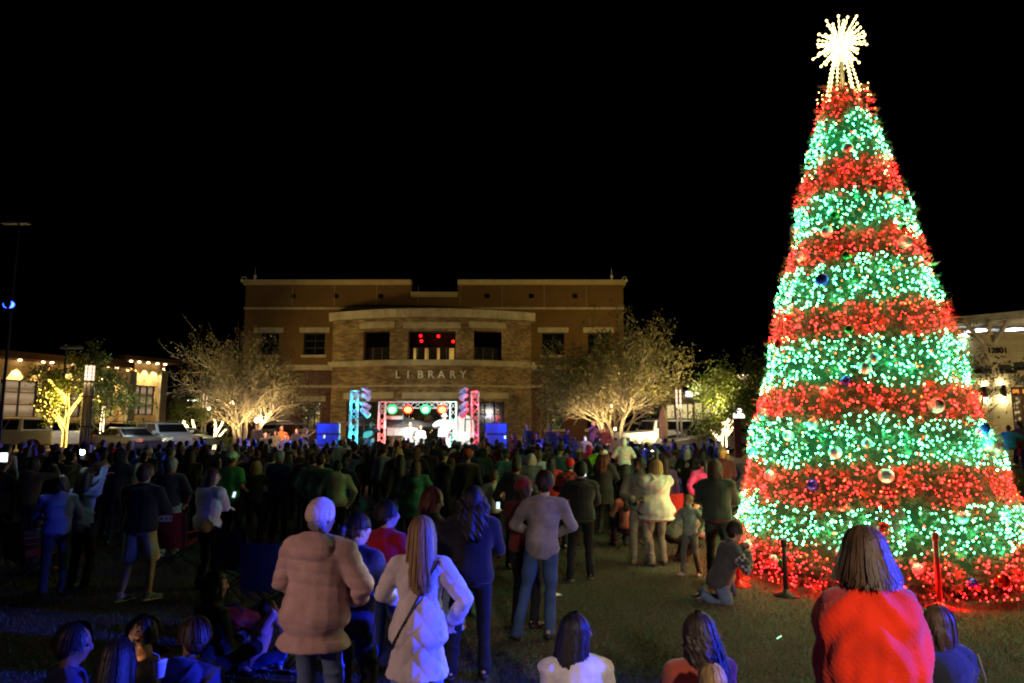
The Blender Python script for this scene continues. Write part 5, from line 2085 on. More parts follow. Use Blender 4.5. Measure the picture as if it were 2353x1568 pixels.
def make_parts(s, vox, top='jacket', bottom='trousers', inf=.03, hem=-.16, sleeve=1.0, fold_amp=.006, seed=1, coat=0.0, flare=0.0, foldf=None, hood=False, fingers=True, smooth=5):
    """meshes of one figure: continuous body, garments, shoes"""
    p = s['p']
    out = {}
    b = MB()
    torso(b, s, -.012)
    b.tube([s['nb'] - s['up'] * .04, s['nb'] + (s['head'] - s['nb']) * .7], [.058, .054], 12)
    head_shape(b, s['head'], s['hrot'])
    for k in 'lr':
        sh, e, w = s[k + 'sh'], s[k + 'e'], s[k + 'w']
        b.tube([sh, sh.lerp(e, .4), e, e.lerp(w, .35), w], [.050, .046, .037, .036, .026], 10)
        if fingers:
            hand(b, w, e, p.get('grip', .5), -1 if k == 'r' else 1)
        else:
            b.tube([w, w + (w - e).normalized() * .14], [(.036, .022), (.03, .018)], 8)
        h, kn, an = s[k + 'hip'], s[k + 'kn'], s[k + 'an']
        b.tube([h, h.lerp(kn, .5), kn, kn.lerp(an, .35), an], [.083, .07, .052, .052, .036], 10)
        fd = Vector(p[k + 'fd']).normalized()
        b.tube([an - fd * .03, an + fd * .09 - Vector((0, 0, .035))], [.036, .03], 8)
    out['body'] = remesh(b, min(vox, .016) if fingers else vox, 'body', 3)
    g = MB()
    torso(g, s, inf, hem, .97, flare, dn=coat)
    for k in 'lr':
        sh, e, w = s[k + 'sh'], s[k + 'e'], s[k + 'w']
        pts = [sh, sh.lerp(e, .45), e, e.lerp(w, .4), w]
        rr = [.062, .058, .050, .047, .040]
        if sleeve < 1:
            pts, rr = [sh, sh.lerp(e, .4), sh.lerp(e, .8)], [.062, .062, .064]
        g.tube(pts, [r + inf * .55 for r in rr], 12, cap=.2)
        g.tube([s['nb'] - s['up'] * .05, sh], [.075 + inf * .5, .062 + inf * .7], 10)
    if top in ('jacket', 'coat'):
        g.tube([s['nb'] - s['up'] * .03, s['nb'] + s['up'] * .035], [.078 + inf * .4, .078 + inf * .3], 12, cap=.2)
    if hood:
        back = Vector((0, -1, 0))
        g.ell(s['nb'] + back * (.095 + inf * .35) + Vector((0, 0, -.045)), (.155 + inf * .4, .055 + inf * .5, .125), None, 16, 9)
    out[top] = remesh(g, vox, top, smooth, foldf or folds(seed, fold_amp))
    t = MB()
    if bottom:
        short = bottom == 'shorts'
        torso(t, s, .008, -.2, .16)
        for k in 'lr':
            h, kn, an = s[k + 'hip'], s[k + 'kn'], s[k + 'an']
            if short:
                t.tube([h, h.lerp(kn, .5), h.lerp(kn, 1.0)], [.105, .105, .108], 12, cap=.15)
            else:
                t.tube([h, h.lerp(kn, .5), kn, kn.lerp(an, .5), an + (an - kn).normalized() * .035], [.100, .088, .070, .064, .064], 12, cap=.15)
        out[bottom] = remesh(t, vox, bottom, 4, folds(seed + 9, fold_amp * .8, 6, 30))
    for k in 'lr':
        sm = MB()
        an = s[k + 'an']
        fd = Vector(p[k + 'fd']).normalized()
        q = an - Vector((0, 0, .045))
        sm.tube([q - fd * .05, q + fd * .05, q + fd * .13, q + fd * .17], [(.042, .036), (.046, .036), (.048, .026), (.036, .02)], 12, cap=.7, xa=fd.cross(Vector((0, 0, 1))))
        sm.tube([an + Vector((0, 0, .02)), q], [.046, .045], 10, cap=.2)
        out.setdefault('shoe', []).append(remesh(sm, min(vox, .014), 'shoe', 2))
    return out


def strands(c, M, n, ln, width, seed, back=1.0, lift=.006, wave=.0, wf=20, drape=.0, arc=2.3, spread=1.0):
    """hair ribbons flowing from the parting over the skull and down; c, M = head"""
    r_ = np.random.default_rng(seed)
    V = []
    for _ in range(n):
        az = PI * 1.5 + (r_.random() * 2 - 1) * arc          # 3pi/2 is the back of the head
        th0, th1 = .15 + .3 * r_.random(), 1.35 + .25 * r_.random()
        L_ = ln * (.82 + .3 * r_.random())
        lf = lift + .012 * r_.random() + .014 * r_.random() ** 6
        pts = []
        for i in range(6):
            th = th0 + (th1 - th0) * i / 5
            pts.append(Vector(((.079 + lf) * math.sin(th) * math.cos(az), (.097 + lf) * math.sin(th) * math.sin(az) - .008, (.098 + lf) * math.cos(th) + .025)))
        q = pts[-1].copy()
        ph = r_.random() * 6.28
        rad = Vector((math.cos(az), math.sin(az), 0))
        st = max(2, int(L_ / .045))
        for i in range(st):
            f = i / st
            q = q + Vector((rad.x * .004 * spread, rad.y * .004 * spread - drape * (1 - f), -L_ / st))
            pts.append(q + Vector((math.cos(az + 1.57), math.sin(az + 1.57), 0)) * (wave * math.sin(ph + wf * L_ * f)) + rad * (wave * .6 * math.cos(ph * 2 + wf * L_ * f)))
        k = len(pts)
        w = width * (.6 + .8 * r_.random())
        for i in range(k - 1):
            a, b = pts[i], pts[i + 1]
            sd = Vector((-math.sin(az), math.cos(az), 0))
            w0 = w * (1 if i < k - 2 else .8)
            w1 = w * (1 if i + 1 < k - 1 else .25)
            for u in (a - sd * w0, a + sd * w0, b + sd * w1, b - sd * w1):
                V.append(c + M @ u)
    return np.array([tuple(v) for v in V])


def hair_mesh(style, vox=.016, seed=1):
    """hair built round the head centre"""
    m = MB()
    O = Vector((0, 0, 0))
    if style == 'short':
        m.ell((0, -.018, .026), (.085, .100, .104), None, 16, 10)
        m.ell((0, -.045, -.02), (.078, .065, .08), None, 14, 8)
    elif style in ('long', 'bob', 'curly'):
        m.ell((0, -.016, .028), (.088, .104, .106), None, 16, 10)
        d = {'long': .40, 'bob': .19, 'curly': .34}[style]
        w = {'long': 1.0, 'bob': 1.15, 'curly': 1.5}[style]
        n = 6
        m.tube([(0, -.035 - (.10 if style != 'bob' else .02) * (i / (n - 1)), .03 - d * i / (n - 1)) for i in range(n)],
               [((.088 + .012 * math.sin(3 * i / (n - 1))) * (w if i > 0 else 1) * (1 - .25 * (i / (n - 1)) ** 3), (.075 - .03 * i / (n - 1)) * (w if i > 1 else 1)) for i in range(n)], 14, xa=(1, 0, 0))
        for sg in (-1, 1):
            m.tube([(sg * .07, .01, .05), (sg * .088 * w, -.005, -.05), (sg * .085 * w, -.02, -.11 - d * .25)], [.03, .03, .022], 8)
    elif style == 'bun':
        m.ell((0, -.018, .026), (.084, .100, .104), None, 16, 10)
        m.ell((0, -.085, .095), (.045, .042, .045), None, 12, 8)
    elif style == 'ponytail':
        m.ell((0, -.018, .026), (.084, .100, .104), None, 16, 10)
        m.tube([(0, -.10, .05), (0, -.15, .03), (0, -.165, -.06), (0, -.16, -.17), (0, -.15, -.24)], [.02, .032, .036, .028, .012], 10)
    rr = np.random.default_rng(seed)
    ph = rr.random(4) * 6.28

    def f(v, n):
        a = np.arctan2(v[:, 0], -v[:, 1])
        if style == 'curly':
            return .016 * np.sin(48 * v[:, 2] + 6 * a + ph[0]) * np.sin(19 * a + 40 * v[:, 2] + ph[1]) + .006 * np.sin(90 * v[:, 0] + 70 * v[:, 2])
        return .0045 * np.sin(26 * a + 5 * np.sin(14 * v[:, 2] + ph[0])) + .003 * np.sin(61 * a + ph[1]) + .003 * np.sin(40 * v[:, 2] + 9 * a)
    return remesh(m, vox, 'hair', 3, f)


def hat_mesh(kind):
    m = MB()
    if kind == 'cap':
        m.ell((0, -.012, .045), (.09, .108, .088), None, 18, 10)
        m.tube([(0, .075, .045), (0, .13, .035), (0, .165, .026)], [(.075, .012), (.07, .009), (.045, .007)], 12, cap=.5, xa=(1, 0, 0))
        m.ell((0, -.012, .133), (.012, .012, .008), None, 8, 5)
        return remesh(m, .011, 'cap', 2)
    if kind == 'beanie':
        m.ell((0, -.016, .045), (.096, .112, .108), None, 18, 10)
        m.tube([(0, -.016, .0), (0, -.018, .05)], [(.099, .116), (.1, .117)], 18, cap=.3, xa=(1, 0, 0))
        return remesh(m, .012, 'beanie', 3, lambda v, n: .0025 * np.sin(70 * np.arctan2(v[:, 0], v[:, 1])))
    if kind == 'hood':
        m.ell((0, -.022, .03), (.105, .122, .125), None, 18, 10)
        m.tube([(0, -.03, .02), (0, -.045, -.12)], [(.105, .115), (.10, .10)], 16, xa=(1, 0, 0))
        return remesh(m, .016, 'hood', 4, folds(4, .004))
    if kind == 'brimmed_hat':
        m.tube([(0, 0, .06), (0, 0, .10), (0, 0, .16)], [(.095, .11), (.092, .106), (.075, .088)], 16, cap=.4)
        m.tube([(0, 0, .055), (0, 0, .068)], [(.165, .18), (.165, .18)], 20, cap=.1)
        return remesh(m, .013, 'brimmed_hat', 2)


HAIRM = {k: hair_mesh(k, .02) for k in ('short', 'long', 'bob', 'bun', 'ponytail', 'curly')}
HATM = {k: hat_mesh(k) for k in ('cap', 'beanie', 'hood', 'brimmed_hat')}
CMAT = {'body': SKIN, 'hair': HAIR, 'shoe': LEATHER, 'trousers': DENIM, 'shorts': FABRIC, 'sweater': KNIT, 'beanie': KNIT, 'cap': FABRIC, 'hood': FABRIC, 'brimmed_hat': FABRIC}
HCOL = {'black': (.010, .008, .007), 'dark brown': (.028, .016, .009), 'brown': (.07, .038, .018), 'blond': (.34, .21, .075), 'grey': (.28, .27, .26), 'auburn': (.10, .028, .012)}
SKINC = [(.42, .25, .17), (.36, .2, .13), (.22, .12, .07), (.48, .30, .22)]


def put(me, name, m, parent, color, loc=None, rot=None):
    if not len(me.materials):
        me.materials.append(m)
    o = bpy.data.objects.new(name, me)
    COL.objects.link(o)
    o.parent = parent
    o.color = (*color, 1)
    if loc is not None:
        o.location = loc
    if rot is not None:
        o.rotation_euler = rot.to_euler()
    return o


def person(tpl, s, xy, label, rz=0.0, scale=1.0, cols=None, hair='short', haircol='black', hat=None, hatcol=(.02, .02, .02), skin=None, group=None, z=None, hairmesh=None):
    """one figure from a template's meshes"""
    X, Y = xy[0], xy[1]
    zz = gh(X, Y) if z is None else z
    t = root('person', (X, Y, zz), label, 'person', group, rz, scale)
    cols = cols or {}
    sk = skin or SKINC[(int(abs(X * 37) + Y * 11)) % 4]
    for k, me in tpl.items():
        for one_ in (me if isinstance(me, list) else [me]):
            c = sk if k == 'body' else cols.get(k, (.015, .015, .017))
            put(one_, k, CMAT.get(k, FABRIC), t, c)
    if hairmesh is not None:
        put(hairmesh, 'hair', HAIR, t, HCOL[haircol])
    elif hair:
        put(HAIRM[hair], 'hair', HAIR, t, HCOL[haircol], s['head'], s['hrot'])
    if hat:
        put(HATM[hat], hat, CMAT[hat], t, hatcol, s['head'], s['hrot'])
    return t


def eyes(t, s):
    for sg in (-1, 1):
        b = MB()
        c = s['head'] + s['hrot'] @ Vector((sg * .031, .078, .008))
        b.ell(c, (.013, .011, .009), s['hrot'], 10, 6)
        part(b, 'eye', MATS.get('eye_dark') or mat('eye_dark', (.02, .014, .01), .2), t, local=True, smooth=True)


def phone(xy, z, label, rz=0.0, tilt=60, glow=2.5, col=(.55, .75, 1.0), light=0, size=1.0):
    t = root('phone', (xy[0], xy[1], z), label, 'phone', 'phones in the crowd', rz)
    M = Matrix.Rotation(R(tilt), 3, 'X')
    b = MB()
    pts = [M @ Vector((x * .037 * size, y * .075 * size, zz)) for zz in (-.004, .004) for x, y in ((-1, -1), (1, -1), (1, 1), (-1, 1))]
    b.hexa(pts)
    part(b, 'case', M_BLACK, t, local=True)
    b = MB()
    b.add([M @ Vector((x * .033 * size, y * .068 * size, .0048)) for x, y in ((-1, -1), (1, -1), (1, 1), (-1, 1))], [(0, 1, 2, 3)])
    nm = 'phone_screen_%g_%g' % (glow, col[0])
    part(b, 'screen', MATS.get(nm) or em(nm, col, glow), t, local=True)
    if light:
        q = M @ Vector((0, 0, .06))
        lamp('phone_light', 'POINT', (xy[0] + q.x * math.cos(rz) - q.y * math.sin(rz), xy[1] + q.x * math.sin(rz) + q.y * math.cos(rz), z + q.z), light, col, .03)
    return t
# ------------------------------------------------------------------ the people one can tell apart
BLK, NAVY, CHAR = (.012, .012, .014), (.018, .024, .075), (.035, .036, .04)
JEANS, DJEANS, KHAKI = (.06, .10, .22), (.025, .04, .10), (.30, .26, .18)
CROSS = dict(pel=(0, 0, .14), lf=(.12, .32, .08), rf=(-.12, .38, .08), lk=(-1, .3, .5), rk=(1, .3, .5), lfd=(1, .3, -.2), rfd=(-1, .3, -.2), lh=(-.1, .34, .34), rh=(.1, .34, .34), lean=.12)
CHAIRP = dict(pel=(0, 0, .47), lf=(-.12, .45, .08), rf=(.12, .45, .08), lk=(-.1, 1, .6), rk=(.1, 1, .6), lh=(-.16, .38, .62), rh=(.16, .38, .62))
POCKET = dict(lh=(-.21, .12, .95), rh=(.21, .12, .95), lep=(-1, -.5, 0), rep=(1, -.5, 0))
FRONT = dict(lh=(-.07, .30, 1.10), rh=(.07, .30, 1.10), lep=(-.9, -.4, -.3), rep=(.9, -.4, -.3))
FOLD = dict(lh=(.12, .24, 1.16), rh=(-.12, .22, 1.20), lep=(-.8, .2, -.5), rep=(.8, .2, -.5))


def hero(xy, label, pose, mk, rz=0.0, h=1.75, vox=.014, z=None, **kw):
    s = skel(**pose)
    tp = make_parts(s, vox, **mk)
    own = kw.get('hair') if vox <= .014 and not kw.get('hat') else None
    if own:
        kw['hair'] = None
    t = person(tp, s, xy, label, rz, h / 1.75, z=z, **kw)
    if own:
        nn, ln_, ar = {'short': (520, .045, 2.3), 'bob': (420, .14, 2.1), 'long': (420, .34, 2.1), 'ponytail': (260, .01, 2.3), 'bun': (260, .01, 2.3), 'curly': (520, .28, 2.1)}[own]
        add_hair(t, s, own, kw.get('haircol', 'black'), nn, ln_, .0055, len(label), arc=ar, drape=.008 if own == 'long' else 0, lift=.012 if own == 'short' else .007, wave=.01 if own == 'curly' else .001, wf=50)
    return t, s


def add_hair(t, s, style, colname, n, ln, width, seed, vox=.012, **kw):
    """a solid hair shape and a layer of loose strands over it"""
    o = put(hair_mesh(style, vox, seed), 'hair', HAIR, t, HCOL[colname], s['head'], s['hrot'])
    V = strands(Vector((0, 0, 0)), Matrix.Identity(3), n, ln, width, seed, **kw)
    st = part(np_mesh('loose_strands', V, 4, HAIR), 'loose_strands', None, o)
    st.color = (*HCOL[colname], 1)
    return o


def dress_check(name, c1, c2, sc):
    m, t, b = _new(name)
    tc = t.nodes.new('ShaderNodeTexCoord')
    ck = t.nodes.new('ShaderNodeTexChecker')
    ck.inputs['Color1'].default_value = (*c1, 1)
    ck.inputs['Color2'].default_value = (*c2, 1)
    ck.inputs['Scale'].default_value = sc
    t.links.new(tc.outputs['Object'], ck.inputs[0])
    t.links.new(ck.outputs[0], b.inputs['Base Color'])
    b.inputs['Roughness'].default_value = .9
    return m


# woman in the pale beanie and quilted jacket
xy = head_at(733, 1150, 1.72)
t, s = hero(xy, 'person in pale knit beanie and pinkish quilted winter jacket seen from behind', dict(bulk=1.12, lean=.05, hy=-.3, lh=(-.16, .24, 1.02), rh=(.19, .22, 1.00), lep=(-1, -.5, -.2), rep=(1, -.5, -.2)),
            dict(top='jacket', inf=.058, hem=-.2, coat=.10, flare=.06, hood=True, foldf=quilt_rows(.085, .0095, .12), bottom='trousers', seed=4), -.28, 1.72, .011,
            cols={'jacket': (.62, .42, .36), 'trousers': (.13, .19, .30), 'shoe': CHAR}, hair='short', haircol='grey', hat='beanie', hatcol=(.66, .52, .45))
# woman in navy beside her
t, s = hero(head_at(815, 1182, 1.60), 'person in dark navy jacket with tied dark hair beside the red zip jacket', dict(FRONT, lean=.08, hy=-.5), dict(top='jacket', inf=.035, seed=5), -.35, 1.60,
            cols={'jacket': (.008, .009, .045), 'trousers': BLK}, hair='ponytail', haircol='dark brown')
# man in the red jacket
t, s = hero(head_at(889, 1163, 1.56), 'person in red zip jacket and blue jeans, short dark hair, face turned to the tree', dict(FRONT, hy=-.75, lf=(-.14, -.05, .08), rf=(.13, .12, .08)), dict(top='jacket', inf=.03, seed=6), -.5, 1.60,
            cols={'jacket': (.34, .008, .03), 'trousers': (.05, .08, .24)}, hair='short', haircol='black')
# blonde woman in the white quilted coat
xy = head_at(966, 1190, 1.62)
t, s = hero(xy, 'person with long straight blond hair in a white diamond quilted coat with crossbody strap', dict(bulk=.92, lean=.04, hy=.25, lh=(-.15, .30, 1.08), rh=(.22, .2, .98), lep=(-1, -.4, -.3), rep=(1, -.4, -.3), lf=(-.16, -.08, .08), rf=(.08, .26, .08)),
            dict(top='coat', inf=.027, hem=-.2, coat=.20, flare=.10, foldf=quilt_diamond(.13, .013), seed=7), -.12, 1.62, .011,
            cols={'coat': (.72, .66, .62), 'trousers': (.20, .30, .50)}, hair=None)
add_hair(t, s, 'long', 'blond', 520, .36, .006, 3, drape=.008, arc=2.2)
from mathutils.bvhtree import BVHTree
coat_ = next(o for o in t.children if o.name.startswith('coat'))
bv = BVHTree.FromPolygons([v.co for v in coat_.data.vertices], [tuple(p.vertices) for p in coat_.data.polygons])
b = MB()
pts = []
for i in range(25):
    a = i / 24
    x_, z_ = .15 - .36 * a, 1.45 - .68 * a
    hit = bv.ray_cast(Vector((x_, -1, z_)), Vector((0, 1, 0)))[0]
    if hit is not None and hit.y < .05:
        pts.append((x_, hit.y - .004, z_))
b.tube(pts, [(.014, .006)] * len(pts), 6, xa=(.7, 0, .7))
st = part(b, 'bag_strap', M_BLACK, t, local=True)
q = at(913, 1311, xy[1] + .25)
phone((q.x, q.y), q.z, 'glowing phone held in front of the white quilted coat', .2, 40, 3.0, (.75, .82, 1), 1.2)
# toddler beside her
t, s = hero(on_ground(1024, 1556), 'small child in pale dress and pink leggings beside the white quilted coat', dict(lh=(-.2, .25, 1.05)), dict(top='coat', inf=.03, coat=.12, flare=.25, seed=8), .2, .95,
            cols={'coat': (.30, .36, .42), 'trousers': (.42, .20, .22), 'shoe': (.25, .2, .2)}, hair='bob', haircol='brown')
# man in the grey sweater
t, s = hero(head_at(1243, 1083, 1.76), 'person in grey fleece sweater and blue jeans standing with legs apart on the grass', dict(POCKET, lh=(-.14, .28, 1.05), rh=(.15, .28, 1.06), lf=(-.26, -.06, .08), rf=(.08, .0, .08), side=.06), dict(top='sweater', inf=.032, hem=-.2, seed=9, fold_amp=.008), -.1, 1.76, .012,
            cols={'sweater': (.27, .235, .25), 'trousers': (.05, .09, .20)}, hair='short', haircol='dark brown')
t, s = hero(head_at(1203, 1098, 1.66), 'person in red knit beanie and dark red jacket beside the grey fleece sweater', dict(FRONT, hy=-.6), dict(top='jacket', inf=.03, seed=10), -.5, 1.66,
            cols={'jacket': (.12, .015, .015), 'trousers': BLK}, hair='bob', haircol='dark brown', hat='beanie', hatcol=(.26, .02, .015))
t, s = hero(head_at(1086, 1118, 1.70), 'person all in black with dark curly hair standing above the wrapped bundles', dict(FRONT, lf=(-.2, 0, .08)), dict(top='jacket', inf=.04, seed=11), .1, 1.70, cols={'jacket': BLK, 'trousers': (.014, .016, .022)}, hair='curly', haircol='black')
t, s = hero(head_at(992, 1120, 1.68), 'person in black jacket with auburn hair turned toward the wrapped bundles', dict(FRONT, hy=-.9, hp=-.2), dict(top='jacket', inf=.035, seed=12), -.9, 1.68, cols={'jacket': (.02, .02, .026), 'trousers': BLK}, hair='bob', haircol='auburn')
# dark man with phone
xy = on_ground(1338, 1334)
t, s = hero(xy, 'person in black jacket, black trousers and sandals holding a phone on open grass', dict(FRONT, lh=(-.2, .3, 1.0), lf=(-.2, -.08, .08), rf=(.14, .06, .08), lean=.06, hp=-.15), dict(top='jacket', inf=.045, seed=13), .12, 1.72,
            cols={'jacket': (.014, .015, .018), 'trousers': (.012, .014, .018), 'shoe': (.10, .08, .06)}, hair='short', haircol='black')
q = at(1306, 1200, xy[1] + .25)
phone((q.x, q.y), q.z, 'glowing phone at the waist of the black clad person on open grass', .3, 35, 2.4)
# woman in the cream cape coat and her companion
t, s = hero(on_ground(1512, 1300), 'person in wide cream cape coat lit green by the tree', dict(FOLD, bulk=1.1, hy=.3), dict(top='coat', inf=.07, hem=-.2, coat=.06, flare=.17, seed=14, fold_amp=.012), .25, 1.70,
            cols={'coat': (.62, .62, .52), 'trousers': (.16, .17, .15)}, hair='bob', haircol='blond')
t, s = hero(on_ground(1474, 1296), 'person in khaki jacket and pale trousers facing the camera beside the cream cape coat', dict(FRONT, bulk=1.05, hy=-.3), dict(top='jacket', inf=.04, seed=15), PI * .9, 1.72, cols={'jacket': (.26, .25, .18), 'trousers': (.20, .21, .17), 'shoe': (.06, .05, .04)}, hair='short', haircol='brown')
t, s = hero(on_ground(1588, 1322), 'blond child in pale green top standing by the crouching adult', dict(lh=(-.3, .1, 1.0), rh=(.2, .25, 1.1), hp=-.25, lf=(-.15, -.1, .08), rf=(.14, .1, .08)), dict(top='sweater', inf=.025, seed=16), PI * .75, 1.20, cols={'sweater': (.26, .34, .26), 'trousers': (.10, .12, .10), 'shoe': (.3, .3, .3)}, hair='short', haircol='blond')
t, s = hero(on_ground(1545, 1288), 'crouching adult in dark clothes with checked sleeves beside the blond child', dict(pel=(0, 0, .42), lean=.75, lf=(-.14, .22, .08), rf=(.14, .02, .08), lk=(-.3, 1, .4), rk=(.4, 1, .3), lh=(-.1, .7, .5), rh=(.12, .62, .40), hp=-.2), dict(top='sweater', inf=.03, seed=17), -1.3, 1.74,
            cols={'sweater': (.10, .11, .11), 'trousers': BLK}, hair='ponytail', haircol='dark brown')
t, s = hero(on_ground(1652, 1338), 'person in dark jacket standing close to the tree above the kneeling man', dict(FRONT, hy=-.5, bulk=1.08), dict(top='jacket', inf=.045, seed=18), -.35, 1.75, cols={'jacket': (.03, .045, .035), 'trousers': (.025, .04, .035)}, hair='bob', haircol='brown')
# kneeling man with a small child
t, s = hero(on_ground(1655, 1376), 'kneeling person in dark vest with checked sleeves and jeans hugging a small child', dict(pel=(0, 0, .24), lean=.35, lf=(-.11, -.22, .06), rf=(.11, -.22, .06), lk=(-.2, 1, .15), rk=(.2, 1, .15), lfd=(0, -1, -.2), rfd=(0, -1, -.2), lh=(-.05, .34, .68), rh=(.04, .36, .60), lep=(-.8, -.2, -.6), rep=(.8, -.2, -.6), hp=-.1), dict(top='jacket', inf=.05, hem=-.2, seed=19), -PI / 2 - .15, 1.74,
            cols={'jacket': (.045, .045, .05), 'trousers': (.09, .13, .22)}, hair='short', haircol='black')
for o in t.children:
    if o.name.startswith('jacket'):
        sl = MB()
        for k in 'lr':
            sh, e, w = s[k + 'sh'], s[k + 'e'], s[k + 'w']
            sl.tube([sh.lerp(e, .35), e, e.lerp(w, .5), w], [.088, .080, .074, .064], 12, cap=.2)
        part(remesh(sl, .014, 'checked_sleeves', 3, folds(5, .004)), 'checked_sleeves', dress_check('black_white_check', (.30, .30, .32), (.02, .02, .03), 26), t)
t, s = hero(on_ground(1684, 1366), 'small blond child hugged by the kneeling person beside the red post', dict(lh=(-.12, .3, 1.25), rh=(.12, .3, 1.25)), dict(top='sweater', inf=.03, seed=20), PI / 2, .82, cols={'sweater': (.35, .16, .15), 'trousers': (.1, .1, .2)}, hair='short', haircol='blond', skin=(.5, .32, .25))
# child on shoulders
Yc = 15.0
Xc = at(1432, 1000, Yc).x
t, s = hero((Xc, Yc), 'person with backpack carrying a child in white hood on the shoulders', dict(lh=(-.16, .24, 1.38), rh=(.16, .24, 1.38), hp=-.1), dict(top='jacket', inf=.03, seed=21), 0, 1.75, .02, cols={'jacket': (.02, .022, .03), 'trousers': BLK}, hair='short', haircol='black')
t = root('backpack', (Xc, Yc - .22, 1.0), 'small dark backpack with pale straps worn by the person carrying a child', 'backpack')
b = MB()
b.tube([(0, 0, .03), (0, -.02, .2), (0, .0, .42)], [(.14, .08), (.16, .10), (.12, .07)], 14, cap=.7, xa=(1, 0, 0))
part(remesh(b, .02, 'bag', 2), 'bag', M_BLACK, t)
b = MB()
for sg in (-1, 1):
    b.tube([(sg * .05, .06, .42), (sg * .13, .0, .30), (sg * .15, .05, .12)], [(.02, .006)] * 3, 6)
part(b, 'strap', MATS['pale_strap'] if 'pale_strap' in MATS else mat('pale_strap', (.2, .3, .26), .8), t, local=True)
t, s = hero((Xc, Yc - .02), 'child in white hooded top riding on the shoulders of the backpack wearer', dict(pel=(0, 0, .16), lf=(-.17, .42, -.22), rf=(.17, .42, -.22), lk=(-.2, 1, 1), rk=(.2, 1, 1), lh=(-.2, .25, .42), rh=(.2, .25, .42)), dict(top='sweater', inf=.05, hem=-.2, seed=22), 0, 1.18, .02, z=1.36,
            cols={'sweater': (.62, .64, .6), 'trousers': (.4, .02, .02)}, hair=None, hat='hood', hatcol=(.62, .64, .6))

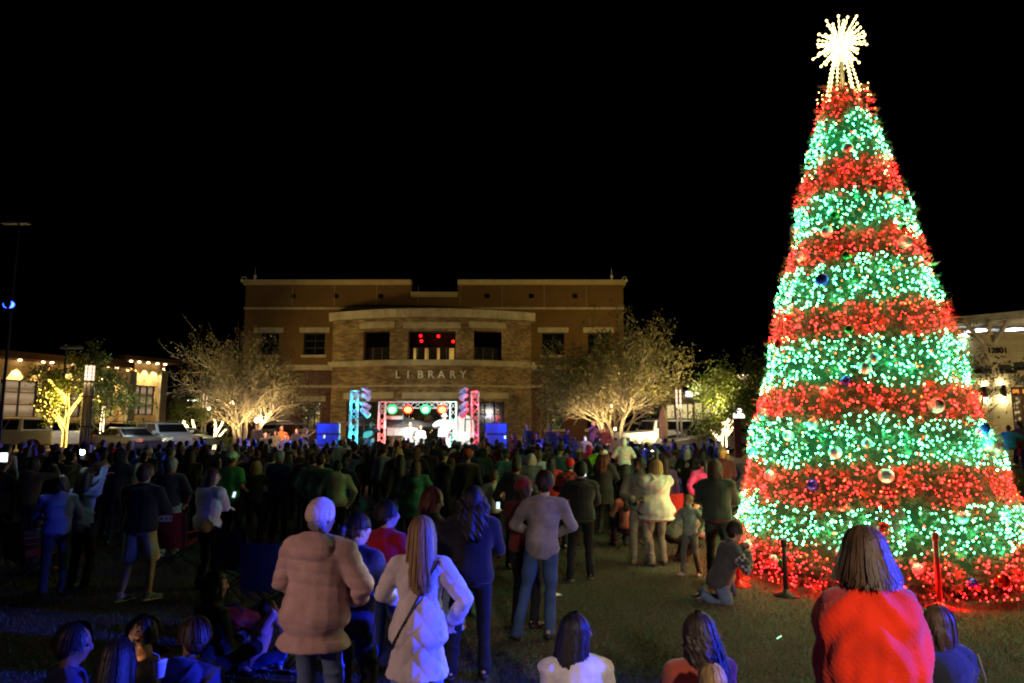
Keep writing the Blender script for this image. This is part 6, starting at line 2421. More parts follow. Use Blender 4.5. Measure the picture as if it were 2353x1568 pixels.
# named figures deeper in the crowd: x, depth, height, rz, pose, garment, colours, hair, hat, label
TS = dict(top='sweater', inf=.02)
JK = dict(top='jacket', inf=.035)
HD = dict(top='hoodie', inf=.032, hood=True)
G = 'named'
deep = [
    (1612, 14.2, 1.62, .1, POCKET, JK, {'jacket': (.62, .05, .24), 'trousers': (.05, .1, .09)}, 'ponytail', 'black', None, None, 'person in bright magenta jacket standing near the tree'),
    (1308, 13.0, 1.66, 0, FRONT, dict(JK), {'jacket': None, 'trousers': BLK}, 'short', 'brown', 'beanie', (.5, .015, .015), 'person in bright red beanie and red checked jacket'),
    (1265, 13.8, 1.66, 0, POCKET, TS, {'sweater': (.34, .015, .02), 'trousers': BLK}, 'long', 'black', None, None, 'person in red sweater with long black hair beside the red beanie'),
    (1220, 15.0, 1.68, .1, FRONT, JK, {'jacket': (.06, .09, .10), 'trousers': BLK}, 'bob', 'grey', None, None, 'person with pale grey bob hair in slate jacket'),
    (1238, 15.6, 1.74, -.1, POCKET, TS, {'sweater': (.36, .42, .52), 'trousers': BLK}, 'short', 'brown', None, None, 'person in pale blue shirt behind the grey bob hair'),
    (1372, 19.5, 1.74, 0, POCKET, JK, {'jacket': (.42, .75, .02), 'trousers': BLK}, 'short', 'black', None, None, 'person in glowing yellow green safety jacket'),
    (1352, 20.5, 1.70, .1, POCKET, JK, {'jacket': (.75, .05, .2), 'trousers': BLK}, 'short', 'brown', 'hood', (.75, .05, .2), 'person in hot pink hooded jacket beside the yellow green safety jacket'),
    (1186, 13.0, 1.70, 0, FRONT, JK, {'jacket': (.02, .03, .03), 'trousers': BLK}, 'short', 'black', 'beanie', (.02, .05, .035), 'person in dark green beanie with red scarf collar'),
    (1135, 12.2, 1.50, -.2, FRONT, TS, {'sweater': (.55, .58, .46), 'trousers': BLK}, 'short', 'brown', None, None, 'person in pale cream top half hidden behind a dark jacket'),
    (1185, 11.2, 1.74, -.1, POCKET, JK, {'jacket': (.03, .034, .036), 'trousers': BLK}, 'short', 'dark brown', None, None, 'broad person in charcoal jacket before the pale cream top'),
    (536, 12.8, 1.80, -.25, dict(lh=(-.1, .3, 1.52), rh=(.16, .22, 1.05), lep=(-1, 0, -.5)), dict(top='shirt', inf=.02, sleeve=.5, hem=-.2), {'shirt': (.05, .30, .10), 'trousers': BLK}, 'short', 'brown', 'cap', (.5, .6, .5), 'person in green short sleeved shirt and pale mesh cap, hand raised to the face'),
    (738, 12.6, 1.78, 0, POCKET, TS, {'sweater': (.10, .19, .14), 'trousers': (.11, .14, .09)}, 'short', 'black', None, None, 'person in plain grey green sweatshirt and matching trousers'),
    (722, 13.3, 1.76, .1, POCKET, JK, {'jacket': (.07, .12, .14), 'trousers': BLK}, 'short', 'dark brown', None, None, 'person in slate teal jacket just behind the grey green sweatshirt'),
    (778, 12.4, 1.66, .05, POCKET, HD, {'hoodie': (.28, .36, .24), 'trousers': BLK}, 'short', 'black', None, None, 'boy in pale green hooded sweatshirt with striped hem'),
    (645, 13.6, 1.80, -.1, FRONT, JK, {'jacket': (.02, .03, .13), 'trousers': BLK}, 'short', 'grey', None, None, 'tall person in royal blue jacket with short grey hair'),
    (592, 13.4, 1.60, .1, POCKET, TS, {'sweater': BLK, 'trousers': BLK}, 'bob', 'blond', None, None, 'person with round blond bob in black beside the royal blue jacket'),
    (955, 12.4, 1.66, 0, POCKET, dict(top='coat', inf=.04, coat=.2, flare=.1), {'coat': (.03, .15, .09), 'trousers': BLK}, 'long', 'dark brown', None, None, 'person in dim green long coat in the middle of the crowd'),
    (1018, 14.5, 1.76, -.9, FOLD, JK, {'jacket': BLK, 'trousers': BLK}, 'short', 'dark brown', 'cap', (.03, .035, .03), 'bearded person in black with arms folded and dark peaked cap'),
    (400, 12.0, 1.72, 0, POCKET, TS, {'sweater': (.02, .022, .05), 'trousers': (.36, .36, .40)}, 'short', 'grey', None, None, 'person in navy sweater and pale trousers behind the red camp chair'),
    (243, 17.5, 1.62, 0, POCKET, JK, {'jacket': (.55, .46, .26), 'trousers': BLK}, 'short', 'brown', None, None, 'person in cream jacket near the phone flash'),
    (262, 17.0, 1.60, .2, POCKET, JK, {'jacket': BLK, 'trousers': BLK}, 'short', 'brown', 'beanie', (.42, .03, .03), 'person in black with bright red beanie beside the cream jacket'),
    (168, 14.6, 1.74, -.1, POCKET, JK, {'jacket': (.10, .11, .09), 'trousers': BLK}, 'short', 'dark brown', None, None, 'person in grey green anorak under the yellow wrapped tree'),
    (100, 19.5, 1.72, -.3, POCKET, JK, {'jacket': (.16, .19, .16), 'trousers': BLK}, 'short', 'brown', None, None, 'person in sage jacket before the white pickup tail'),
    (65, 19.0, 1.70, .1, POCKET, dict(top='coat', inf=.035, coat=.2), {'coat': (.04, .01, .01), 'trousers': BLK}, 'long', 'brown', None, None, 'person in dark maroon coat with long brown hair before the pickup'),
    (12, 20.0, 1.68, .2, POCKET, JK, {'jacket': (.03, .10, .09), 'trousers': BLK}, 'bob', 'auburn', None, None, 'person in teal jacket at the very edge of the crowd by the pickup cab'),
]
M_CHECKR = dress_check('red_black_check', (.36, .015, .015), (.02, .01, .01), 14)
for k, (x, Y, h, rz, po, mk, cols, hr, hc, hat, hatc, lab) in enumerate(deep):
    X = at(x, 1000, Y).x
    mk = dict(mk, seed=40 + k)
    c2 = {a: (b or (.3, .02, .02)) for a, b in cols.items()}
    t, s = hero((X, Y), lab, po, mk, rz, h, .022, cols=c2, hair=hr, haircol=hc, hat=hat, hatcol=hatc or (0, 0, 0))
    for o in t.children:
        if cols.get(o.name.split('.')[0], 1) is None:
            o.data.materials[0] = M_CHECKR
    if 'scarf' in lab:
        b = MB()
        b.tube([s['nb'] + Vector((-.11, -.02, -.03)), s['nb'] + Vector((0, -.10, .0)), s['nb'] + Vector((.12, -.02, -.04)), s['nb'] + Vector((.16, -.12, -.22))], [(.04, .05)] * 4, 8)
        part(remesh(b, .02, 'scarf', 3), 'scarf', mat('red_scarf', (.4, .015, .015), .9), t)
    if 'striped hem' in lab:
        b = MB()
        for q in range(3):
            b.tube([(.06 + .15 * math.sin(a), -.012 - .152 * math.cos(a), .86 + q * .045) for a in np.linspace(-.4, .9, 8)], [(.006, .003)] * 8, 5)
        part(b, 'hem_stripe', M_BLACK, t, local=True)

# left side of the lawn
xy = head_at(483, 1076, 1.66)
t, s = hero(xy, 'person in fluffy white sweater with long brown hair and dark headband', dict(FOLD, hy=-.9, lean=.05, bulk=1.05), dict(top='sweater', inf=.06, hem=-.2, seed=70, fold_amp=.012), -.45, 1.66, .014,
            cols={'sweater': (.62, .55, .46), 'trousers': BLK}, hair=None)
add_hair(t, s, 'long', 'brown', 260, .34, .006, 8, drape=.01)
b = MB()
b.tube([s['head'] + s['hrot'] @ Vector((.094 * math.sin(a), .0, .03 + .105 * math.cos(a))) for a in np.linspace(-1.5, 1.5, 12)], [(.018, .004)] * 12, 6)
part(b, 'headband', M_BLACK, t, local=True)
t, s = hero(on_ground(312, 1378), 'person in black jacket, khaki shorts and striped sneakers', dict(FRONT, lf=(-.17, -.06, .08), rf=(.15, .02, .08), bulk=1.12, lfd=(.6, 1, 0), rfd=(.9, 1, 0)), dict(top='jacket', inf=.05, bottom='shorts', seed=71), .0, 1.74, .014,
            cols={'jacket': (.012, .012, .014), 'shorts': (.36, .32, .24), 'shoe': (.16, .24, .25)}, hair='short', haircol='brown', skin=(.4, .25, .18))
for o in [o for o in t.children if o.name.startswith('shoe')]:
    b = MB()
    k = 'l' if o.name == min(c.name for c in t.children if c.name.startswith('shoe')) else 'r'
    fd = Vector(s['p'][k + 'fd']).normalized()
    q = s[k + 'an'] - Vector((0, 0, .074))
    b.tube([q - fd * .07, q + fd * .05, q + fd * .17], [(.046, .014), (.052, .014), (.044, .014)], 12, cap=.6, xa=fd.cross(Vector((0, 0, 1))))
    part(b, 'sole', M_WHITE, o, local=True)
    b = MB()
    sd = fd.cross(Vector((0, 0, 1)))
    for j in range(3):
        c = q + fd * (.03 + .028 * j) + sd * .047 + Vector((0, 0, .035))
        b.tube([c - fd * .012 - Vector((0, 0, .02)), c + fd * .012 + Vector((0, 0, .022)) - sd * .012], [(.006, .004)] * 2, 5)
    part(b, 'side_stripe', M_BLACK, o, local=True)
xy = head_at(196, 1076, 1.66)
t, s = hero(xy, 'person in wrinkled blue shirt with dark hair holding up a phone flash', dict(rh=(-.0, .42, 1.75), lh=(.0, .40, 1.62), rep=(1, -.2, -.6), lep=(-1, -.2, -.6)), dict(top='shirt', inf=.028, hem=-.2, seed=72, fold_amp=.011), -.15, 1.66, .014,
            cols={'shirt': (.16, .24, .55), 'trousers': BLK}, hair='long', haircol='black')
q = at(190, 1043, xy[1] + .1)
ph_ = phone((q.x, q.y), q.z, 'phone with dazzling white flash raised above the wrinkled blue shirt', 0, 95, .02)
b = MB()
b.ell((0, -.016, .03), (.034, .014, .034), None, 12, 8)
part(b, 'flash_lamp', em('white_flash', (.85, 1, .95), 60), ph_, local=True)
lamp('phone_flash', 'POINT', (q.x, q.y - .25, q.z + .05), 3, (.85, 1, .95), .02)
t, s = hero(head_at(140, 1090, 1.6), 'person in bright blue jacket turned away beside the wrinkled blue shirt', dict(FRONT, lean=.12), dict(top='jacket', inf=.03, seed=73, fold_amp=.01), .5, 1.6, .016, cols={'jacket': (.12, .17, .5), 'trousers': DJEANS}, hair='bob', haircol='dark brown')
t, s = hero(head_at(92, 1172, .98), 'person seated low with brown hair in dark top beside the folded red chair', dict(CROSS), dict(top='jacket', inf=.03, seed=74), .3, 1.75, .018, cols={'jacket': (.03, .03, .05), 'trousers': BLK}, hair='short', haircol='brown')
# figures sitting on the grass, lower left
xy = head_at(140, 1424, .98)
t, s = hero(xy, 'seated person in dark navy shirt with black hair, face in profile toward the phone glow', dict(CROSS, hy=-.4, hp=-.12), dict(top='shirt', inf=.03, hem=-.1, sleeve=.5, seed=80), -.85, 1.75, .011, cols={'shirt': (.022, .026, .09), 'trousers': DJEANS}, hair='short', haircol='black')
eyes(t, s)
t, s = hero(head_at(258, 1470, .96), 'seated person with long dark hair in dark rust top beside the navy shirt', dict(CROSS), dict(top='jacket', inf=.035, hem=-.1, seed=81), .1, 1.75, .013, cols={'jacket': (.10, .022, .012), 'trousers': BLK}, hair=None)
add_hair(t, s, 'long', 'black', 260, .34, .006, 9, drape=.01)
xy = head_at(357, 1396, .98)
t, s = hero(xy, 'seated child whose face glows orange from the phone below', dict(CROSS, hp=-.12, hy=.15, lean=.12, lh=(-.09, .30, .42), rh=(.05, .34, .40), grip=.7), dict(top='hoodie', inf=.03, hem=-.1, hood=True, seed=82), PI * .88, 1.75, .011, cols={'hoodie': BLK, 'trousers': BLK}, hair='short', haircol='black', skin=(.42, .26, .17))
eyes(t, s)
M_ = basis(t)
q = M_ @ Vector((.06, .37, .44))
pt = phone((q.x, q.y), q.z, 'phone lighting the face of the seated child', PI * .88, -18, 2.2, (1, .75, .45))
lamp('phone_light', 'SPOT', q + Vector((0, 0, .03)), 5, (1, .50, .16), .03, M_ @ (s['head'] + Vector((0, .06, -.02))), 70, .6)
xy = head_at(428, 1407, 1.0)
t, s = hero(xy, 'seated boy in grey blue hooded sweatshirt and jeans beside the glowing face', dict(CROSS, hy=1.15, hp=-.1, rf=(.32, .30, .08), rk=(.6, .4, 1), rfd=(.4, 1, -.1)), dict(top='hoodie', inf=.035, hem=-.12, hood=True, seed=83), -.25, 1.75, .011, cols={'hoodie': (.05, .055, .10), 'trousers': (.20, .28, .48)}, hair='short', haircol='dark brown')
eyes(t, s)
q = at(367, 1532, xy[1] - .15)
t = root('paper_cup', q, 'white paper cup with a straw beside the seated boy in the hooded sweatshirt', 'cup')
b = MB()
b.lathe((0, 0, -.06), [(.03, 0), (.042, .1), (.045, .102)], 16)
part(b, 'cup', M_WHITE, t, local=True, smooth=True)
b = MB()
b.tube([(0, 0, 0), (-.01, 0, .07), (-.05, 0, .09)], [.004] * 3, 6)
part(b, 'straw', mat('green_straw', (.2, .5, .35), .5), t, local=True)
t, s = hero(head_at(476, 1303, .98), 'seated person in black jacket with pale piping, face in profile toward the blanket', dict(CROSS, hy=-.5), dict(top='jacket', inf=.03, hem=-.1, seed=84), -.7, 1.75, .013, cols={'jacket': BLK, 'trousers': BLK}, hair='bob', haircol='black')
b = MB()
b.tube([s['nb'] + Vector((.05, .06, .0)), s['nb'] + Vector((.07, .10, -.14)), s['nb'] + Vector((.14, .14, -.32))], [.006] * 3, 5)
part(b, 'piping', M_WHITE, t, local=True)
t, s = hero(head_at(592, 1370, .66), 'toddler in pink top and jeans sitting on the striped blanket with a red hair bow', dict(CROSS, hy=.2, lh=(-.08, .3, .6), rh=(.1, .3, .62), lean=.2), dict(top='sweater', inf=.03, hem=-.1, seed=85), -1.25, 1.18, .012, cols={'sweater': (.44, .2, .2), 'trousers': (.05, .09, .26)}, hair='short', haircol='brown', skin=(.5, .33, .27))
eyes(t, s)
b = MB()
for sg in (-1, 1):
    b.ell(s['head'] + Vector((sg * .03 - .03, -.02, .135)), (.035, .015, .026), Matrix.Rotation(sg * .5, 3, 'Y'), 10, 6)
part(b, 'hair_bow', mat('red_bow', (.5, .02, .03), .6), t, local=True)


def stripe_mat():
    m, t, b = _new('striped_blanket')
    tc = t.nodes.new('ShaderNodeTexCoord')
    w = t.nodes.new('ShaderNodeTexWave')
    w.inputs['Scale'].default_value = 2.2
    t.links.new(tc.outputs['Object'], w.inputs['Vector'])
    r = t.nodes.new('ShaderNodeValToRGB')
    r.color_ramp.interpolation = 'CONSTANT'
    for pos, c in ((.0, (.03, .05, .15)), (.3, (.45, .4, .25)), (.45, (.10, .18, .30)), (.7, (.4, .3, .15)), (.85, (.02, .03, .06))):
        e = r.color_ramp.elements.new(pos)
        e.color = (*c, 1)
    t.links.new(w.outputs[0], r.inputs[0])
    t.links.new(r.outputs[0], b.inputs['Base Color'])
    b.inputs['Roughness'].default_value = .95
    return m


X, Y = on_ground(585, 1500)
t = root('blanket', (X, Y, 0), 'rumpled striped blanket under the toddler', 'blanket', rz=-.2)
b = MB()
nx, ny = 40, 26
for j in range(ny + 1):
    for i in range(nx + 1):
        u, v = i / nx - .5, j / ny - .5
        b.v.append((u * 1.5, v * 1.0, .03 + .018 * math.sin(9 * u + 14 * v) + .014 * math.sin(21 * u - 6 * v + 2) + .006 * math.sin(40 * u + 30 * v)))
for j in range(ny):
    for i in range(nx):
        a = j * (nx + 1) + i
        b.f.append((a, a + 1, a + nx + 2, a + nx + 1))
o = part(b, 'cloth', stripe_mat(), t, local=True, smooth=True)
o.modifiers.new('thickness', 'SOLIDIFY').thickness = .012
X, Y = on_ground(528, 1462)
t = root('duffel_bag', (X, Y, .0), 'slumped red duffel bag behind the striped blanket', 'bag', rz=.2)
b = MB()
b.tube([(-.3, 0, .13), (-.12, 0, .16), (.12, 0, .15), (.3, 0, .12)], [(.10, .12), (.14, .15), (.14, .14), (.10, .11)], 14, cap=.8)
part(remesh(b, .02, 'bag', 3, folds(3, .012)), 'bag', mat('red_nylon', (.22, .012, .01), .6), t)
b = MB()
b.tube([(-.14, -.1, .27), (-.08, -.14, .36), (.08, -.14, .36), (.14, -.1, .27)], [(.014, .006)] * 4, 6)
part(b, 'handle', M_BLACK, t, local=True)

# sitting figures along the bottom
xy = head_at(1328, 1404, .98)
t, s = hero(xy, 'seated person in white top with long black hair and glasses looking toward the tree', dict(CROSS, hy=-1.25, hp=.02), dict(top='sweater', inf=.028, hem=-.1, seed=90), .05, 1.75, .010, cols={'sweater': (.62, .57, .54), 'trousers': DJEANS}, hair=None)
add_hair(t, s, 'long', 'black', 620, .36, .006, 12, drape=.010, wave=.006, wf=9)
eyes(t, s)
b = MB()
for sg in (-1, 1):
    c = s['head'] + s['hrot'] @ Vector((sg * .034, .098, .004))
    ring = [c + s['hrot'] @ Vector((.026 * math.cos(a), 0, .021 * math.sin(a))) for a in np.linspace(0, 2 * PI, 14)]
    b.tube(ring, [.0025] * 14, 5)
    b.tube([c + s['hrot'] @ Vector((sg * .026, 0, .005)), c + s['hrot'] @ Vector((sg * .05, -.10, .006))], [.0025] * 2, 5)
part(b, 'glasses', M_CHROME, t, local=True)
xy = head_at(1612, 1398, 1.0)
t, s = hero(xy, 'seated person with long dark curly hair in rust red top', dict(CROSS, hy=.75), dict(top='sweater', inf=.03, hem=-.1, seed=91), .15, 1.75, .011, cols={'sweater': (.30, .05, .025), 'trousers': BLK}, hair=None)
add_hair(t, s, 'curly', 'dark brown', 900, .30, .005, 14, wave=.013, wf=52, drape=.012, spread=2.2, lift=.012)
eyes(t, s)
xy = head_at(1642, 1527, .80)
t, s = hero(xy, 'blond child at the bottom edge in front of the rust red top', dict(CROSS, hy=.1), dict(top='sweater', inf=.03, hem=-.1, seed=92), 0, 1.45, .012, cols={'sweater': (.2, .12, .1), 'trousers': DJEANS}, hair=None)
add_hair(t, s, 'short', 'blond', 700, .05, .005, 15)
# woman in the red shawl
xy = head_at(1985, 1218, 1.72)
t = root('person', (xy[0], xy[1], 0), 'person with brown bob hair in bright red shawl standing before the tree', 'person', None, -.05, 1.72 / 1.75)
s = skel(**dict(lh=(-.17, .12, .90), rh=(.17, .12, .90), lep=(0, -1, 0), rep=(0, -1, 0), bulk=.92))
tp = make_parts(s, .016, top='sweater', inf=.02, seed=93)
for k, me in tp.items():
    for m_ in (me if isinstance(me, list) else [me]):
        put(m_, k, CMAT.get(k, FABRIC), t, {'body': (.4, .25, .18), 'trousers': DJEANS, 'sweater': (.3, .02, .02)}.get(k, BLK))
g = MB()
rings = [(.70, .295, .25), (.80, .30, .25), (.95, .305, .24), (1.10, .305, .23), (1.22, .308, .215), (1.32, .305, .195), (1.385, .285, .165), (1.425, .24, .135), (1.455, .17, .11), (1.485, .11, .095), (1.51, .09, .085)]
g.tube([(0, -.005, z) for z, a, b_ in rings], [(a * .9, b_) for z, a, b_ in rings], 26, cap=.12, xa=(1, 0, 0))


def drape(v, n):
    a = np.arctan2(v[:, 0], -v[:, 1])
    k = np.clip((1.45 - v[:, 2]) / .6, 0, 1)
    w = .009 * np.sin(7 * a + 3 * v[:, 2] + 1.2 * np.sin(4 * v[:, 2])) + .006 * np.sin(15 * a - 4 * v[:, 2] + 2)
    w2 = .013 * np.sin(26 * (v[:, 2] + .35 * np.abs(v[:, 0]) + .10 * np.sin(3 * a)) + 1.0) * np.clip((v[:, 2] - .85) / .3, 0, 1)
    return w * k + w2 + .0015 * np.sin(160 * v[:, 2] + 40 * a)


put(remesh(g, .012, 'shawl', 3, drape), 'shawl', FABRIC, t, (.66, .024, .003))
add_hair(t, s, 'bob', 'brown', 900, .16, .006, 17, vox=.011, lift=.014, spread=5.0)
# seated woman behind the shawl
xy = head_at(2168, 1380, 1.0)
t, s = hero(xy, 'seated person in dark jacket with brown bob, profile turned to the red shawl', dict(CROSS, hy=.9), dict(top='jacket', inf=.035, hem=-.1, seed=94), .2, 1.75, .012, cols={'jacket': (.022, .024, .035), 'trousers': BLK}, hair=None)
add_hair(t, s, 'bob', 'brown', 420, .15, .006, 19)
eyes(t, s)
b = MB()
b.tube([s['rsh'] + Vector((.02, -.10, .05)), s['rsh'] + Vector((.03, -.14, -.1)), s['rsh'] + Vector((.0, -.15, -.3))], [.006] * 3, 5)
part(b, 'piping', M_GREYMETAL, t, local=True)
t, s = hero(on_ground(2066, 1372), 'person in dim rust jacket standing against the lower tree beside the red post', dict(FRONT, hy=.5), dict(top='jacket', inf=.035, seed=95), .4, 1.42, .016, cols={'jacket': (.10, .02, .018), 'trousers': BLK}, hair='bob', haircol='dark brown')
# pair by the corner building
Y = 20.0
X = at(2342, 1000, Y).x
t, s = hero((X, Y), 'person in dark jacket carrying a child by the corner building', dict(FRONT), dict(top='jacket', inf=.035, seed=96), PI * .6, 1.62, .022, cols={'jacket': (.06, .045, .03), 'trousers': BLK}, hair='long', haircol='dark brown')
X = at(2312, 1000, Y).x
t, s = hero((X, Y - .1), 'child in blue jacket and red trousers being carried by the corner building', dict(pel=(0, 0, .5), lf=(-.2, .3, .2), rf=(.2, .3, .2), lk=(-.5, 1, .3), rk=(.5, 1, .3), lh=(-.15, .35, .9), rh=(.15, .35, .9)), dict(top='jacket', inf=.05, hem=-.2, seed=97), -.8, 1.35, .022, z=1.30,
            cols={'jacket': (.03, .28, .55), 'trousers': (.35, .02, .02)}, hair='short', haircol='auburn')


# ------------------------------------------------------------------ the band
def guitar(loc, rz, tilt, label, col=(.6, .36, .12)):
    t = root('guitar', loc, label, 'guitar', 'guitars on the stage', rz)
    Mx = Matrix.Rotation(tilt, 3, 'Y')
    b = MB()
    out = []
    for i in range(40):
        a = 2 * PI * i / 40
        r_ = .155 + .045 * math.cos(2 * a) - .03 * math.cos(a)
        out.append((r_ * math.cos(a) * 1.15, r_ * math.sin(a) * 1.15))
    f = lambda u, v, w_: tuple(Mx @ Vector((u, w_, v)))
    b.prism(out, -.05, .05, f)
    o = part(b, 'guitar_body', MATS.get('guitar_wood_%g' % col[0]) or mat('guitar_wood_%g' % col[0], col, .3, 0, .15, 5), t, local=True)
    b = MB()
    ho = [(.035 * math.cos(a) - .06, .035 * math.sin(a)) for a in np.linspace(0, 2 * PI, 14)[:-1]]
    b.prism(ho, .051, .054, f)
    part(b, 'sound_hole', M_BLACK, o, local=True)
    b = MB()
    b.hexa([Mx @ Vector(q) for q in ((-.72, .03, -.025), (-.1, .03, -.028), (-.1, .065, -.028), (-.72, .055, -.025), (-.72, .03, .025), (-.1, .03, .028), (-.1, .065, .028), (-.72, .055, .025))])
    b.hexa([Mx @ Vector(q) for q in ((-.88, .02, -.035), (-.72, .03, -.03), (-.72, .05, -.03), (-.88, .04, -.035), (-.88, .02, .035), (-.72, .03, .03), (-.72, .05, .03), (-.88, .04, .035))])
    part(b, 'neck', mat('dark_wood', (.08, .04, .02), .5) if 'dark_wood' not in MATS else MATS['dark_wood'], t, local=True)


def stool(X, Y, z, label):
    t = root('stool', (X, Y, z), label, 'stool', 'stools on the stage')
    b = MB()
    b.lathe((0, 0, .56), [(.17, 0), (.18, .03), (.17, .05)], 16)
    part(b, 'seat', M_BLACK, t, local=True)
    for k in range(4):
        a = PI / 4 + k * PI / 2
        b = MB()
        b.tube([(.12 * math.cos(a), .12 * math.sin(a), .57), (.2 * math.cos(a), .2 * math.sin(a), 0)], [.014] * 2, 6)
        part(b, 'leg', M_GREYMETAL, t, local=True)


SEAT = dict(pel=(0, 0, .68), lf=(-.14, .30, .14), rf=(.14, .34, .1), lk=(-.2, 1, .5), rk=(.2, 1, .5), lh=(-.34, .34, 1.16), rh=(.10, .26, .95), lep=(-.8, -.2, -.6), rep=(.9, -.4, -.2), grip=.8)
for x, Y, cols, hr, lab, gl, gc in ((852, 31.6, {'sweater': (.03, .03, .03), 'trousers': (.3, .32, .5)}, 'curly', 'seated guitarist in dark shirt at the cyan end of the stage', 'pale acoustic guitar on the lap of the dark shirted guitarist', (.72, .6, .42)),
                                    (943, 31.8, {'sweater': (.75, .75, .75), 'trousers': (.5, .5, .5)}, 'short', 'seated guitarist in white glaring in the stage light', 'acoustic guitar on the lap of the guitarist in white', (.7, .55, .35))):
    X = at(x, 980, Y).x
    t, s = hero((X, Y), lab, SEAT, dict(TS, hem=-.1), PI - .1, 1.76, .018, z=1.0, cols=cols, hair=hr, haircol='brown', skin=(.5, .34, .26))
    stool(X, Y + .02, 1.0, 'stool under the ' + lab.split(' at ')[0].split(' glaring')[0])
    guitar((X - .02, Y - .30, 1.93), PI - .1 + PI, R(-22), gl, gc)
X = at(966, 980, 31.7).x
t, s = hero((X, 31.7), 'seated singer in white top beside the guitarist in white', CHAIRP, dict(TS, hem=-.1), PI, 1.7, .018, z=1.1, cols={'sweater': (.72, .72, .72), 'trousers': (.4, .4, .4)}, hair='short', haircol='blond', skin=(.5, .34, .26))
stool(X, 31.72, .98, 'stool under the seated singer in white top')
X = at(1021, 980, 31.6).x
t, s = hero((X, 31.6), 'big standing singer in white suit and brimmed hat glaring in the stage light', dict(bulk=1.35, lh=(-.3, .3, 1.15), rh=(.2, .3, 1.3), lep=(-1, -.3, -.2), rep=(1, -.3, -.2), lf=(-.2, 0, .08), rf=(.2, 0, .08)), dict(top='jacket', inf=.07, coat=.12), PI, 1.80, .02, z=1.0,
            cols={'jacket': (.78, .78, .78), 'trousers': (.7, .7, .7)}, hair='short', haircol='brown', hat='brimmed_hat', hatcol=(.75, .75, .75), skin=(.5, .34, .26))


# ------------------------------------------------------------------ camp chairs and things on the grass
def camp_chair(xy, rz, label, col, txt=None, tip=0.0):
    t = root('camp_chair', (xy[0], xy[1], 0), label, 'chair', 'camp chairs on the lawn', rz)
    if tip:
        t.rotation_euler = (tip, 0, rz)
    nm = 'chair_fabric_%.3f_%.3f' % (col[0], col[2])
    m = MATS.get(nm) or mat(nm, col, .8, 0, .2, 6, .2, 60)
    b = MB()
    b.hexa([(-.25, -.18, .40), (.25, -.18, .40), (.27, .24, .46), (-.27, .24, .46), (-.25, -.18, .415), (.25, -.18, .415), (.27, .24, .475), (-.27, .24, .475)])
    part(b, 'seat', m, t, local=True)
    b = MB()
    nx = 8
    vs, fs = [], []
    for j in range(2):
        for i in range(nx + 1):
            u = i / nx * 2 - 1
            vs.append((u * .27, -.2 - .06 * (1 - u * u) - .06 * j, .40 + .52 * j + (.03 * abs(u) if j else 0)))
    for i in range(nx):
        fs.append((i, i + 1, nx + 2 + i, nx + 1 + i))
    b.add(vs, fs)
    o = part(b, 'backrest', m, t, local=True)
    o.modifiers.new('thickness', 'SOLIDIFY').thickness = .012
    for sg in (-1, 1):
        b = MB()
        b.tube([(sg * .29, -.27, .93), (sg * .28, -.2, .42), (-sg * .26, .26, .02)], [.010] * 3, 6)
        part(b, 'frame', M_BLACK, t, local=True)
        b = MB()
        b.tube([(sg * .28, .26, .62), (sg * .28, .24, .44), (-sg * .26, -.24, .02)], [.010] * 3, 6)
        part(b, 'frame', M_BLACK, t, local=True)
        b = MB()
        b.tube([(sg * .28, .26, .02), (-sg * .26, .27, .40)], [.009] * 2, 6)
        part(b, 'cross_brace', M_BLACK, t, local=True)
        b = MB()
        b.tube([(sg * .28, -.26, .02), (-sg * .26, -.2, .40)], [.009] * 2, 6)
        part(b, 'cross_brace', M_BLACK, t, local=True)
        b = MB()
        b.tube([(sg * .29, -.22, .62), (sg * .29, .28, .62)], [(.04, .012)] * 2, 8, cap=.4)
        part(b, 'armrest', m, t, local=True)
    if txt:
        b = MB()
        b.box((0, -.325, .86), (.22, .006, .085))
        lb = part(b, 'label_patch', M_WHITE, t, local=True)
        tm = text_mesh(txt, .075, .003)
        b = MB()
        M3 = Matrix.Translation((0, -.332, .835)) @ Matrix.Rotation(PI / 2, 4, 'X')
        b.add([M3 @ v.co for v in tm.vertices], [tuple(p.vertices) for p in tm.polygons])
        part(b, 'lettering', mat('dark_red_print', (.03, .01, .03), .7), lb, local=True)
    return t


RED = (.20, .012, .012)
camp_chair((at(404, 1150, 11.0).x, 11.0), 0, 'red camp chair with a white lettered patch on its back', RED, "DICK'S")
camp_chair(on_ground(62, 1345), -.5, 'empty red camp chair with pale edging at the lawn edge', (.16, .012, .02))
camp_chair(on_ground(1442, 1255), .2, 'black camp chair with crossed legs behind the cream cape coat', BLK)
camp_chair((at(565, 1150, 9.4).x, 9.4), -.4, 'dark blue camp chair in front of the green shirt', (.03, .04, .10))
camp_chair((at(620, 1200, 8.3).x, 8.3), .3, 'black camp chair behind the quilted jacket', (.02, .02, .025))
camp_chair((at(880, 1120, 10.5).x, 10.5), .1, 'dark green camp chair behind the red zip jacket', (.03, .10, .04))
camp_chair(on_ground(1540, 1240), -.2, 'bright red camp chair beside the crouching adult', (.45, .015, .015))
t, s = hero(on_ground(1442, 1262), 'person in checked pink top seated in the black camp chair behind the cream cape coat', dict(CHAIRP, hy=-.4), dict(TS, hem=-.1, seed=98), .2, 1.66, .018, cols={'sweater': (.45, .14, .14), 'trousers': (.03, .04, .12)}, hair='long', haircol='dark brown')

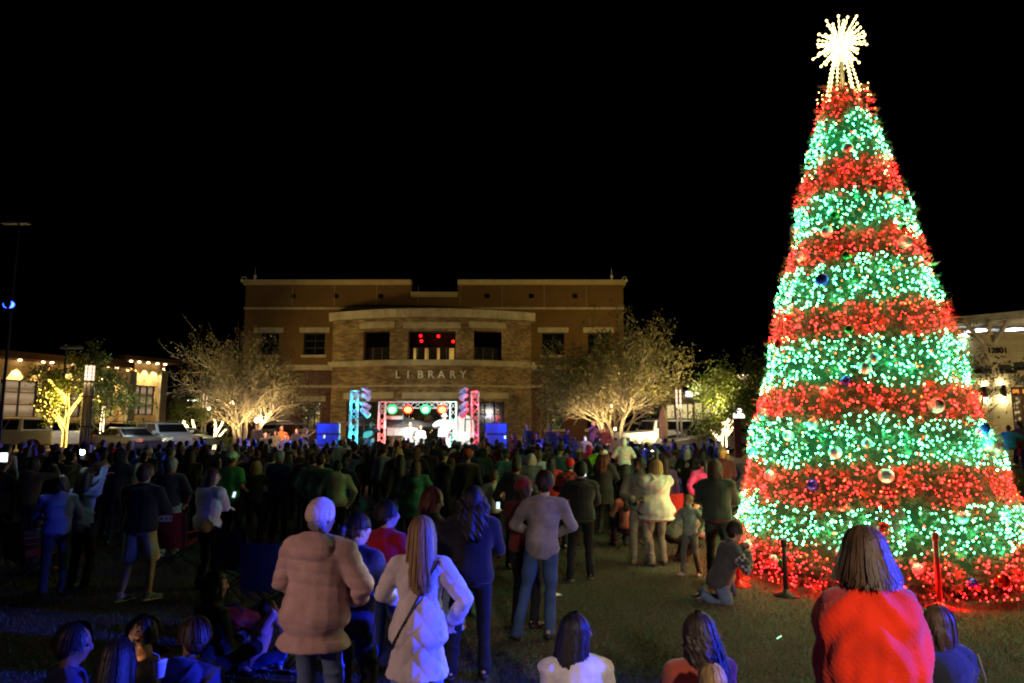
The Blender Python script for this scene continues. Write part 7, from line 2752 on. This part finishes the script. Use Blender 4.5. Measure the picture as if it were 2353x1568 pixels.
M_CEL = [mat('yellow_wrap', (.45, .40, .10), .35, 0, .3, 9), mat('white_wrap', (.55, .56, .5), .35, 0, .2, 9), mat('green_wrap', (.10, .25, .08), .35, 0, .3, 9), mat('red_wrap', (.4, .03, .02), .4, 0, .3, 9)]
for k, (x, lab) in enumerate(((1062, 'yellow and red crumpled gift bundle on the grass'), (1098, 'green and white crumpled gift bundle on the grass'))):
    X, Y = on_ground(x, 1412)
    t = root('gift_bundle', (X, Y, 0), lab, 'bundle', 'wrapped bundles on the grass')
    b = MB()
    b.tube([(0, 0, .03), (0, 0, .14), (0, 0, .2)], [(.13, .11), (.15, .12), (.10, .09)], 12, cap=.5)
    part(remesh(b, .016, 'bag', 1, folds(60 + k, .02, 20, 40)), 'bag', M_BLACK if k == 0 else M_CEL[2], t)
    r_ = np.random.default_rng(k + 3)
    for j in range(6):
        b = MB()
        a = r_.random() * 6.28
        d = Vector((math.cos(a) * .5, math.sin(a) * .5, .9)).normalized()
        b.tube([Vector((math.cos(a) * .04, math.sin(a) * .04, .16)), Vector((0, 0, .16)) + d * .10, Vector((0, 0, .16)) + d * .19], [.02, .055, .075], 10, cap=.1)
        part(remesh(b, .012, 'wrap', 1, folds(70 + j + k * 9, .016, 30, 60)), 'wrapping', M_CEL[(j + k * 2) % 4], t)
for x, y, sz, lab, mm in ((1279, 1371, .07, 'crumpled pale paper scrap on the grass beside the jeans', M_WHITE), (1790, 1473, .035, 'tiny green glow stick lying on the grass before the shawl', None)):
    X, Y = on_ground(x, y)
    t = root('paper_scrap' if mm else 'glow_stick', (X, Y, .01), lab, 'litter')
    b = MB()
    if mm:
        b.add([(-sz, -sz, .01), (sz, -sz * .7, .03), (sz * .8, sz, .015), (-sz * .6, sz * .8, .04)], [(0, 1, 2, 3)])
        part(b, 'paper', mm, t, local=True).modifiers.new('thickness', 'SOLIDIFY').thickness = .002
    else:
        b.tube([(-sz, -sz, .03), (sz, sz, .035)], [.006] * 2, 8)
        part(b, 'stick', em('green_glow', (.3, 1, .6), 2), t, local=True)

# ------------------------------------------------------------------ the crowd
CT = []
for k, (po, mk) in enumerate(((POCKET, JK), (FRONT, JK), (FOLD, TS), (POCKET, HD), (dict(), TS), (dict(FRONT, bulk=.9), dict(top='coat', inf=.035, coat=.25, flare=.06)), (dict(POCKET, bulk=1.15), JK),
                              (dict(rh=(.12, .38, 1.55), lh=(-.2, .2, 1.0), rep=(1, -.2, -.7)), HD), (dict(bulk=.88), TS))):
    s = skel(**po)
    CT.append((s, make_parts(s, .03, seed=200 + k, **mk), mk['top']))
TOPC = {'black': (.011, .011, .013), 'navy': (.016, .02, .07), 'charcoal': (.034, .034, .038), 'dark green': (.018, .05, .026), 'maroon': (.07, .012, .014), 'grey': (.15, .15, .16), 'brown': (.06, .035, .02), 'denim blue': (.06, .10, .24),
        'olive': (.06, .06, .028), 'red': (.30, .018, .016), 'white': (.55, .55, .54), 'beige': (.34, .27, .19), 'purple': (.07, .03, .12), 'teal': (.02, .09, .10), 'pink': (.45, .16, .2), 'orange': (.40, .12, .02)}
TOPW = [26, 14, 13, 6, 5, 6, 6, 7, 5, 4, 2.2, 3, 3, 3, 1.4, .8]
HATC = {'black': BLK, 'red': (.4, .02, .02), 'navy': (.02, .025, .09), 'grey': (.2, .2, .2), 'white': (.55, .55, .55)}
LAND = [(60, 'by the pickup cab'), (130, 'below the pickup bed'), (190, 'below the yellow wrapped tree'), (240, 'below the quad column lamp'), (300, 'below the white wrapped trunk'), (370, 'below the shop tower'), (440, 'below the silver estate car'), (510, 'below the small wrapped trees'), (610, 'below the bare floodlit tree'), (700, 'below the lone parasol'), (790, 'below the cyan side speakers'),
        (850, 'below the cyan tower'), (925, 'below the first green stage light'), (975, 'below the middle stage lights'), (1050, 'below the hatted singer'), (1115, 'below the red tower'), (1170, 'below the red side speakers'), (1260, 'below the slender wall tree'), (1345, 'below the dark end window'),
        (1460, 'below the leafy floodlit tree'), (1545, 'below the furled umbrella'), (1640, 'below the black estate car'), (1700, 'below the wrapped round tree'), (9999, 'below the red banner post')]
used = set()
cr = random.Random(5)
taken = [(o.location.x, o.location.y) for o in scene.objects if o.name.startswith('person') and o.type == 'EMPTY']
npers = 0


def crowd_one(x, Y, rz, h, rowname, group='people in the crowd', force=None, warm=False):
    global npers
    X = at(x, 1000, Y).x
    if any((X - a) ** 2 + (Y - b) ** 2 < .16 for a, b in taken):
        return
    if (X - TX) ** 2 + (Y - TY) ** 2 < 2.9 ** 2:
        return
    land = next(l for q, l in LAND if x < q)
    for _ in range(400):
        s, tp, top = cr.choice(CT)
        cn = force or cr.choices(list(TOPC), TOPW)[0]
        hr = cr.choices(['short', 'long', 'bob', 'bun', 'ponytail', 'curly'], [44, 20, 9, 5, 8, 5])[0]
        hc = cr.choices(list(HCOL), [30, 26, 20, 10, 7, 4])[0]
        hat = cr.choices([None, 'cap', 'beanie', 'hood'], [78, 10, 9, 3])[0]
        hcn = cn if hat == 'hood' else cr.choice(list(HATC))
        style = {'short': 'short %s hair', 'long': 'long %s hair', 'bob': '%s bob', 'bun': '%s hair bun', 'ponytail': '%s ponytail', 'curly': 'curly %s hair'}[hr] % hc
        if hat == 'hood':
            style = 'hood up'
        elif hat:
            style = '%s %s over %s hair' % (hcn, hat, hc)
        lab = 'person in %s %s, %s, %s, %s' % (cn, top, style, rowname, land)
        if lab not in used and len(lab.split()) <= 16:
            break
    used.add(lab)
    taken.append((X, Y))
    npers += 1
    v = .75 + .5 * cr.random()
    col = tuple(min(.8, c * v) for c in TOPC[cn])
    person(tp, s, (X, Y), lab, rz, h / 1.75, {top: col, 'trousers': cr.choice([BLK, DJEANS, CHAR, (.02, .025, .04)])}, None if hat == 'hood' else hr, hc, hat, (TOPC.get(hcn) if hat == 'hood' else HATC[hcn]) if hat else BLK, group=group)


ROWS = [(27.6, 560, 1260, .60, 'at the stage'), (26.4, 380, 1330, .72, 'front row'), (25.0, 0, 1420, .80, 'second row'), (23.4, 20, 1640, .85, 'third row'), (21.8, 150, 1700, .9, 'fourth row'), (20.0, 30, 1690, .95, 'fifth row'),
        (18.2, 20, 1690, 1.0, 'sixth row'), (16.6, 0, 1690, 1.05, 'seventh row'), (15.0, 30, 1680, 1.1, 'eighth row'), (13.6, 0, 1300, 1.2, 'ninth row'), (12.2, 40, 1150, 1.45, 'tenth row'), (10.8, 200, 1120, 1.8, 'hindmost row')]
for Y0, xa, xb, sp_, nm in ROWS:
    X = at(xa, 1000, Y0).x
    X1 = at(xb, 1000, Y0).x
    while X < X1:
        Y = Y0 + cr.uniform(-.45, .45)
        Xj = X + cr.uniform(-.2, .2) * sp_
        x = 1176 + Xj * FPX / (Y * math.cos(TILT) * 1.0)
        h = cr.choices([cr.uniform(1.58, 1.84), cr.uniform(1.1, 1.45)], [88, 12])[0]
        if npers < 199:
            crowd_one(x, Y, cr.gauss(0, .35), h, nm)
        X += sp_ * cr.uniform(.85, 1.2)
# people lined up on the terrace, facing the lawn
for k in range(17):
    crowd_one(590 + k * 11 + cr.uniform(-4, 4), 31.0 + cr.uniform(-.4, .8), PI + cr.gauss(0, .5), cr.uniform(1.6, 1.85), 'facing the lawn', 'people standing beside the stage')
for k in range(11):
    crowd_one(1175 + k * 21 + cr.uniform(-6, 6), 31.0 + cr.uniform(-.4, .8), PI + cr.gauss(0, .6), cr.uniform(1.6, 1.85), 'facing the lawn', 'people standing beside the stage')
for k in range(9):
    crowd_one(1480 + k * 22 + cr.uniform(-6, 6), 27 + cr.uniform(-.8, .8), cr.gauss(.5, .8), cr.uniform(1.55, 1.85), 'standing far off', 'people standing beside the stage')
lamp('terrace_light', 'SPOT', at(670, 900, 28.0), 3200, (1, .55, .22), .1, at(665, 1000, 31.5), 70, .8)
lamp('terrace_light', 'SPOT', at(1400, 890, 28.0), 1500, (1, .55, .25), .1, at(1430, 1000, 32), 80, .8)
print('crowd', npers)
# phone screens held up in the crowd
for k, (x, y, Y, gl, lab) in enumerate(((1144, 1161, 9.6, 2.5, 'bluish phone screen glowing above the wrapped bundles'), (1065, 1150, 10.4, 2.2, 'small phone screen glowing left of the dark curly hair'), (1343, 1088, 12.4, 2.5, 'phone screen glowing beside the red beanie'),
                                        (538, 1136, 11.6, 2.5, 'phone screen glowing below the green shirt'), (966, 1003, 26.0, 4, 'phone screen glowing below the middle stage lights'), (933, 1007, 25.5, 4, 'phone screen glowing at the feet of the guitarists'),
                                        (1063, 1005, 26.6, 3, 'phone screen glowing beside the hatted singer'), (1160, 1004, 25.5, 4, 'phone screen glowing below the red side speakers'), (1345, 1008, 22, 2.5, 'phone screen glowing below the hot pink hood'), (745, 1003, 26, 3, 'phone screen glowing below the cyan side speakers'))):
    q = at(x, y, Y)
    phone((q.x, q.y), q.z, lab, .0, 60, gl * .6, (.6, .78, 1.0), 0, .75 if Y < 15 else .9)
q = at(3, 1050, 12.5)
t = root('tablet', q, 'bright tablet screen at the extreme edge of the crowd', 'tablet')
b = MB()
b.box((0, 0, 0), (.26, .01, .18))
part(b, 'case', M_BLACK, t, local=True)
b = MB()
b.box((0, -.0065, 0), (.24, .002, .16))
part(b, 'screen', em('tablet_screen', (.85, .88, 1), 2.5), t, local=True)

print('PEOPLE', sum(1 for o in scene.objects if o.get('category') == 'person'))
